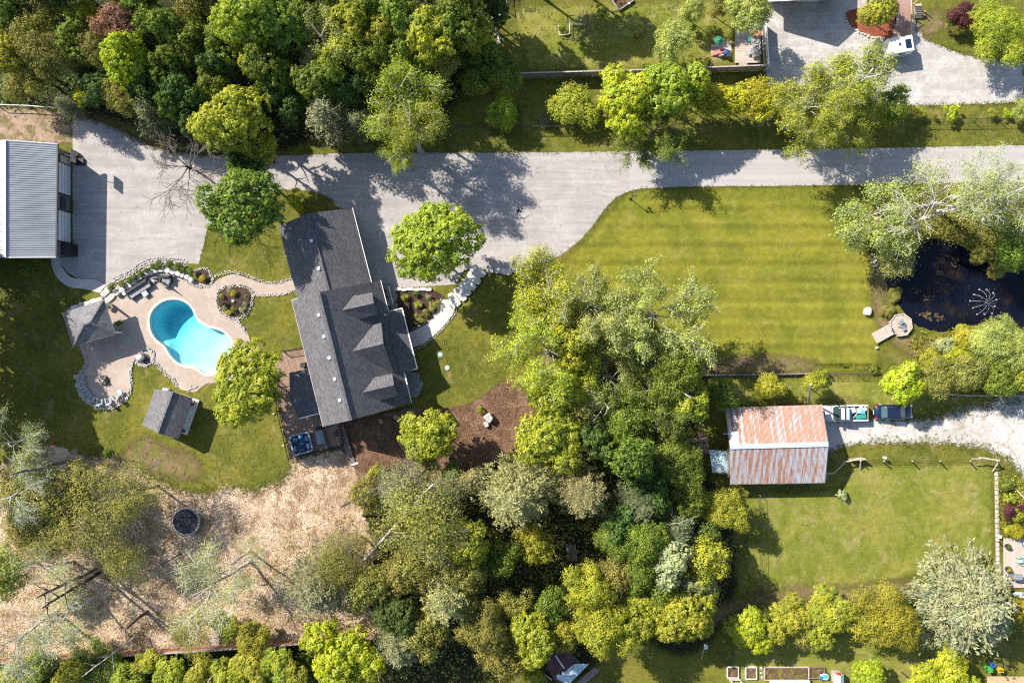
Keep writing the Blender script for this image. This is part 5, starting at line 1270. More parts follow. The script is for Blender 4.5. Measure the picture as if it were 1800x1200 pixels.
def stone_border(pts, label, size=.2, rows=2, mat=None, width=.28, step=.12):
    size *= .66
    w = [Vector(P(*p)) for p in smooth_line(pts, 8)]; m = MB()
    for r_ in range(rows):
        acc = 0
        for i in range(len(w) - 1):
            a, b = w[i], w[i + 1]; L = (b - a).length; nn = Vector((-(b - a).y, (b - a).x, 0)).normalized() if L > 0 else Vector((1, 0, 0))
            while acc < L:
                p = a.lerp(b, acc / L) + nn * ((r_ - (rows - 1) / 2) * width / max(1, rows) * 1.3 + rnd.uniform(-.09, .09))
                s = size * rnd.uniform(.5, 1.45); m.rock((p.x, p.y, s * .3 + .01), (s, s * rnd.uniform(.7, 1), s * .8), rnd.uniform(0, 3), .2); acc += step * rnd.uniform(.7, 1.4)
            acc -= L
    return tag(m.build('stone_border', mat or M['stone']), label, 'stone border', None, 'stuff')
stone_border([(143, 605), (148, 622), (153, 640), (142, 655), (138, 675), (143, 695), (164, 712), (188, 718), (212, 709), (227, 692), (231, 672), (229, 655), (233, 636), (240, 629)], 'grey cobble border round the fire pit terrace', .22, 3)
stone_border([(270, 632), (280, 645), (292, 657), (305, 667), (311, 680)], 'pale cobble border between the round lawn and pool terrace', .22, 2)
stone_border([(330, 688), (336, 680), (347, 680)], 'short cobble curve by the pool maple', .2, 2)
stone_border([(381, 520), (386, 510), (398, 504), (425, 502), (441, 509), (444, 522), (440, 543), (428, 556), (414, 560), (402, 556), (388, 545), (381, 530), (381, 520)], 'cobble ring round the circular planting bed', .2, 2)
stone_border([(414, 560), (424, 572), (432, 586)], 'cobble line running from the round bed to the pool maple', .2, 2)
stone_border([(444, 518), (470, 519), (495, 517), (520, 508)], 'cobble border on the lower side of the side path', .18, 2)
stone_border([(372, 492), (385, 482), (408, 478), (434, 484), (456, 492), (484, 497), (512, 488)], 'cobble border on the upper side of the side path', .18, 2)
stone_border([(340, 480), (346, 474), (357, 471), (367, 476), (373, 490), (370, 501), (352, 503), (338, 500), (326, 490)], 'cobble ring round the dark oval bed', .19, 2)
stone_border([(199, 497), (215, 489), (230, 482), (246, 470), (262, 463), (285, 460), (310, 462), (330, 466)], 'band of small stones along the top of the pool wall', .2, 4, None, .9)
stone_border([(242, 628), (248, 617), (258, 612), (268, 618), (271, 630), (262, 640), (248, 642), (240, 634)], 'cobble ring round the little fountain', .22, 4)
stone_border([(850, 470), (840, 484), (824, 510), (806, 532), (797, 552), (780, 574), (758, 596), (738, 610), (722, 617)], 'cobble border on the lawn side of the front walk', .17, 2)
stone_border([(776, 524), (770, 540), (757, 560), (740, 572), (722, 580)], 'cobble border between front bed and front walk', .16, 1)
stone_border([(858, 41), (866, 50), (873, 60), (878, 70), (874, 80), (868, 88)], 'curved grey stone edging in the neighbour garden', .3, 2)
stone_border([(862, 87), (872, 93), (884, 98), (896, 106), (903, 113)], 'row of small pale stones by the dense shrub tree', .22, 1)
stone_border([(1486, 28), (1487, 38), (1494, 47), (1506, 56), (1520, 62), (1536, 66), (1556, 67)], 'white stone edging of the red mulch bed', .3, 2, M['stone_pale'], .2, .3)
stone_border([(1572, 66), (1572, 30), (1571, 0)], 'pale edging strip left of the brick path', .14, 1, M['stone_pale'])
stone_border([(1534, 447), (1536, 456), (1533, 462), (1539, 470)], 'cluster of white stones on the pond lawn edge', .4, 2, M['stone_pale'], .4, .4)
stone_border([(1240, 661), (1300, 660), (1360, 660), (1422, 657)], 'low stone line at the foot of the pond lawn', .22, 2, M['stone_grey'])
# armour stone retaining wall above the pool seating
rt = thing('retaining_wall', P(270, 480), 'curved retaining wall of squared white armour stones by the pool', 'retaining wall')
wl = smooth_line([(204, 517), (218, 509), (234, 499), (248, 489), (262, 481), (276, 476), (292, 474), (306, 478), (321, 483), (330, 487), (342, 494)], 3)
for k in range(0, len(wl) - 1, 2):
    a, b = Vector(P(*wl[k], 0)), Vector(P(*wl[min(k + 2, len(wl) - 1)], 0)); an = math.atan2((b - a).y, (b - a).x)
    m = MB(); m.rock(((a + b).x / 2, (a + b).y / 2, .28), ((b - a).length * 1.0 + .05, rnd.uniform(.55, .8), .56), an, .08); m.build('boulder', M['stone_pale'], rt)
fs = thing('stone_steps', P(186, 522), 'two stone steps between concrete walk and pool terrace', 'steps')
for x, y, dx, dy, z in ((186, 514, 1.3, .8, .22), (193, 524, 1.5, .8, .12)):
    m = MB(); m.rock(Vector(P(x, y, z)), (dx, dy, .2), .7, .08); m.build('step', M['stone'], fs)
fs = thing('boulder_row', P(150, 545), 'line of pale boulders behind the pavilion roof', 'stone row')
for k, (x, y, L) in enumerate(((122, 547, .6), (132, 540, 1.2), (143, 536, .6), (153, 534, .8), (164, 530, .9), (175, 527, 1.0))):
    m = MB(); m.rock(Vector(P(x, y, .2)), (L, .6, .4), .3, .12); m.build('boulder', M['stone_pale'], fs)
fs = thing('boulder_cluster', P(314, 487), 'loose pile of rocks below the retaining wall curve', 'stone pile')
for k in range(12):
    m = MB(); m.rock(Vector(P(rnd.uniform(284, 306), rnd.uniform(479, 486), .12)), (.5, .4, .3), rnd.uniform(0, 3), .2); m.build('rock', M['stone'], fs)
for k in range(5):
    m = MB(); m.rock(Vector(P(268 + rnd.uniform(-6, 8), 492 + rnd.uniform(-3, 5), .12)), (.6, .5, .3), rnd.uniform(0, 3), .2); m.build('rock', M['stone'], fs)
for (x, y, d, l) in ((1525, 547, (1.0, .75, .6), 'single white boulder on the lawn left of the dock'), (859, 734, (1.2, 1.0, .9), 'brown grey weathered stump shaped boulder on the mulch'), (855, 745, (.7, .6, .5), 'smaller rock leaning on the weathered boulder'), (1568, 528, (.3, .25, .2), 'tiny white rock at the water edge'), (1541, 611, (.3, .3, .3), 'small white rock below the dock'), (410, 529, (.35, .3, .25), 'white stone in the middle of the round bed'), (312, 501, (.01, .01, .01), '')):
    if not l: continue
    m = MB(); m.rock(Vector(P(x, y, d[2] * .4)), d, rnd.uniform(0, 3), .15); tag(m.build('boulder', M['stone_pale'] if 'brown' not in l and 'smaller' not in l else M['stone']), l, 'boulder')

# hip roofed pavilion
pv = thing('pavilion', P(158, 567), 'square garden pavilion with hipped grey shingle roof beside the pool', 'pavilion')
c4 = [P(110, 550.5, 2.5), P(181.5, 526.5, 2.5), P(202.5, 587, 2.5), P(128, 609, 2.5)]; apA = P(147, 570, 3.9); apB = P(158, 566, 3.9)
for k, (q) in enumerate(([c4[0], c4[1], apB, apA], [c4[1], c4[2], apB], [c4[2], c4[3], apA, apB], [c4[3], c4[0], apA])):
    MB().slab(q[::-1], .12).build('roof', M['shingle_pavilion'], pv)
for a, b in ((c4[0], apA), (c4[3], apA), (c4[1], apB), (c4[2], apB), (apA, apB)):
    MB().beam(Vector(a) + Vector((0, 0, .03)), Vector(b) + Vector((0, 0, .03)), .22, .05).build('hip_cap', M['shingle_pavilion'], pv)
for p in inset(c4, .55): MB().box((p[0], p[1], 1.2), (.2, .2, 2.4)).build('post', M['white'], pv)
bar = MB(); a, b = Vector(c4[3]).lerp(Vector(c4[0]), .2), Vector(c4[3]).lerp(Vector(c4[0]), .8); bar.slab([(a.x + .5, a.y, 2.3), (b.x + .5, b.y, 2.3), (b.x + .5, b.y, .02), (a.x + .5, a.y, .02)], 0, off=(.15, 0, 0)); bar.build('back_wall', M['siding'], pv)
gutter(pv, c4 + [c4[0]], M['wood_cap'], 'fascia', .06, .12, -.08)
tag(MB().path([Vector(P(118, 559, 3.0)), Vector(P(123, 560, 3.05)), Vector(P(127, 564, 3.2))], .05).build('fallen_branch', M['bark']), 'short dark stick lying on the pavilion roof', 'stick')

# garden shed
sh_ = thing('garden_shed', P(300, 725), 'small gabled garden shed with grey shingle roof on the lawn', 'shed')
s_e = [P(272.3, 683.5, 2.4), P(250, 746.5, 2.4)]; s_r = [P(303.5, 688, 3.6), P(277, 761, 3.6)]; s_f = [P(338, 700, 2.4), P(314.3, 771, 2.4)]
MB().slab([s_e[0], s_e[1], s_r[1], s_r[0]], .12).build('roof', M['shingle_shed'], sh_)
MB().slab([s_r[0], s_r[1], s_f[1], s_f[0]], .12).build('roof', M['shingle_shed'], sh_)
MB().beam(Vector(s_r[0]) + Vector((0, 0, .02)), Vector(s_r[1]) + Vector((0, 0, .02)), .22, .05).build('ridge_cap', M['shingle_shed'], sh_)
wq = MB(); fl = [P(291, 684), P(270, 741), P(322, 760), P(343, 703)]
wq.prism(inset(fl, .35), 0, 2.25); gable_wall(wq, Vector(s_e[0]) + Vector((.2, -.25, -.2)), Vector(s_f[0]) + Vector((-.2, -.25, -.2)), Vector(s_r[0]) + Vector((0, -.25, -.2)), 2.0, .1); gable_wall(wq, Vector(s_e[1]) + Vector((.2, .25, -.2)), Vector(s_f[1]) + Vector((-.2, .25, -.2)), Vector(s_r[1]) + Vector((0, .25, -.2)), 2.0, -.1)
wq.build('wall', M['white'], sh_)
po = [P(288.5, 683, .9), P(349, 703.5, .9), P(327.5, 763.5, .9), P(268, 742, .9)]
MB().slab([P(300, 687, .35), P(349.5, 703.5, .35), P(328, 764, .35), P(292, 752, .35)], .3).build('porch_floor', M['white'], sh_)
MB().box(P(292, 685, .5), (.6, .35, .7), -.3).build('window_box', M['white'], sh_)
tree(339, 707, 7, .9, 'br', 'potted dry plant on the shed porch', 'garden_plant', 'plant')
tree(322, 757, 4, .6, 'd', 'dark potted plant at the lower porch corner of the shed', 'garden_plant', 'plant')

# metal building on the left
mbg = thing('metal_building', P(50, 350), 'long metal building with grey ribbed roof and two white overhead doors', 'building')
rr_ = [P(8, 246.5, 5.2), P(8, 452.5, 5.2)]; er = [P(101.3, 253, 3.5), P(98.6, 452, 3.5)]; el_ = [P(-120, 243, 3.5), P(-120, 456, 3.5)]
for nm, q in (('east', [rr_[0], rr_[1], er[1], er[0]]), ('west', [el_[0], el_[1], rr_[1], rr_[0]])):
    MB().slab(q, .1).build('roof', M['roof_metal'], mbg)
ribs = MB()
for k in range(52):
    f = (k + .5) / 52
    for A, B in ((rr_, er), (rr_, el_)):
        ribs.beam(Vector(A[0]).lerp(Vector(A[1]), f) + Vector((0, 0, .025)), Vector(B[0]).lerp(Vector(B[1]), f) + Vector((0, 0, .025)), .03, .045)
o = ribs.build('roof_ribs', M['roof_metal'], mbg); o['kind'] = 'stuff'
MB().beam(Vector(rr_[0]) + Vector((0, 0, .06)), Vector(rr_[1]) + Vector((0, 0, .06)), .4, .05).build('ridge_cap', M['door_shade_blue'], mbg)
gutter(mbg, er, M['charcoal'], 'gutter', .16, .16, -.02); gutter(mbg, [rr_[1], er[1]], M['white_metal'], 'trim', .12, .2); gutter(mbg, [rr_[0], er[0]], M['white_metal'], 'trim', .12, .2)
wx = P(124.5, 300)[0]; yN = P(0, 268.5)[1]; yS = P(0, 450.5)[1]
wq = MB(); wq.slab([(wx - .1, yN, 3.42), (wx - .1, yS, 3.42), (wx - .1, yS, 0), (wx - .1, yN, 0)], 0, off=(-14, 0, 0)); wq.build('wall', M['siding_dark'], mbg)
for y0, y1 in ((293, 345), (375, 427)):
    a, b = P(0, y0)[1], P(0, y1)[1]
    dr = MB().slab([(wx - .02, a, 2.9), (wx - .02, b, 2.9), (wx - .02, b, .03), (wx - .02, a, .03)], 0, off=(-.06, 0, 0)).build('overhead_door', M['door_shade_blue'], mbg)
    m = MB()
    for z_ in (0, 2.95): pass
    m.beam((wx + .02, a, 1.5), (wx + .021, a, 1.52), .0, .0) if False else m.slab([(wx + .03, a + .1, 3.0), (wx + .03, b - .1, 3.0), (wx + .03, b - .1, 2.9), (wx + .03, a + .1, 2.9)], 0, off=(-.05, 0, 0))
    for yy in (a + .05, b - .05): m.slab([(wx + .03, yy + .05, 2.9), (wx + .03, yy - .05, 2.9), (wx + .03, yy - .05, .03), (wx + .03, yy + .05, .03)], 0, off=(-.05, 0, 0))
    m.build('door_frame', M['black'], mbg)
    for k in range(1, 5):
        m = MB(); m.box((wx + .0, (a + b) / 2, .6 * k), (.03, abs(a - b) - .1, .03)); m.build('panel_joint', M['grey'], dr)
MB().box((wx + .01, P(0, 285)[1], 1.1), (.06, .9, 2.1)).build('side_door', M['siding'], mbg)
MB().slab([(wx + .02, P(0, 360)[1] + .7, 2), (wx + .02, P(0, 360)[1] - .7, 2), (wx + .02, P(0, 360)[1] - .7, 1), (wx + .02, P(0, 360)[1] + .7, 1)], 0, off=(-.05, 0, 0)).build('window', M['glass'], mbg)
sb = thing('storage_locker', P(127, 440), 'tall black storage locker at the corner of the metal building', 'locker')
m = MB(); m.box((P(130, 441)[0], P(130, 441)[1], .9), (.95, 1.4, 1.8)); m.build('cabinet', M['black'], sb); m = MB(); m.box((P(130, 441)[0], P(130, 441)[1], 1.83), (1.05, 1.5, .06)); m.build('lid', M['charcoal'], sb)
# portable basketball hoop
bh = thing('basketball_hoop', P(141, 286), 'portable basketball hoop with black base next to the metal building', 'basketball hoop')
hb = Vector(P(141, 285)); MB().box(hb + Vector((.0, 0, .15)), (1.1, .8, .3)).build('base', M['black'], bh)
MB().tube(hb + Vector((-.2, 0, .3)), hb + Vector((-.5, .2, 3.1)), .06).build('pole', M['black'], bh)
bb = Vector(P(129, 275, 3.3)); q = MB(); q.box(bb, (.05, 1.35, .9)); q.build('backboard', M['siding'], bh)
q = MB(); 
for z_ in (-.47, .47): q.box(bb + Vector((0, 0, z_)), (.08, 1.45, .06))
for y_ in (-.7, .7): q.box(bb + Vector((0, y_, 0)), (.08, .06, .98))
q.build('frame', M['charcoal'], bh)
q = MB(); rc = bb + Vector((.32, 0, -.3))
for k in range(14):
    a, b = 2 * math.pi * k / 14, 2 * math.pi * (k + 1) / 14; q.tube(rc + Vector((.24 * math.cos(a), .24 * math.sin(a), 0)), rc + Vector((.24 * math.cos(b), .24 * math.sin(b), 0)), .025)
q.build('rim', M['orange'], bh)
MB().tube(hb + Vector((-.5, .2, 3.0)), bb + Vector((.03, 0, -.1)), .05).build('arm', M['black'], bh)
sn = thing('snow_blower', P(134, 274), 'small black machine with an orange cap by the side door', 'machine')
c = Vector(P(135, 274)); MB().box(c + Vector((0, 0, .3)), (.8, .5, .4), .5).build('body', M['charcoal'], sn); MB().cyl(c + Vector((-.1, .1, .5)), .14, .15, 10).build('cap', M['orange'], sn)
for s_ in (-.28, .28):
    m = MB(); m.tube(c + Vector((-.15, s_ - .06, .2)), c + Vector((-.15, s_ + .06, .2)), .2, .2, 12); m.build('wheel', M['tyre'], sn)
for s_ in (-.2, .2): MB().tube(c + Vector((.2, s_, .5)), c + Vector((.7, s_, 1.0)), .02).build('handle', M['black'], sn)

# rusty barn
rb_ = thing('barn', P(1362, 780), 'old barn with rust streaked corrugated metal roof', 'barn')
bN = [P(1274, 716, 2.7), P(1443.5, 711, 2.7)]; bR = [P(1283, 786.5, 4.6), P(1455.5, 782, 4.6)]; bS = [P(1283.5, 850.5, 2.7), P(1449.5, 848, 2.7)]
nsh = 12
def corrugated(A, B, f0, f1, mat, nm, z=0.0, waves=7):
    m = MB(); vs = []; a0, a1 = Vector(A[0]), Vector(A[1]); b0, b1 = Vector(B[0]), Vector(B[1]); k = waves * 2
    for i in range(k + 1):
        f = f0 + (f1 - f0) * i / k; dz = Vector((0, 0, z + (.028 if i % 2 else 0)))
        vs += [a0.lerp(a1, f) + dz, b0.lerp(b1, f) + dz]
    fs_ = [(2 * i, 2 * i + 2, 2 * i + 3, 2 * i + 1) for i in range(k)]
    m.add(vs, fs_); return m.build(nm, mat, rb_)
for i in range(nsh):
    f0, f1 = i / nsh - .002, (i + 1) / nsh + .002
    corrugated(bN, bR, f0, f1, M['rust_light'] if i > 1 else M['rust_heavy'], 'roof_sheet', .05 + .012 * (i % 2))
    corrugated(bR, bS, f0, f1, M['rust_heavy'], 'roof_sheet', .05 + .012 * (i % 2))
bp = [Vector(bN[0]).lerp(Vector(bN[1]), .03), Vector(bN[0]).lerp(Vector(bN[1]), .12)]; bq = [Vector(bR[0]).lerp(Vector(bR[1]), .01), Vector(bR[0]).lerp(Vector(bR[1]), .10)]
corrugated([bp[0].lerp(bq[0], .62), bp[1].lerp(bq[1], .60)], bq, 0, 1, M['blue_metal'], 'patch_sheet', .10, 5)
MB().slab([bN[0], bR[0], bR[1], bN[1]], .06).build('roof_deck', M['wood_grey'], rb_); MB().slab([bR[0], bS[0], bS[1], bR[1]], .06).build('roof_deck', M['wood_grey'], rb_)
MB().beam(Vector(bR[0]) + Vector((0, .12, .10)), Vector(bR[1]) + Vector((0, .12, .10)), .55, .05).build('ridge_cap', M['blue_metal'], rb_)
gutter(rb_, [bN[1], bR[1], bS[1]], M['white_metal'], 'trim', .16, .12); gutter(rb_, [bS[0], bS[1]], M['wood_cap'], 'gutter')
wq = MB(); wp4 = [P(1272, 720), P(1438, 716), P(1442, 838), P(1280, 842)]; wq.prism(inset(wp4, .3), 0, 2.6)
wq.slab([P(1279, 725, 2.6), P(1279, 838, 2.6), Vector(bR[0]) + Vector((.3, 0, -.2))], 0, off=(.15, 0, 0)); wq.slab([P(1442, 720, 2.6), P(1442, 838, 2.6), Vector(bR[1]) + Vector((-.3, 0, -.2))], 0, off=(-.15, 0, 0))
wq.build('wall', M['wood_grey'], rb_)
MB().box(P(1443, 770, 1.2), (.1, 3.0, 2.4)).build('barn_door', M['wood_pale'], rb_)
ant = thing('antenna_mast', P(1274, 762), 'thin pale mast with a short arm at the left end of the barn', 'mast')
MB().tube(P(1274, 760), P(1272, 762, 4.0), .04).build('pole', M['white_metal'], ant); MB().beam(P(1271.5, 762, 4.0), P(1281, 762, 4.0), .06, .06).build('arm', M['white_metal'], ant)
lt = thing('lean_to_shed', P(1264, 810), 'small grey green metal roofed shed against the left side of the barn', 'shed')
la = [P(1246, 790, 2.1), P(1278.5, 792, 2.1)]; lb = [P(1250, 811, 2.35), P(1279, 811, 2.35)]; lc = [P(1252, 830.5, 2.0), P(1279, 830.5, 2.0)]
MB().slab([la[0], lb[0], lb[1], la[1]], .06).build('roof', M['pale_blue'], lt); MB().slab([lb[0], lc[0], lc[1], lb[1]], .06).build('roof', M['pale_blue'], lt)
MB().prism(inset([P(1250, 792), P(1278, 792), P(1278, 829), P(1253, 829)], .1), 0, 1.95).build('wall', M['wood_grey'], lt)
pd = thing('brick_pad', P(1226, 778), 'grid of brown brick pads in the grass left of the barn', 'paving')
for x, y in ((1211, 773), (1221, 773), (1232, 773), (1241, 772), (1231, 783), (1241, 783), (1232, 764), (1233, 792), (1242, 792)):
    m = MB(); m.box(P(x, y, .03), (.58, .58, .06)); m.build('paver', M['pink_paver'], pd)
up = thing('utility_pole', P(1420, 707), 'leaning pale utility pole behind the barn', 'utility pole')
MB().tube(P(1421, 709), P(1425, 676, 6.5), .16, .11, 10).build('pole', M['bark_pale'], up); MB().beam(P(1421, 680, 6.3), P(1429, 680, 6.3), .1, .1).build('crossarm', M['wood_grey'], up)

# neighbour garage at the top, its south gable just in the frame
ng = thing('neighbour_garage', P(1410, -40), 'pale garage at the top edge with white doors above the gravel yard', 'garage')
q1, q2, q3 = P(1349, 2, 2.9), P(1481, -2, 2.9), P(1428, -2, 4.6); b1, b2, b3 = P(1349, -120, 2.9), P(1481, -124, 2.9), P(1428, -124, 4.6)
MB().slab([b1, q1, q3, b3], .15).build('roof', M['terracotta'], ng); MB().slab([b3, q3, q2, b2], .15).build('roof', M['terracotta'], ng)
yb = P(0, 11.5)[1]; wq = MB(); wq.slab([(q1[0] + .3, yb + .6, 2.7), (q2[0] - .3, yb + .6, 2.7), (q2[0] - .3, yb + .6, 0), (q1[0] + .3, yb + .6, 0)], 0, off=(0, 5, 0)); wq.slab([(q1[0] + .3, yb + .6, 2.7), (q2[0] - .3, yb + .6, 2.7), (q3[0], yb + .6, 4.3)], 0, off=(0, .15, 0)); wq.build('wall', M['siding'], ng)
for x in (1376, 1425): MB().box((P(x, 0, 1.1)[0], yb + .58, 1.15), (2.6, .08, 2.25)).build('garage_door', M['white'], ng)
gutter(ng, [q1, q3, q2], M['white'], 'fascia')

# broken shed at the bottom
bs = thing('broken_shed', P(1000, 1170), 'small collapsed shed with maroon and pale blue metal roof', 'shed')
def PZ(l, z): return [P(a, b, z) for a, b in l]
MB().slab([P(958, 1163, 1.9), P(978, 1200, 2.2), P(1009, 1172, 2.3), P(1004, 1150, 2.2), P(990, 1135, 1.9)], .06).build('roof', M['maroon'], bs, label='maroon roof slope')
MB().slab([P(978, 1192, 2.34), P(1010, 1166, 2.34), P(1036, 1166, 2.0), P(1000, 1202, 2.0)], .06).build('roof', M['pale_blue'], bs, label='pale blue roof slope')
MB().beam(P(976, 1151, 2.32), P(992, 1174, 2.36), .14, .06).build('trim', M['white_metal'], bs)
MB().box(P(981, 1187, 2.36), (.45, .3, .04), .6).build('patch', M['pale_blue'], bs); MB().box(P(990, 1181, 2.42), (.3, .2, .04), .6).build('patch', M['pale_blue'], bs); MB().box(P(989, 1139, 2.15), (.7, .25, .04), .7).build('patch', M['siding'], bs)
MB().prism(inset([P(966, 1168), P(985, 1195), P(1025, 1165), P(1002, 1140)], .2), 0, 1.75).build('wall', M['wood_grey'], bs)
MB().slab([P(1014, 1198, 1.0), P(1045, 1172, 1.0), P(1054, 1178, .8), P(1024, 1205, .8)], .1).build('woodpile_cover', M['wood_grey'], bs)
pl = MB().beam(P(942, 1173, .15), P(970, 1194, .15), .18, .1).build('plank', M['wood_pale']); tag(pl, 'single pale plank on the grass left of the broken shed', 'plank')
# ---------------------------------------------------------------- fences
def wood_fence(pts, h, mat, capm, label, pw=2.4, bw=.15, name='wood_fence', lean=0.0, cap=True):
    t = thing(name, P(*pts[0]), label, 'fence'); w = [Vector(P(*p)) for p in pts]
    for i in range(len(w) - 1):
        a, b = w[i], w[i + 1]; L = (b - a).length; n = max(1, round(L / pw)); an = math.atan2((b - a).y, (b - a).x); d = (b - a) / L
        for k in range(n):
            p0, p1 = a.lerp(b, k / n), a.lerp(b, (k + 1) / n); l = (p1 - p0).length; m = MB(); nb = max(2, int(l / bw))
            for j in range(nb):
                c = p0.lerp(p1, (j + .5) / nb); m.box((c.x, c.y, h / 2 + rnd.uniform(-.015, .015)), (l / nb - .018, .025, h - .06), an)
            o = m.build('fence_panel', mat, t); 
            nn = Vector((-d.y, d.x, 0)) * .05
            for z_ in (.35, h - .3): MB().beam(p0 + nn + Vector((0, 0, z_)), p1 + nn + Vector((0, 0, z_)), .05, .09).build('rail', capm, t)
            if cap: MB().beam(p0 + Vector((0, 0, h)), p1 + Vector((0, 0, h)), .14, .04).build('cap_rail', capm, t)
        for k in range(n + 1):
            if k == 0 and i > 0: continue
            p = a.lerp(b, k / n); MB().box((p.x, p.y, h / 2 + .04), (.12, .12, h + .10), an).build('post', capm, t)
    return t
wood_fence([(915, 138), (1130, 132), (1345, 124)], 1.8, M['wood_grey'], M['wood_cap'], 'grey board fence along the bottom of the neighbour lawn')
wood_fence([(1343, 125), (1337, 40)], 1.8, M['wood_grey'], M['white'], 'short board fence between lounger deck and gravel yard')
wood_fence([(-40, 1158), (100, 1148), (250, 1140), (400, 1131), (520, 1122), (660, 1112)], 1.8, M['wood_orange'], M['wood_cap'], 'long reddish board fence at the bottom left', 2.6)
wood_fence([(1490, 806), (1513, 804)], 1.2, M['wood_grey'], M['wood_pale'], 'short gate section between barn and paddock', 1.4, .3, 'wooden_gate')
def rail_fence(pts, h, label, sp=2.6, rails=(.5, 1.0), r=.03, post=.05, mat=None, pm=None, name='wire_fence', wires=True):
    t = thing(name, P(*pts[0]), label, 'fence'); w = [Vector(P(*p)) for p in pts]; mat = mat or M['grey']; pm = pm or M['grey']
    for i in range(len(w) - 1):
        a, b = w[i], w[i + 1]; L = (b - a).length; n = max(1, round(L / sp))
        for z_ in rails: MB().tube(a + Vector((0, 0, z_)), b + Vector((0, 0, z_)), r, r, 5).build('rail', mat, t)
        for k in range(n + (1 if i == len(w) - 2 else 0)):
            p = a.lerp(b, k / n); MB().tube(p, p + Vector((0, 0, h)), post, post, 6).build('post', pm, t)
        if wires:
            m = MB(); 
            for k in range(int(L / .35)):
                p = a.lerp(b, (k + .5) / int(L / .35)); m.tube(p + Vector((0, 0, .03)), p + Vector((0, 0, h - .04)), .007, .007, 3)
            for z_ in np.arange(.15, h - .1, .22): m.tube(a + Vector((0, 0, z_)), b + Vector((0, 0, z_)), .007, .007, 3)
            o = m.build('wire_mesh', mat, t); o['kind'] = 'stuff'
    return t
rail_fence([(482, 232), (700, 226), (900, 226), (1060, 227), (1220, 222), (1350, 218), (1500, 218), (1620, 215), (1800, 213), (1860, 212)], 1.2, 'long dark wire fence along the road verge', 2.8, (1.18,), .03, .04, M['charcoal'], M['charcoal'])
rail_fence([(1425, 657), (1545, 656)], 1.2, 'dark wire fence along the foot of the pond lawn', 2.6, (1.18,), .025, .04, M['charcoal'], M['charcoal'])
rail_fence([(1633, 692), (1700, 694), (1850, 695)], .9, 'weathered grey rail along the bank south of the pond', 2.6, (.85,), .09, .05, M['wood_cap'], M['wood_grey'], 'rail_fence', False)
wood_fence([(1233, 659), (1330, 658), (1424, 656)], .5, M['charcoal'], M['wood_grey'], 'low dark board edging along the foot of the pond lawn', 2.4, .2, 'board_edging')
rail_fence([(0, 188), (55, 190), (108, 194)], 1.0, 'whitish rail fence above the brown dirt strip', 2.4, (.95,), .06, .05, M['white'], M['wood_cap'], 'rail_fence', False)
rail_fence([(1332, 868), (1334, 960), (1336, 1046)], 1.1, 'green overgrown wire fence on the left side of the paddock', 2.6, (1.05,), .02, .04, M['cedarpost'] if 'cedarpost' in M else M['charcoal'], M['wood_grey'])
pf = thing('paddock_fence', P(1600, 808), 'pale timber post fence round the top of the paddock', 'fence')
def pb(a, za, b, zb, r=.07, nm='rail', mt='wood_pale'): MB().tube(P(*a, za), P(*b, zb), r, r, 7).build(nm, M[mt], pf)
pb((1452, 832), 1.0, (1466, 831), 1.0); pb((1466, 831), 1.0, (1486, 812), 1.1); pb((1484, 812), 1.1, (1513, 806), 1.2, .09); pb((1513, 806), 1.2, (1512, 824), .1, .08, 'brace')
for x in (1452, 1484, 1513, 1554, 1604, 1653, 1706, 1753):
    pb((x - 1, 811), 0, (x, 810), 1.6, .08, 'post')
pb((1708, 806), 1.4, (1724, 806), 1.4); pb((1722, 804), 1.4, (1757, 809), 1.5, .09); pb((1757, 809), 1.5, (1745, 828), .2, .08, 'brace')
for z_ in (.4, .8, 1.2):
    pb((1515, 809), z_, (1755, 811), z_, .012, 'wire', 'charcoal'); pb((1756, 812), z_, (1753, 940), z_, .012, 'wire', 'charcoal')
for y in (860, 905, 950): pb((1754, y), 0, (1755, y), 1.3, .07, 'post')
pb((1774, 845), .3, (1784, 852), .5, .1); pb((1784, 858), .3, (1802, 876), .6, .08)
lampball = tag(MB().rock(Vector(P(1555, 804, .9)), (.4, .3, .3), 0, .1).build('bucket', M['white']), 'white bucket hung on the paddock fence post', 'bucket')
# boards and logs
def log(a, za, b, zb, r, mat, label, name='log', cat='log', br=0):
    t = thing(name, P(*a), label, cat); A, B = Vector(P(*a, za)), Vector(P(*b, zb)); m = MB(); n = 6; p = A.copy(); pts = [A]
    for k in range(1, n + 1): pts.append(A.lerp(B, k / n) + Vector((rnd.uniform(-.1, .1), rnd.uniform(-.1, .1), 0)))
    rs = [r * (1 - .55 * k / n) for k in range(n + 1)]
    m.path(pts, rs, 8); m.build('stem', M[mat], t, True)
    for k in range(br):
        f = rnd.uniform(.25, .95); q = A.lerp(B, f); d = (B - A).normalized() * .6 + Vector((rnd.uniform(-1, 1), rnd.uniform(-1, 1), rnd.uniform(-.1, .4))); L = rnd.uniform(.8, 2.2)
        m = MB(); e = q + d * L; m.path([q, q.lerp(e, .5) + Vector((rnd.uniform(-.15, .15), rnd.uniform(-.15, .15), 0)), e], [r * .35, r * .25, r * .1], 5); m.build('branch', M[mat], t, True)
    return t
log((140, 804), 0, (22, 834), 11, .22, 'bark_grey', 'leaning grey trunk across the olive trees at the left', 'leaning_trunk', 'tree trunk', 2)
log((178, 997), 0, (62, 1050), 11, .24, 'bark_grey', 'upper of two leaning pale trunks over the wood chips', 'leaning_trunk', 'tree trunk', 7)
log((175, 1005), 0, (75, 1068), 10, .22, 'bark', 'lower darker of two leaning trunks over the wood chips', 'leaning_trunk', 'tree trunk', 7)
log((318, 973), 0, (252, 1009), 4, .09, 'bark_grey', 'thin leaning pole below the trampoline', 'leaning_trunk', 'tree trunk', 0)
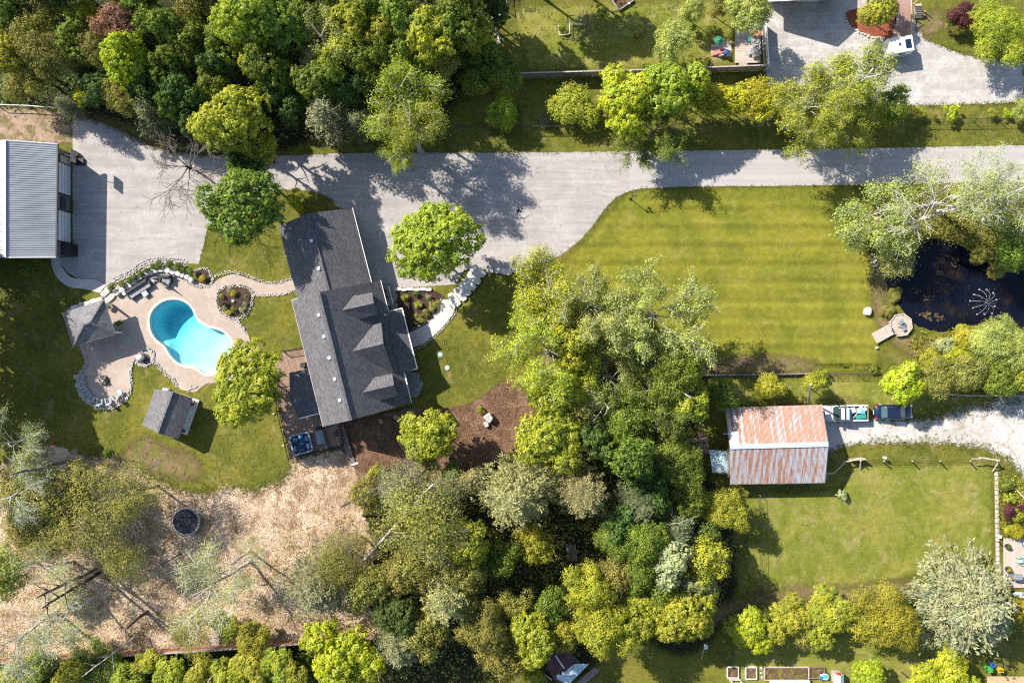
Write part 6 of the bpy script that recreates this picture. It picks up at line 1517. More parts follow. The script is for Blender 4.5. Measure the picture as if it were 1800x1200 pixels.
log((259, 1074), 0, (222, 1104), 5, .2, 'bark', 'short dark leaning trunk near the orange fence', 'leaning_trunk', 'tree trunk', 1)
log((395, 1150), .1, (362, 1205), 4, .12, 'bark_pale', 'pale leaning stem behind the orange fence', 'leaning_trunk', 'tree trunk', 2)
log((240, 1115), 1, (150, 1185), 6, .12, 'bark_pale', 'pale bare stem crossing the orange fence', 'leaning_trunk', 'tree trunk', 6)
log((600, 890), 2, (660, 862), 6, .13, 'bark', 'dark bare branch across the olive bush by the wood chips', 'branch', 'branch', 3)
log((640, 985), .5, (760, 850), 12, .2, 'bark_pale', 'long pale bare trunk rising through the big grey green tree', 'leaning_trunk', 'tree trunk', 9)
log((1030, 640), 3, (1160, 640), 8, .28, 'bark_grey', 'thick bent grey bough in the central clump', 'bough', 'branch', 7)
log((1045, 628), 4, (1085, 566), 9, .20, 'bark', 'dark broken bough sticking out over the striped lawn', 'bough', 'branch', 1)
log((1100, 620), 5, (1215, 700), 9, .20, 'bark_pale', 'long pale curving bough in the central clump', 'bough', 'branch', 6)
log((1030, 645), 4, (1070, 720), 8, .18, 'bark_pale', 'pale downward bough in the central clump', 'bough', 'branch', 6)
log((1575, 400), 2, (1700, 360), 9, .26, 'bark_pale', 'thick pale willow bough above the pond', 'bough', 'branch', 8)
log((1590, 395), 3, (1555, 372), 6, .16, 'bark_pale', 'short willow bough reaching left over the lawn', 'bough', 'branch', 2)
log((1600, 395), 3, (1665, 325), 9, .16, 'bark_pale', 'willow bough reaching up to the road', 'bough', 'branch', 4)
log((1700, 370), 6, (1800, 330), 12, .22, 'bark_pale', 'white poplar limb at the right edge', 'bough', 'branch', 6)
log((1470, 195), 3, (1535, 120), 11, .20, 'bark_white', 'white straight limb over the gravel yard', 'bough', 'branch', 5)
log((1430, 195), 3, (1475, 168), 8, .15, 'bark_grey', 'grey forked limb left of the white straight limb', 'bough', 'branch', 4)
log((1150, 922), 3, (1195, 920), 8, .08, 'bark_pale', 'thin pale dead pole in the south wood', 'bough', 'branch', 2)
log((1180, 1000), 3, (1275, 985), 8, .10, 'bark_pale', 'pale fallen branch over the yellow green tree', 'bough', 'branch', 5)
for (a, b, l) in (((1475, 1070), (1500, 1102), 'pale weathered plank lying in the row of yellow green trees'), ((760, 101), (820, 118), 'grey board lying at the edge of the north wood'), ((773, 157), (800, 161), 'whitish board in the shade above the verge'), ((1652, 687), (1670, 690), 'white plank under the olive bushes'), ((846, 36), (892, 24), 'grey beam at the corner of the neighbour garden')):
    tag(MB().beam(P(*a, .25), P(*b, .35), .28, .10).build('plank', M['wood_cap']), l, 'plank')
rail_fence([(889, -10), (892, 20)], 1.0, 'short fence stub at the top of the neighbour garden', 1.6, (.95,), .05, .05, M['wood_cap'], M['wood_cap'], 'rail_fence', False)
# stairs in the south wood
sw = thing('wooden_steps', P(1003, 972), 'weathered wooden steps in the dark gap of the south wood', 'steps')
for k in range(9): MB().box(P(1003 + k * .5, 958 + k * 3.2, .9 - k * .09), (.95, .16, .05), -.1).build('tread', M['wood_grey'], sw)
for s_ in (-.52, .52):
    a, b = Vector(P(1003, 956, .85)), Vector(P(1007, 985, .1)); MB().beam(a + Vector((s_, 0, 0)), b + Vector((s_, 0, 0)), .06, .2).build('stringer', M['wood_cap'], sw)
# ---------------------------------------------------------------- trampoline
tr = thing('trampoline', P(326, 916), 'round trampoline with dark blue mat on the wood chips', 'trampoline')
c = Vector(P(326, 916, .8)); m = MB(); m.cyl(c + Vector((0, 0, -.015)), 1.48, .03, 48); m.build('mat', M['rubber_blue'], tr)
m = MB()
for k in range(48):
    a, b = 2 * math.pi * k / 48, 2 * math.pi * (k + 1) / 48; m.tube(c + Vector((1.72 * math.cos(a), 1.72 * math.sin(a), 0)), c + Vector((1.72 * math.cos(b), 1.72 * math.sin(b), 0)), .045)
m.build('frame', M['grey'], tr)
m = MB()
for k in range(60):
    a = 2 * math.pi * k / 60; m.tube(c + Vector((1.47 * math.cos(a), 1.47 * math.sin(a), 0)), c + Vector((1.72 * math.cos(a), 1.72 * math.sin(a), 0)), .02, .02, 4)
o = m.build('springs', M['white_metal'], tr); o['kind'] = 'stuff'
for k in range(6):
    a = math.pi * k / 3; MB().tube(c + Vector((1.72 * math.cos(a), 1.72 * math.sin(a), 0)), c + Vector((1.72 * math.cos(a), 1.72 * math.sin(a), -.8)), .04).build('leg', M['grey'], tr)
# ---------------------------------------------------------------- fire pit terrace
fp = thing('fire_pit', P(183, 668), 'round fire pit heaped with pale sticks', 'fire pit')
c = Vector(P(183, 668, .03)); m = MB(); m.cyl(c, .62, .22, 24, .55); m.build('bowl', M['charcoal'], fp)
for k in range(15):
    a = rnd.uniform(0, math.pi); L = rnd.uniform(.5, 1.0); d = Vector((math.cos(a), math.sin(a), 0)) * L / 2; o_ = Vector((rnd.uniform(-.3, .3), rnd.uniform(-.3, .3), .27 + k * .015))
    MB().tube(c + o_ - d, c + o_ + d + Vector((0, 0, .1)), .035, .03).build('stick', M[rnd.choice(['bark_pale', 'bark_white', 'bark'])], fp)
fc = Vector((183, 664))
CH = [(146, 663, 100, 'topmost, in the dark corner'), (149, 676, 84, 'second from the top of the arc'), (155, 689, 62, 'third from the top of the arc'), (165, 699, 38, 'at the lower left bend of the arc'), (179, 704, 10, 'at the bottom of the arc'), (194, 703, -12, 'right of the bottom of the arc'), (206, 696, -38, 'with a folded tan towel')]
for x, y, an, l in CH:
    t = thing('adirondack_chair', P(x, y), 'grey adirondack chair round the fire pit, ' + l, 'chair', 'chairs round the fire pit'); c = Vector(P(x, y, .03)); q = Matrix.Rotation(R_(-an), 3, 'Z')
    def bx(nm, p, d, mt, tx=0): MB().box(c + q @ Vector(p), d, M=q @ Matrix.Rotation(tx, 3, 'X')).build(nm, mt, t)
    for k in range(4): bx('seat_slat', (0, .22 - k * .13, .36 - k * .03), (.50, .11, .03), M['chair_grey'], .2)
    for k in range(5): bx('back_slat', (-.2 + k * .1, -.42, .62), (.085, .03, .75), M['chair_grey'], .45)
    for s_ in (-.32, .32):
        bx('armrest', (s_, .0, .55), (.13, .70, .03), M['chair_grey']); bx('leg', (s_, .28, .28), (.06, .1, .54), M['chair_grey']); bx('leg', (s_, -.3, .24), (.06, .1, .48), M['chair_grey'])
    if 'towel' in l:
        tag(MB().rock(c + q @ Vector((.1, -.3, .48)), (.4, .3, .14), R_(-an), .1).build('towel', M['wood_new']), 'tan folded towel on the rightmost fire pit chair', 'towel')
stl = thing('side_table', P(213, 689), 'small round pale blue side table by the fire pit chairs', 'table'); c = Vector(P(213, 689, .03)); MB().cyl(c + Vector((0, 0, .46)), .33, .04, 24).build('table_top', M['pale_blue'], stl); MB().cyl(c, .05, .46, 8).build('leg', M['grey'], stl); MB().cyl(c, .2, .03, 16).build('foot', M['grey'], stl)
# fountain ball in the cobble ring
ft = thing('garden_fountain', P(252, 630), 'round white stone fountain ball in a dark basin', 'fountain'); c = Vector(P(254, 630, .02)); MB().cyl(c, .62, .08, 20).build('basin', M['charcoal'], ft); MB().rock(c + Vector((-.25, .12, .42)), (.75, .7, .65), .4, .06).build('ball', M['stone_pale'], ft, True)
# ---------------------------------------------------------------- pool seating
def sofa(cx, cy, rz, L, label, ncush, tbl=None):
    t = thing('outdoor_sofa', P(cx, cy), label, 'sofa'); c = Vector(P(cx, cy, .03)); q = Matrix.Rotation(rz, 3, 'Z')
    def bx(nm, p, d, mt): MB().box(c + q @ Vector(p), d, rz).build(nm, mt, t)
    bx('base', (0, 0, .18), (L, .95, .28), M['charcoal']); bx('backrest', (0, .42, .5), (L, .14, .5), M['charcoal'])
    for s_ in (-1, 1): bx('armrest', (s_ * (L / 2 - .07), 0, .42), (.14, .95, .36), M['charcoal'])
    w_ = (L - .3) / ncush
    for k in range(ncush):
        x = -L / 2 + .15 + w_ * (k + .5); bx('seat_cushion', (x, -.12, .39), (w_ - .03, .74, .14), M['cushion']); bx('back_cushion', (x, .28, .58), (w_ - .03, .16, .34), M['charcoal'])
    return t
sofa(247, 508, R_(33), 3.1, 'long dark outdoor sofa with grey cushions along the retaining wall', 4)
sofa(294, 491, R_(-2), 1.35, 'dark two seat loveseat under the top of the retaining wall', 2)
t = thing('coffee_table', P(257, 515), 'small pale square coffee table before the long sofa', 'table'); c = Vector(P(257, 516, .03)); MB().box(c + Vector((0, 0, .36)), (.66, .66, .06), R_(33)).build('table_top', M['pale_blue'], t)
for x in (-.27, .27):
    for y in (-.27, .27): MB().box(c + Matrix.Rotation(R_(33), 3, 'Z') @ Vector((x, y, .17)), (.05, .05, .33)).build('leg', M['charcoal'], t)
t = thing('ottoman', P(292, 500), 'grey square ottoman in front of the loveseat', 'ottoman'); MB().box(Vector(P(292, 500, .2)), (.62, .62, .3), -.03).build('base', M['charcoal'], t); MB().box(Vector(P(292, 500, .4)), (.64, .64, .12), -.03).build('cushion', M['cushion'], t)
t = thing('side_table', P(222, 516), 'little round white table at the end of the long sofa', 'table'); c = Vector(P(222, 516, .03)); MB().cyl(c + Vector((0, 0, .5)), .22, .04, 20).build('table_top', M['white'], t); MB().cyl(c, .04, .5, 8).build('leg', M['white'], t)
t = thing('closed_parasol', P(283, 489), 'closed parasol on a pole between sofa and loveseat', 'parasol'); c = Vector(P(283, 492)); MB().tube(c, c + Vector((0, 0, 2.5)), .025).build('pole', M['grey'], t); MB().tube(c + Vector((0, 0, 1.0)), c + Vector((0, 0, 2.4)), .16, .05, 8).build('canopy', M['charcoal'], t); MB().cyl(c, .28, .08, 16).build('foot', M['charcoal'], t)
# lawn lids
for x, y, l in ((774, 623, 'upper round grey lid set in the front lawn'), (786, 646, 'lower round grey lid set in the front lawn')): tag(MB().cyl(Vector(P(x, y, 0)), .28, .05, 20).build('access_lid', M['pale_blue']), l, 'lid')
tag(MB().cyl(Vector(P(94, 779, 0)), .16, .25, 12).build('ball', M['red']), 'small red ball on the shaded lawn at the left', 'ball')
for x, y, l in ((498, 783, 'small white stone on the lawn left of the hot tub'), (481, 727, 'tiny white stone on the lawn by the deck railing')): tag(MB().rock(Vector(P(x, y, .08)), (.22, .22, .16), 0).build('stone', M['stone_pale']), l, 'stone')
# drain circle in the driveway
dc_ = thing('drain_circle', P(913, 370), 'round patterned iron grate set in the driveway', 'grate'); c = Vector(P(913, 370, .022))
for r in (.55, .75, .95):
    m = MB()
    for k in range(28):
        a, b = 2 * math.pi * k / 28, 2 * math.pi * (k + 1) / 28; m.slab([c + Vector((r * math.cos(a), r * math.sin(a), .012)), c + Vector((r * math.cos(b), r * math.sin(b), .012)), c + Vector(((r - .05) * math.cos(b), (r - .05) * math.sin(b), .012)), c + Vector(((r - .05) * math.cos(a), (r - .05) * math.sin(a), .012))], .01)
    m.build('ring', M['stone_pale'], dc_)
m = MB(); 
for k in range(14): m.rock(c + Vector((rnd.uniform(-.33, .33), rnd.uniform(-.33, .33), .03)), (.16, .14, .06), rnd.uniform(0, 3))
m.build('centre_stones', M['black'], dc_, kind='stuff')
m = MB()
for k in range(50):
    a = rnd.uniform(0, 6.28); r = rnd.uniform(.4, .9); m.rock(c + Vector((r * math.cos(a), r * math.sin(a), .01)), (.09, .07, .03), rnd.uniform(0, 3))
m.build('pebbles', M['stone'], dc_, kind='stuff')
# lamp post
lp = thing('lamp_post', P(1108, 350), 'black lamp post with three globes at the corner of the striped lawn', 'lamp post'); c = Vector(P(1108, 350))
MB().tube(c, c + Vector((0, 0, 2.0)), .05, .035, 8).build('pole', M['black'], lp); MB().cyl(c, .14, .12, 12).build('base', M['black'], lp)
for dx, dy in ((.1, .5), (.35, .1), (-.15, .12)):
    e = c + Vector((dx, dy, 1.95)); MB().tube(c + Vector((0, 0, 1.8)), e, .02).build('arm', M['black'], lp)
    m = MB(); m.cyl(e, .11, .22, 10, .13); m.build('lantern', M['charcoal'], lp); MB().cyl(e + Vector((0, 0, .22)), .08, .03, 10).build('lantern_cap', M['grey'], lp)
# ---------------------------------------------------------------- dock
dk2 = thing('dock', P(1570, 580), 'pale wooden dock with an octagonal platform at the pond', 'dock')
A0, A1 = Vector(P(1536.5, 595, .35)), Vector(P(1569, 577, .35)); dv = (A1 - A0).normalized(); nv = Vector((-dv.y, dv.x, 0)); nb = 15
for k in range(nb):
    p = A0.lerp(A1, (k + .5) / nb); MB().box(p, ((A1 - A0).length / nb - .015, 1.35, .06), math.atan2(dv.y, dv.x)).build('board', M['wood_pale'], dk2)
oc = Vector(P(1583.5, 571, .38)); OR = 1.35
op = [oc + Vector((OR * math.cos(R_(22.5 + 45 * k + 8)), OR * math.sin(R_(22.5 + 45 * k + 8)), 0)) for k in range(8)]
m = MB(); m.prism([(p.x, p.y) for p in op], .2, .30); m.build('platform_frame', M['wood_grey'], dk2)
for k in range(16):
    y = -OR + (k + .5) * 2 * OR / 16; half = min(OR * .96, (OR * 1.35 - abs(y)) if abs(y) > OR * .4 else OR * .96)
    MB().box(oc + Matrix.Rotation(R_(30), 3, 'Z') @ Vector((0, y * .92, -.03)), (half * 1.92, 2 * OR / 16 * .92 - .015, .06), R_(30)).build('board', M['wood_pale'], dk2)
for k in range(8):
    if k in (4,): continue
    a, b = op[k], op[(k + 1) % 8]; MB().beam(a + Vector((0, 0, .06)), b + Vector((0, 0, .06)), .14, .05).build('rim_board', M['wood_pale'], dk2); MB().box(a + Vector((0, 0, -.15)), (.12, .12, .5)).build('post', M['wood_pale'], dk2)
gc = thing('dock_chair', P(1584, 570), 'grey reclining chair on the dock platform', 'chair'); c = oc + Vector((0, 0, .02))
for nm, p, d, a in (('seat', (0, 0, .3), (.5, .55, .06), .6), ('backrest', (-.15, .35, .5), (.5, .45, .06), .6), ('footrest', (.25, -.45, .25), (.45, .4, .05), .6)): MB().box(c + Vector(p), d, a).build(nm, M['cover_grey'], gc)
for p in ((-.4, .2), (.3, .35), (-.3, -.3), (.5, -.2)): MB().beam(c + Vector((p[0], p[1], .02)), c + Vector((p[0] * .3, p[1] * .3, .34)), .05, .05).build('leg', M['charcoal'], gc)
# pond fountain
t_ = NT('spray'); M['spray'] = t_.done(t_.n('MixShader', {0: .32, 1: t_.n('BsdfTransparent').outputs[0], 2: t_.n('BsdfPrincipled', {'Base Color': (.75, .78, .82), 'Roughness': .5}).outputs[0]}).outputs[0])
pf_ = thing('pond_fountain', P(1730, 531), 'pond fountain throwing a ring of white jets', 'fountain'); c = Vector(P(1729, 531, .02)); MB().cyl(c + Vector((0, 0, 0)), .18, .25, 12).build('nozzle', M['black'], pf_)
for k in range(11):
    a = 2 * math.pi * k / 11 + .2; R2 = 1.55 + .14 * math.sin(k * 3); pts = []
    for s_ in range(9):
        f = s_ / 8; aa = a; pts.append(c + Vector((R2 * f * math.cos(aa), R2 * f * math.sin(aa), .25 + 4 * f * (1 - f) * .8 - .2 * f)))
    MB().path(pts, [.004 + .0016 * i for i in range(9)], 4).build('jet', M['spray'], pf_)
    e = pts[-1]; m = MB(); m.rock((e.x, e.y, .03), (.2, .2, .06), 0, .3); m.build('splash', M['spray'], pf_)
m = MB()
for k in range(70): m.rock(c + Vector((rnd.gauss(0, 1), rnd.gauss(0, .9), .02)), (.04, .04, .03))
m.build('droplets', M['spray'], pf_, kind='stuff')
# algae mats on the pond
def algae(x, y, n, sp, label):
    m = MB(); n *= 2
    for k in range(n):
        p = P(x + rnd.gauss(0, sp), y + rnd.gauss(0, sp * .6)); r = rnd.uniform(.05, .2); nn = 7; ph = rnd.uniform(0, 6)
        m.add([(p[0] + r * rnd.uniform(.6, 1.2) * math.cos(ph + 6.283 * i / nn), p[1] + r * rnd.uniform(.5, 1) * math.sin(ph + 6.283 * i / nn), .026 + .0006 * k) for i in range(nn)], [tuple(range(nn))])
    tag(m.build('algae', M['algae']), label, 'algae', None, 'stuff')
M['algae'] = simple_mat('algae', (.12, .085, .035), .9, .5, 2.0, c2=(.05, .036, .016), use_obj=False)
algae(1626, 553, 14, 5, 'tan algae patch right of the dock'); algae(1650, 557, 10, 6, 'second tan algae patch in the lower pond'); algae(1628, 525, 8, 5, 'faint algae wisps in the middle of the pond'); algae(1650, 480, 8, 5, 'brown algae in the upper pond'); algae(1612, 510, 5, 6, 'thin algae strand near the west bank'); algae(1680, 460, 6, 6, 'brown algae under the willow bough')
# ---------------------------------------------------------------- vehicles
def body(parent, prof, name, mat, y0, y1, M4, inset_=.0, smooth=False):
    """prof: list of (x, z, halfwidth) rings joined along x"""
    pass
def lofted(rings, n=12):
    """rings: (x, halfwidth, zlow, zhigh, round) -> closed body along x"""
    m = MB(); vs = []
    for (x, hw, z0, z1, rr) in rings:
        for (y, z) in ((-hw, z0), (-hw, z0 + (z1 - z0) * .55), (-hw * (1 - rr * .4), z1 - (z1 - z0) * .12), (-hw * (1 - rr), z1), (hw * (1 - rr), z1), (hw * (1 - rr * .4), z1 - (z1 - z0) * .12), (hw, z0 + (z1 - z0) * .55), (hw, z0)):
            vs.append((x, y, z))
    k = 8; fs = []
    for i in range(len(rings) - 1):
        for j in range(k): fs.append((i * k + j, (i + 1) * k + j, (i + 1) * k + (j + 1) % k, i * k + (j + 1) % k))
    fs.append(tuple(range(k))); fs.append(tuple(range(len(rings) * k - 1, (len(rings) - 1) * k - 1, -1)))
    m.add(vs, fs); return m
def xf(m, c, rz):
    q = Matrix.Rotation(rz, 3, 'Z'); m.v = [tuple(q @ Vector(v) + Vector(c)) for v in m.v]; return m
def wheels(t, c, rz, xs, hw, r=.33):
    for x in xs:
        for s_ in (-1, 1):
            o = xf(MB().tube((x, s_ * (hw - .1), r), (x, s_ * (hw + .08), r), r, r, 18), c, rz).build('wheel', M['tyre'], t); xf(MB().tube((x, s_ * (hw + .06), r), (x, s_ * (hw + .1), r), r * .6, r * .55, 12), c, rz).build('rim', M['white_metal'], o)
# car: bonnet to the right
cc_ = P(1569.5, 723.2, .5); c = (cc_[0], cc_[1], 0); rz = R_(1.5)
car = thing('parked_car', c, 'dark navy sedan parked on the white gravel track behind the pickup', 'car')
xf(lofted([(-2.28, .62, .40, .78, .25), (-2.15, .80, .30, .92, .22), (-1.6, .88, .26, .98, .16), (0, .90, .24, .95, .14), (1.2, .89, .26, .93, .18), (1.9, .82, .30, .84, .3), (2.22, .66, .36, .68, .35), (2.32, .5, .40, .60, .4)]), c, rz).build('body', M['car_navy'], car, True)
xf(lofted([(-1.55, .74, .9, .97, .1), (-.95, .68, .9, 1.38, .2), (-.3, .66, .9, 1.44, .22), (.35, .66, .9, 1.42, .22), (1.15, .74, .9, .96, .1)]), c, rz).build('cabin', M['windscreen'], car, True)
xf(MB().slab([(-1.10, -.62, 1.46), (.40, -.62, 1.49), (.40, .62, 1.49), (-1.10, .62, 1.46)], .05), c, rz).build('roof', M['car_navy'], car)
xf(MB().slab([(-1.62, -.66, 1.01), (-1.04, -.56, 1.37), (-1.04, .56, 1.37), (-1.62, .66, 1.01)], .02), c, rz).build('rear_window', M['rear_glass'], car)
xf(MB().slab([(1.20, -.66, .985), (.40, -.58, 1.42), (.40, .58, 1.42), (1.20, .66, .985)], .02), c, rz).build('windscreen', M['windscreen'], car)
for s_ in (-1, 1):
    xf(MB().rock((-2.16, s_ * .68, .80), (.22, .30, .2), 0, .03), c, rz).build('tail_light', M['red'], car); xf(MB().rock((2.1, s_ * .64, .68), (.3, .26, .14), 0, .03), c, rz).build('headlight', M['white_metal'], car)
    xf(MB().box((.75, s_ * 1.0, .98), (.16, .24, .12)), c, rz).build('mirror', M['car_navy'], car)
    xf(MB().beam((-1.0, s_ * .905, .92), (1.1, s_ * .905, .92), .03, .02), c, rz).build('trim', M['grey'], car)
xf(MB().box((-2.36, 0, .62), (.04, .5, .14)), c, rz).build('number_plate', M['white'], car)
wheels(car, c, rz, (-1.4, 1.4), .80)
# pickup: cab to the left, nose under the barn eave
cc_ = P(1483, 725.5, .7); c = (cc_[0], cc_[1], 0); rz = R_(1)
tk_ = thing('pickup_truck', c, 'white pickup truck nosed up to the barn with a loaded bed', 'pickup truck')
xf(lofted([(-2.75, .80, .45, .88, .2), (-2.5, .93, .40, 1.05, .15), (-1.2, .96, .38, 1.12, .1), (.25, .97, .38, 1.10, .06)]), c, rz).build('body', M['truck_white'], tk_, True)
xf(lofted([(-1.25, .84, 1.05, 1.14, .1), (-.72, .80, 1.05, 1.72, .16), (-.2, .80, 1.05, 1.78, .14), (.18, .80, 1.05, 1.74, .14)]), c, rz).build('cabin', M['windscreen'], tk_, True)
xf(MB().slab([(-.74, -.68, 1.745), (.20, -.70, 1.79), (.20, .70, 1.79), (-.74, .68, 1.745)], .04), c, rz).build('roof', M['truck_white'], tk_)
xf(MB().slab([(-1.42, -.76, 1.10), (-.76, -.68, 1.72), (-.76, .68, 1.72), (-1.42, .76, 1.10)], .02), c, rz).build('windscreen', M['windscreen'], tk_)
xf(MB().box((1.5, 0, .55), (2.45, 1.6, .08)), c, rz).build('bed_floor', M['grey'], tk_)
for s_ in (-1, 1):
    xf(MB().box((1.5, s_ * .88, .80), (2.5, .16, .60)), c, rz).build('bed_side', M['truck_white'], tk_); xf(MB().box((-.85, s_ * 1.08, 1.2), (.14, .26, .2)), c, rz).build('mirror', M['black'], tk_); xf(MB().box((-2.62, s_ * .7, .8), (.1, .3, .18)), c, rz).build('headlight', M['white_metal'], tk_)
xf(MB().box((2.73, 0, .80), (.08, 1.75, .56)), c, rz).build('tailgate', M['wood_grey'], tk_)
xf(MB().box((.28, 0, 1.1), (.06, 1.7, .1)), c, rz).build('bed_rail', M['rust_heavy'], tk_)
wheels(tk_, c, rz, (-1.85, 1.7), .86, .38)
def cargo(nm, p, d, a, mt, l, cat): tag(xf(MB().box(p, d, a), c, rz).build(nm, M[mt]), l, cat)
cargo('cooler_box', (.58, -.05, .95), (.26, 1.35, .55), .05, 'skyblue', 'long turquoise box behind the cab in the truck bed', 'box')
cargo('foam_box', (.95, .35, .98), (.5, .6, .4), .2, 'white', 'white lumpy sack in the front of the truck bed', 'sack')
cargo('board', (1.75, .25, 1.02), (.7, .62, .12), -.1, 'pale_blue', 'pale printed board on top of the truck load', 'board'); cargo('blue_crate', (2.1, .1, 1.05), (.45, .42, .3), -.15, 'skyblue', 'blue crate near the tailgate', 'crate')
cargo('tarp', (1.9, -.45, .98), (1.2, .5, .16), .1, 'teal', 'teal crumpled tarp along the near side of the truck bed', 'tarp'); cargo('bucket', (1.9, .66, 1.0), (.35, .3, .3), 0, 'white', 'white bucket against the far side of the truck bed', 'bucket'); cargo('yellow_tool', (1.25, .35, 1.0), (.12, .5, .1), .3, 'yellow', 'small yellow tool in the truck bed', 'tool'); cargo('white_bag', (2.35, .45, .98), (.4, .4, .3), .4, 'white', 'white bag at the tailgate of the truck', 'bag'); cargo('pole_bundle', (1.2, -.35, 1.0), (.9, .08, .08), .9, 'wood_pale', 'pale pole lying across the truck bed', 'pole')
# camper
cc_ = P(1578, 84, 1.0); c = (cc_[0], cc_[1], 0); rz = R_(9)
cp = thing('camper_trailer', c, 'small white camper trailer with a roof hatch on the gravel yard', 'camper')
xf(lofted([(-1.42, .90, .45, 1.9, .1), (-1.36, .98, .42, 2.02, .08), (1.30, .98, .42, 2.04, .08), (1.42, .90, .45, 1.9, .1)]), c, rz).build('body', M['white'], cp)
xf(MB().box((.72, -.05, 2.07), (.66, 1.02, .06)), c, rz).build('solar_panel', M['car_navy'], cp); xf(MB().box((-.28, .05, 2.08), (.26, .26, .08)), c, rz).build('roof_vent', M['charcoal'], cp); xf(MB().box((.3, .92, 2.06), (.04, .2, .05)), c, rz).build('antenna', M['black'], cp)
xf(MB().box((0, -.99, .8), (2.6, .03, .3)), c, rz).build('stripe', M['teal'], cp); xf(MB().box((0, -.995, 1.5), (.9, .03, .4)), c, rz).build('window', M['glass'], cp)
for s_ in (-1, 1): xf(MB().tube((-.2, s_ * .8, .3), (-.2, s_ * .98, .3), .3, .3, 16), c, rz).build('wheel', M['tyre'], cp)
xf(MB().beam((1.4, -.35, .45), (2.2, 0, .45), .06, .08).beam((1.4, .35, .45), (2.2, 0, .45), .06, .08), c, rz).build('drawbar', M['black'], cp); xf(MB().box((1.7, 0, .7), (.35, .4, .4)), c, rz).build('gas_bottle', M['red'], cp)
# wooden stairs by the brick path
ws = thing('wooden_stairs', P(1607, 20), 'new timber stairs with a handrail beside the brick path', 'stairs')
for k in range(6): MB().box(P(1614, 9 + k * 4, 1.3 - k * .2), (.85, .27, .05)).build('tread', M['wood_pale'], ws)
for x in (1609, 1619): MB().beam(P(x, 6, 1.3), P(x, 33, .1), .06, .2).build('stringer', M['wood_new'], ws)
MB().beam(P(1609, 4, 2.2), P(1603, 32, 1.1), .12, .06).build('handrail', M['wood_new'], ws); MB().beam(P(1602, 12, 1.2), P(1601.5, 63, .9), .12, .06).build('handrail', M['wood_new'], ws)
for x, y, h in ((1605, 8, 2.2), (1602, 30, 1.1), (1601, 62, .9), (1619, 26, 1.0)): MB().box((P(x, y)[0], P(x, y)[1], h / 2), (.1, .1, h)).build('post', M['wood_new'], ws)
# ---------------------------------------------------------------- lounger deck and paver terrace
ld = thing('small_deck', P(1318, 80), 'pale plank deck with green loungers in the corner of the fences', 'deck')
x0, y0, x1, y1 = *P(1291, 112)[:2], *P(1336, 30)[:2]
nb = 26
for k in range(nb):
    y = y0 + (y1 - y0) * (k + .5) / nb; MB().box(((x0 + x1) / 2, y, .2), (x1 - x0, (y1 - y0) / nb - .015, .05)).build('board', M['wood_pale'], ld)
MB().box(((x0 + x1) / 2, (y0 + y1) / 2, .08), (x1 - x0 - .2, y1 - y0 - .2, .14)).build('deck_base', M['wood_grey'], ld); MB().box(P(1306, 112.5, .1), (1.0, .3, .12)).build('step', M['wood_pale'], ld)
def lounger(x, y, rz, mt, label):
    t = thing('lounge_chair', P(x, y, .22), label, 'lounge chair', 'lounge chairs on the small deck'); c = Vector(P(x, y, .22)); q = Matrix.Rotation(rz, 3, 'Z')
    def bx(nm, p, d, m_, tl=0): MB().box(c + q @ Vector(p), d, M=q @ Matrix.Rotation(tl, 3, 'Y')).build(nm, m_, t)
    bx('seat', (-.1, 0, .36), (.6, .5, .05), mt); bx('backrest', (.38, 0, .58), (.6, .5, .05), mt, -.8)
    for s_ in (-.28, .28): bx('armrest', (.05, s_, .56), (.5, .05, .04), M['white']); bx('leg', (-.3, s_, .2), (.05, .05, .4), M['white']); bx('leg', (.3, s_, .25), (.05, .05, .5), M['white'])
lounger(1325, 78, .15, M['cushion'], 'grey cushioned lounge chair, upper of the three on the small deck'); lounger(1326, 87.5, .25, M['cushion'], 'grey cushioned lounge chair, middle of the three on the small deck'); lounger(1326, 98, .2, M['cushion'], 'grey cushioned lounge chair, lowest of the three on the small deck'); lounger(1326, 61, -.2, M['terracotta'], 'reddish lounge chair near the tree on the small deck'); lounger(1329, 48, .3, M['teal'], 'teal lounge chair half under the pale tree')
for x, y, mt, l in ((1316, 71.5, 'teal', 'upper small teal square table on the deck'), (1315, 94, 'mint', 'lower pale teal square table on the deck')):
    t = thing('side_table', P(x, y, .22), l, 'table'); c = Vector(P(x, y, .22)); MB().box(c + Vector((0, 0, .4)), (.44, .44, .04)).build('table_top', M['teal'] if mt == 'teal' else M['pale_blue'], t)
    for dx in (-.17, .17):
        for dy in (-.17, .17): MB().box(c + Vector((dx, dy, .2)), (.04, .04, .4)).build('leg', M['charcoal'], t)
pt = thing('paver_terrace', P(1268, 80), 'small terrace of pink and pale square pavers on the neighbour lawn', 'paving')
for j, row in enumerate(('..pp..', '.rpprp', 'pppppp', 'rrpppp', 'prrrpp', 'rprrpp')):
    for i, ch in enumerate(row):
        if ch != '.': MB().box(P(1253 + i * 6, 70 + j * 5.4, .05), (.38, .34, .05)).build('paver', M['pink_paver'] if ch == 'r' else M['pale_paver'], pt)
t = thing('parasol', P(1257, 79), 'round green parasol on the paver terrace', 'parasol'); c = Vector(P(1257.5, 80)); m = MB(); n = 8
for k in range(n):
    a, b = 2 * math.pi * k / n, 2 * math.pi * (k + 1) / n; m = MB(); m.slab([c + Vector((0, 0, 1.75)), c + Vector((.55 * math.cos(a), .55 * math.sin(a), 1.45)), c + Vector((.55 * math.cos(b), .55 * math.sin(b), 1.45))], .02); m.build('canopy_panel', M['green_fabric'], t)
MB().tube(c, c + Vector((0, 0, 1.8)), .03).build('pole', M['white'], t); MB().cyl(c, .25, .06, 14).build('foot', M['grey'], t)
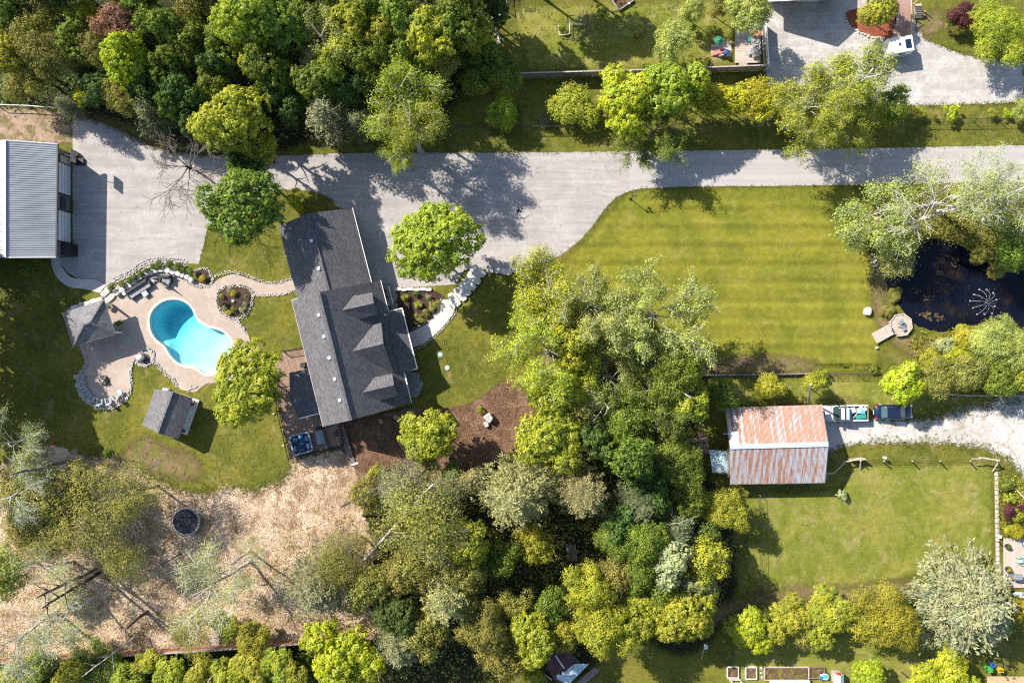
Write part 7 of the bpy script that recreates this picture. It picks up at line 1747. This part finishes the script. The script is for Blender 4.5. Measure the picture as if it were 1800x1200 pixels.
sl = thing('toy_slide', P(1263, 96), 'red and purple plastic toddler slide on the paver edge', 'slide'); c = Vector(P(1263, 97)); MB().slab([c + Vector((-.75, -.12, .15)), c + Vector((-.75, .3, .15)), c + Vector((.5, .5, .9)), c + Vector((.5, .05, .9))], .06).build('chute', M['red'], sl); MB().box(c + Vector((.6, .1, .45)), (.3, .55, .9), .2).build('ladder', M['purple'] if 'purple' in M else M['blue'], sl); MB().box(c + Vector((.25, -.2, .3)), (.5, .06, .5), .15).build('side_panel', M['white'], sl)
# netted plot and objects on the neighbour lawn
npx = thing('net_frame', P(992, 52), 'white pipe frame round a small green plot', 'frame')
for a, b in (((982, 45), (983, 62)), ((983, 62), (1001, 60)), ((1001, 60), (1001, 33)), ((1001, 43), (1028, 43))): MB().tube(P(*a, .5), P(*b, .5), .035).build('pipe', M['white'], npx)
for a in ((982, 45), (983, 62), (1001, 60), (1001, 33)): MB().tube(P(*a, 0), P(*a, .5), .03).build('leg', M['white'], npx)
gb = thing('raised_bed', P(1093, 5), 'dark soil bed in a timber frame at the top of the neighbour lawn', 'garden bed'); c = Vector(P(1095, 2, .15)); MB().box(c, (2.0, 1.3, .2), .6).build('soil', M['mulch'], gb)
for s_ in (-.68, .68): MB().box(c + Matrix.Rotation(.6, 3, 'Z') @ Vector((0, s_, .03)), (2.1, .08, .3), .6).build('board', M['wood_cap'], gb)
for s_ in (-1.05, 1.05): MB().box(c + Matrix.Rotation(.6, 3, 'Z') @ Vector((s_, 0, .03)), (.08, 1.3, .3), .6).build('board', M['wood_cap'], gb)
for x, y, mt, l in ((1106, 7, 'white', 'small white object beside the timber framed bed'), (1021, 36, 'white', 'tiny white tag on the bare twiggy shrub')): tag(MB().rock(Vector(P(x, y, .2)), (.25, .25, .3)).build('marker', M[mt]), l, 'marker')
# ---------------------------------------------------------------- garden beds and toys at the bottom
def bed(x0, y0, x1, y1, fm, label):
    t = thing('raised_bed', P((x0 + x1) / 2, (y0 + y1) / 2), label, 'garden bed'); a = P(x0, y1); b = P(x1, y0); w_, h_ = b[0] - a[0], b[1] - a[1]; c = Vector(((a[0] + b[0]) / 2, (a[1] + b[1]) / 2, 0))
    MB().box(c + Vector((0, 0, .11)), (w_ - .1, h_ - .1, .22)).build('soil', M['mulch'], t)
    for s_ in (-1, 1): MB().box(c + Vector((0, s_ * h_ / 2, .15)), (w_ + .06, .07, .3)).build('board', fm, t); MB().box(c + Vector((s_ * w_ / 2, 0, .15)), (.07, h_ - .07, .3)).build('board', fm, t)
bed(1278, 1170, 1297, 1189, M['white'], 'white framed square garden bed, leftmost of the row'); bed(1310, 1171, 1329, 1191, M['white'], 'white framed square garden bed, second of the row'); bed(1343, 1171, 1420, 1193, M['wood_pale'], 'long timber framed garden bed in the row'); bed(1421, 1171, 1448, 1190, M['wood_grey'], 'dark weedy garden bed at the end of the row')
gh = thing('glass_frame', P(1386, 1202), 'greenish translucent cover below the long garden bed', 'cover'); MB().slab([P(1352, 1194, .5), P(1422, 1194, .5), P(1430, 1215, .9), P(1360, 1215, .9)], .04).build('cover', M['pale_blue'], gh)
for k in range(5): a = 1352 + k * 17.5; MB().beam(P(a, 1194, .53), P(a + 8, 1215, .93), .05, .05).build('bar', M['white'], gh)
a_ = thing('garden_arch', P(1290, 1196), 'white framed trellis beneath the first garden bed', 'trellis')
for a, b in (((1280, 1190), (1290, 1203)), ((1297, 1190), (1308, 1203)), ((1283, 1194), (1302, 1194)), ((1287, 1200), (1310, 1200))): MB().beam(P(*a, .4), P(*b, .8), .06, .06).build('bar', M['white'], a_)
for x, y, l in ((1338, 1174, 'upper round grey stone between the garden beds'), (1338, 1182, 'middle round grey stone between the garden beds'), (1339, 1190, 'lower round grey stone between the garden beds')): tag(MB().rock(Vector(P(x, y, .06)), (.32, .3, .12)).build('stepping_stone', M['stone']), l, 'stone')
tc1 = thing('toy_car', P(1448, 1187), 'blue and white plastic toy car beside the dark bed', 'toy car'); c = Vector(P(1448, 1187)); MB().rock(c + Vector((0, 0, .25)), (1.1, .75, .35), 0, .05).build('body', M['white'], tc1); MB().box(c + Vector((0, .1, .45)), (.6, .5, .12)).build('roof', M['skyblue'], tc1); MB().box(c + Vector((-.4, -.1, .4)), (.3, .5, .1)).build('hood', M['blue'], tc1)
for dx in (-.35, .35):
    for dy in (-.36, .36): MB().tube(c + Vector((dx, dy - .05, .14)), c + Vector((dx, dy + .05, .14)), .14, .14, 10).build('wheel', M['tyre'], tc1)
tc2 = thing('toy_house', P(1468, 1184), 'small toy playhouse with pale blue roof and red corner', 'playhouse'); c = Vector(P(1468, 1186)); MB().box(c + Vector((0, 0, .55)), (.9, 1.2, 1.1)).build('wall', M['siding'], tc2); MB().slab([c + Vector((-.55, .6, 1.15)), c + Vector((-.55, -.7, 1.15)), c + Vector((0, -.7, 1.5)), c + Vector((0, .6, 1.5))], .05).build('roof', M['pale_blue'], tc2); MB().slab([c + Vector((0, .6, 1.5)), c + Vector((0, -.7, 1.5)), c + Vector((.55, -.7, 1.15)), c + Vector((.55, .6, 1.15))], .05).build('roof', M['pale_blue'], tc2); MB().box(c + Vector((-.15, .72, 1.2)), (.35, .2, .2)).build('chimney', M['red'], tc2)
swg = thing('hanging_swing', P(1238, 1135), 'white hanging swing seat at the edge of the yellow green tree', 'swing'); MB().tube(P(1237, 1140, 1.2), P(1233, 1158, .1), .04).build('pole', M['wood_pale'], swg); MB().rock(Vector(P(1241, 1136, 1.2)), (.45, .6, .3)).build('seat', M['white_metal'], swg)
for x, y, mt, l in ((1732, 1171, 'green', 'green wheeled bin in the shade of the silvery tree'), (1750, 1171, 'yellow', 'yellow wheeled bin next to the green one'), (1736, 1162, 'blue', 'dark blue bin behind the green bin')):
    t = thing('wheelie_bin', P(x, y), l, 'bin'); c = Vector(P(x, y)); MB().tube(c + Vector((0, 0, .05)), c + Vector((0, 0, .95)), .3, .38, 4).build('bin_body', M['charcoal'] if mt == 'blue' else M[mt], t); MB().box(c + Vector((0, 0, 1.0)), (.62, .52, .08), .1).build('lid', M[mt], t)
d3 = thing('low_deck', P(1765, 1195), 'tan plank deck in the bottom right corner', 'deck')
for k in range(7): MB().box((P(1768, 0)[0], P(0, 1188 + k * 3.2)[1], .25), (4.8, .20, .05)).build('board', M['wood_new'], d3)
# right hand deck with its things
rd = thing('sun_deck', P(1785, 990), 'pale plank deck with potted plants at the right edge', 'deck')
for k in range(22): MB().box((P(1763 + k * 3, 0)[0], P(0, 988)[1], .25), (.19, 5.9, .05)).build('board', M['wood_pale'], rd)
sp_ = thing('stepping_path', P(1754, 930), 'line of pale square pavers beside the paddock lawn', 'path')
for k in range(24): MB().box(P(1751.5 + k * .12, 832 + k * 8.3, .04), (.42, .50, .06)).build('paver', M['pale_paver'], sp_)
def pot(x, y, r, mt, label, fol='g'):
    t = thing('potted_plant', P(x, y, .25), label, 'potted plant'); c = Vector(P(x, y, .25)); MB().cyl(c, r * .75, .35, 14, r).build('pot', M[mt], t)
    cm = VAR['broadS'][0][0]; o = put('foliage', cm, LM[fol], t, (0, 0, .5), (r * .9, r * .9, r * .9))
pot(1769, 959, .35, 'charcoal', 'leafy pot at the top left of the sun deck', 'green'); pot(1770, 999, .38, 'charcoal', 'leafy pot above the grey barbecue', 'yellowgreen'); pot(1771, 1032, .36, 'charcoal', 'leafy pot at the bottom of the sun deck', 'yellowgreen'); pot(1762, 1036, .34, 'terracotta', 'reddish pot at the corner of the sun deck', 'brown')
patio_chair(1789.5, 983, .25, R_(100), M['pale_blue'], M['teal'], 'teal armchair on the sun deck')
gg = thing('barbecue', P(1782, 1011), 'grey barbecue with a folded shelf on the sun deck', 'barbecue'); c = Vector(P(1781, 1011, .25)); MB().box(c + Vector((0, 0, .5)), (1.3, .5, .5)).build('cabinet', M['grey'], gg); MB().rock(c + Vector((0, 0, .85)), (1.2, .55, .3), 0, .03).build('lid', M['cover_grey'], gg); MB().cyl(c + Vector((-.5, -.05, .8)), .12, .15, 10).build('bowl', M['red'], gg)
for dx in (-.55, .55): MB().box(c + Vector((dx, 0, .15)), (.06, .4, .3)).build('leg', M['charcoal'], gg)
rt_ = thing('round_table', P(1795, 952), 'round table with blue rim on the sun deck', 'table'); c = Vector(P(1796, 953, .25)); MB().cyl(c + Vector((0, 0, .65)), .42, .05, 20).build('rim', M['blue'], rt_); MB().cyl(c + Vector((0, 0, .71)), .28, .02, 20).build('table_top', M['white'], rt_); MB().cyl(c, .06, .65, 8).build('leg', M['charcoal'], rt_)
for x, y, l in ((1758, 943, 'larger white stone at the deck corner'), (1766, 1014, 'small white lantern on the sun deck')): tag(MB().rock(Vector(P(x, y, .35)), (.38, .38, .25)).build('marker', M['white']), l, 'marker')
bc = thing('white_canoe', P(1790, 1044), 'white hull lying along the bottom of the sun deck', 'boat'); m = MB()
rings = [(-1.4, .05, .35, .5, .2), (-.8, .26, .30, .55, .2), (0, .34, .28, .6, .2), (.8, .28, .30, .58, .2), (1.5, .1, .35, .5, .2)]
xf(lofted(rings), (P(1792, 1043)[0], P(1792, 1043)[1], 0), -.05).build('hull', M['white'], bc, True)
wb = thing('water_barrel', P(1744, 1029), 'dark barrel at the corner of the paddock', 'barrel'); MB().cyl(Vector(P(1745, 1030)), .3, .8, 16).build('barrel_body', M['charcoal'], wb); MB().cyl(Vector(P(1740, 1027)), .25, .4, 12).build('stone_foot', M['stone'], wb)
bn = thing('lawn_bench', P(377, 1122), 'slatted pale bench seat beside the orange fence', 'bench')
for k in range(6): MB().box(P(377, 1116 + k * 3.2, .45), (1.05, .14, .04), .04).build('slat', M['wood_cap'], bn)
for dx in (-.45, .45):
    for dy in (-.4, .4): MB().box(Vector(P(377, 1124, .22)) + Vector((dx, dy, 0)), (.07, .07, .42)).build('leg', M['wood_cap'], bn)
for x, y, l in ((1723, 1004, 'larger pale stone near the paddock corner'), (1716, 1000, 'smaller pale stone near the paddock corner')): tag(MB().rock(Vector(P(x, y, .06)), (.55, .45, .12), .3).build('stepping_stone', M['stone_pale']), l, 'stone')
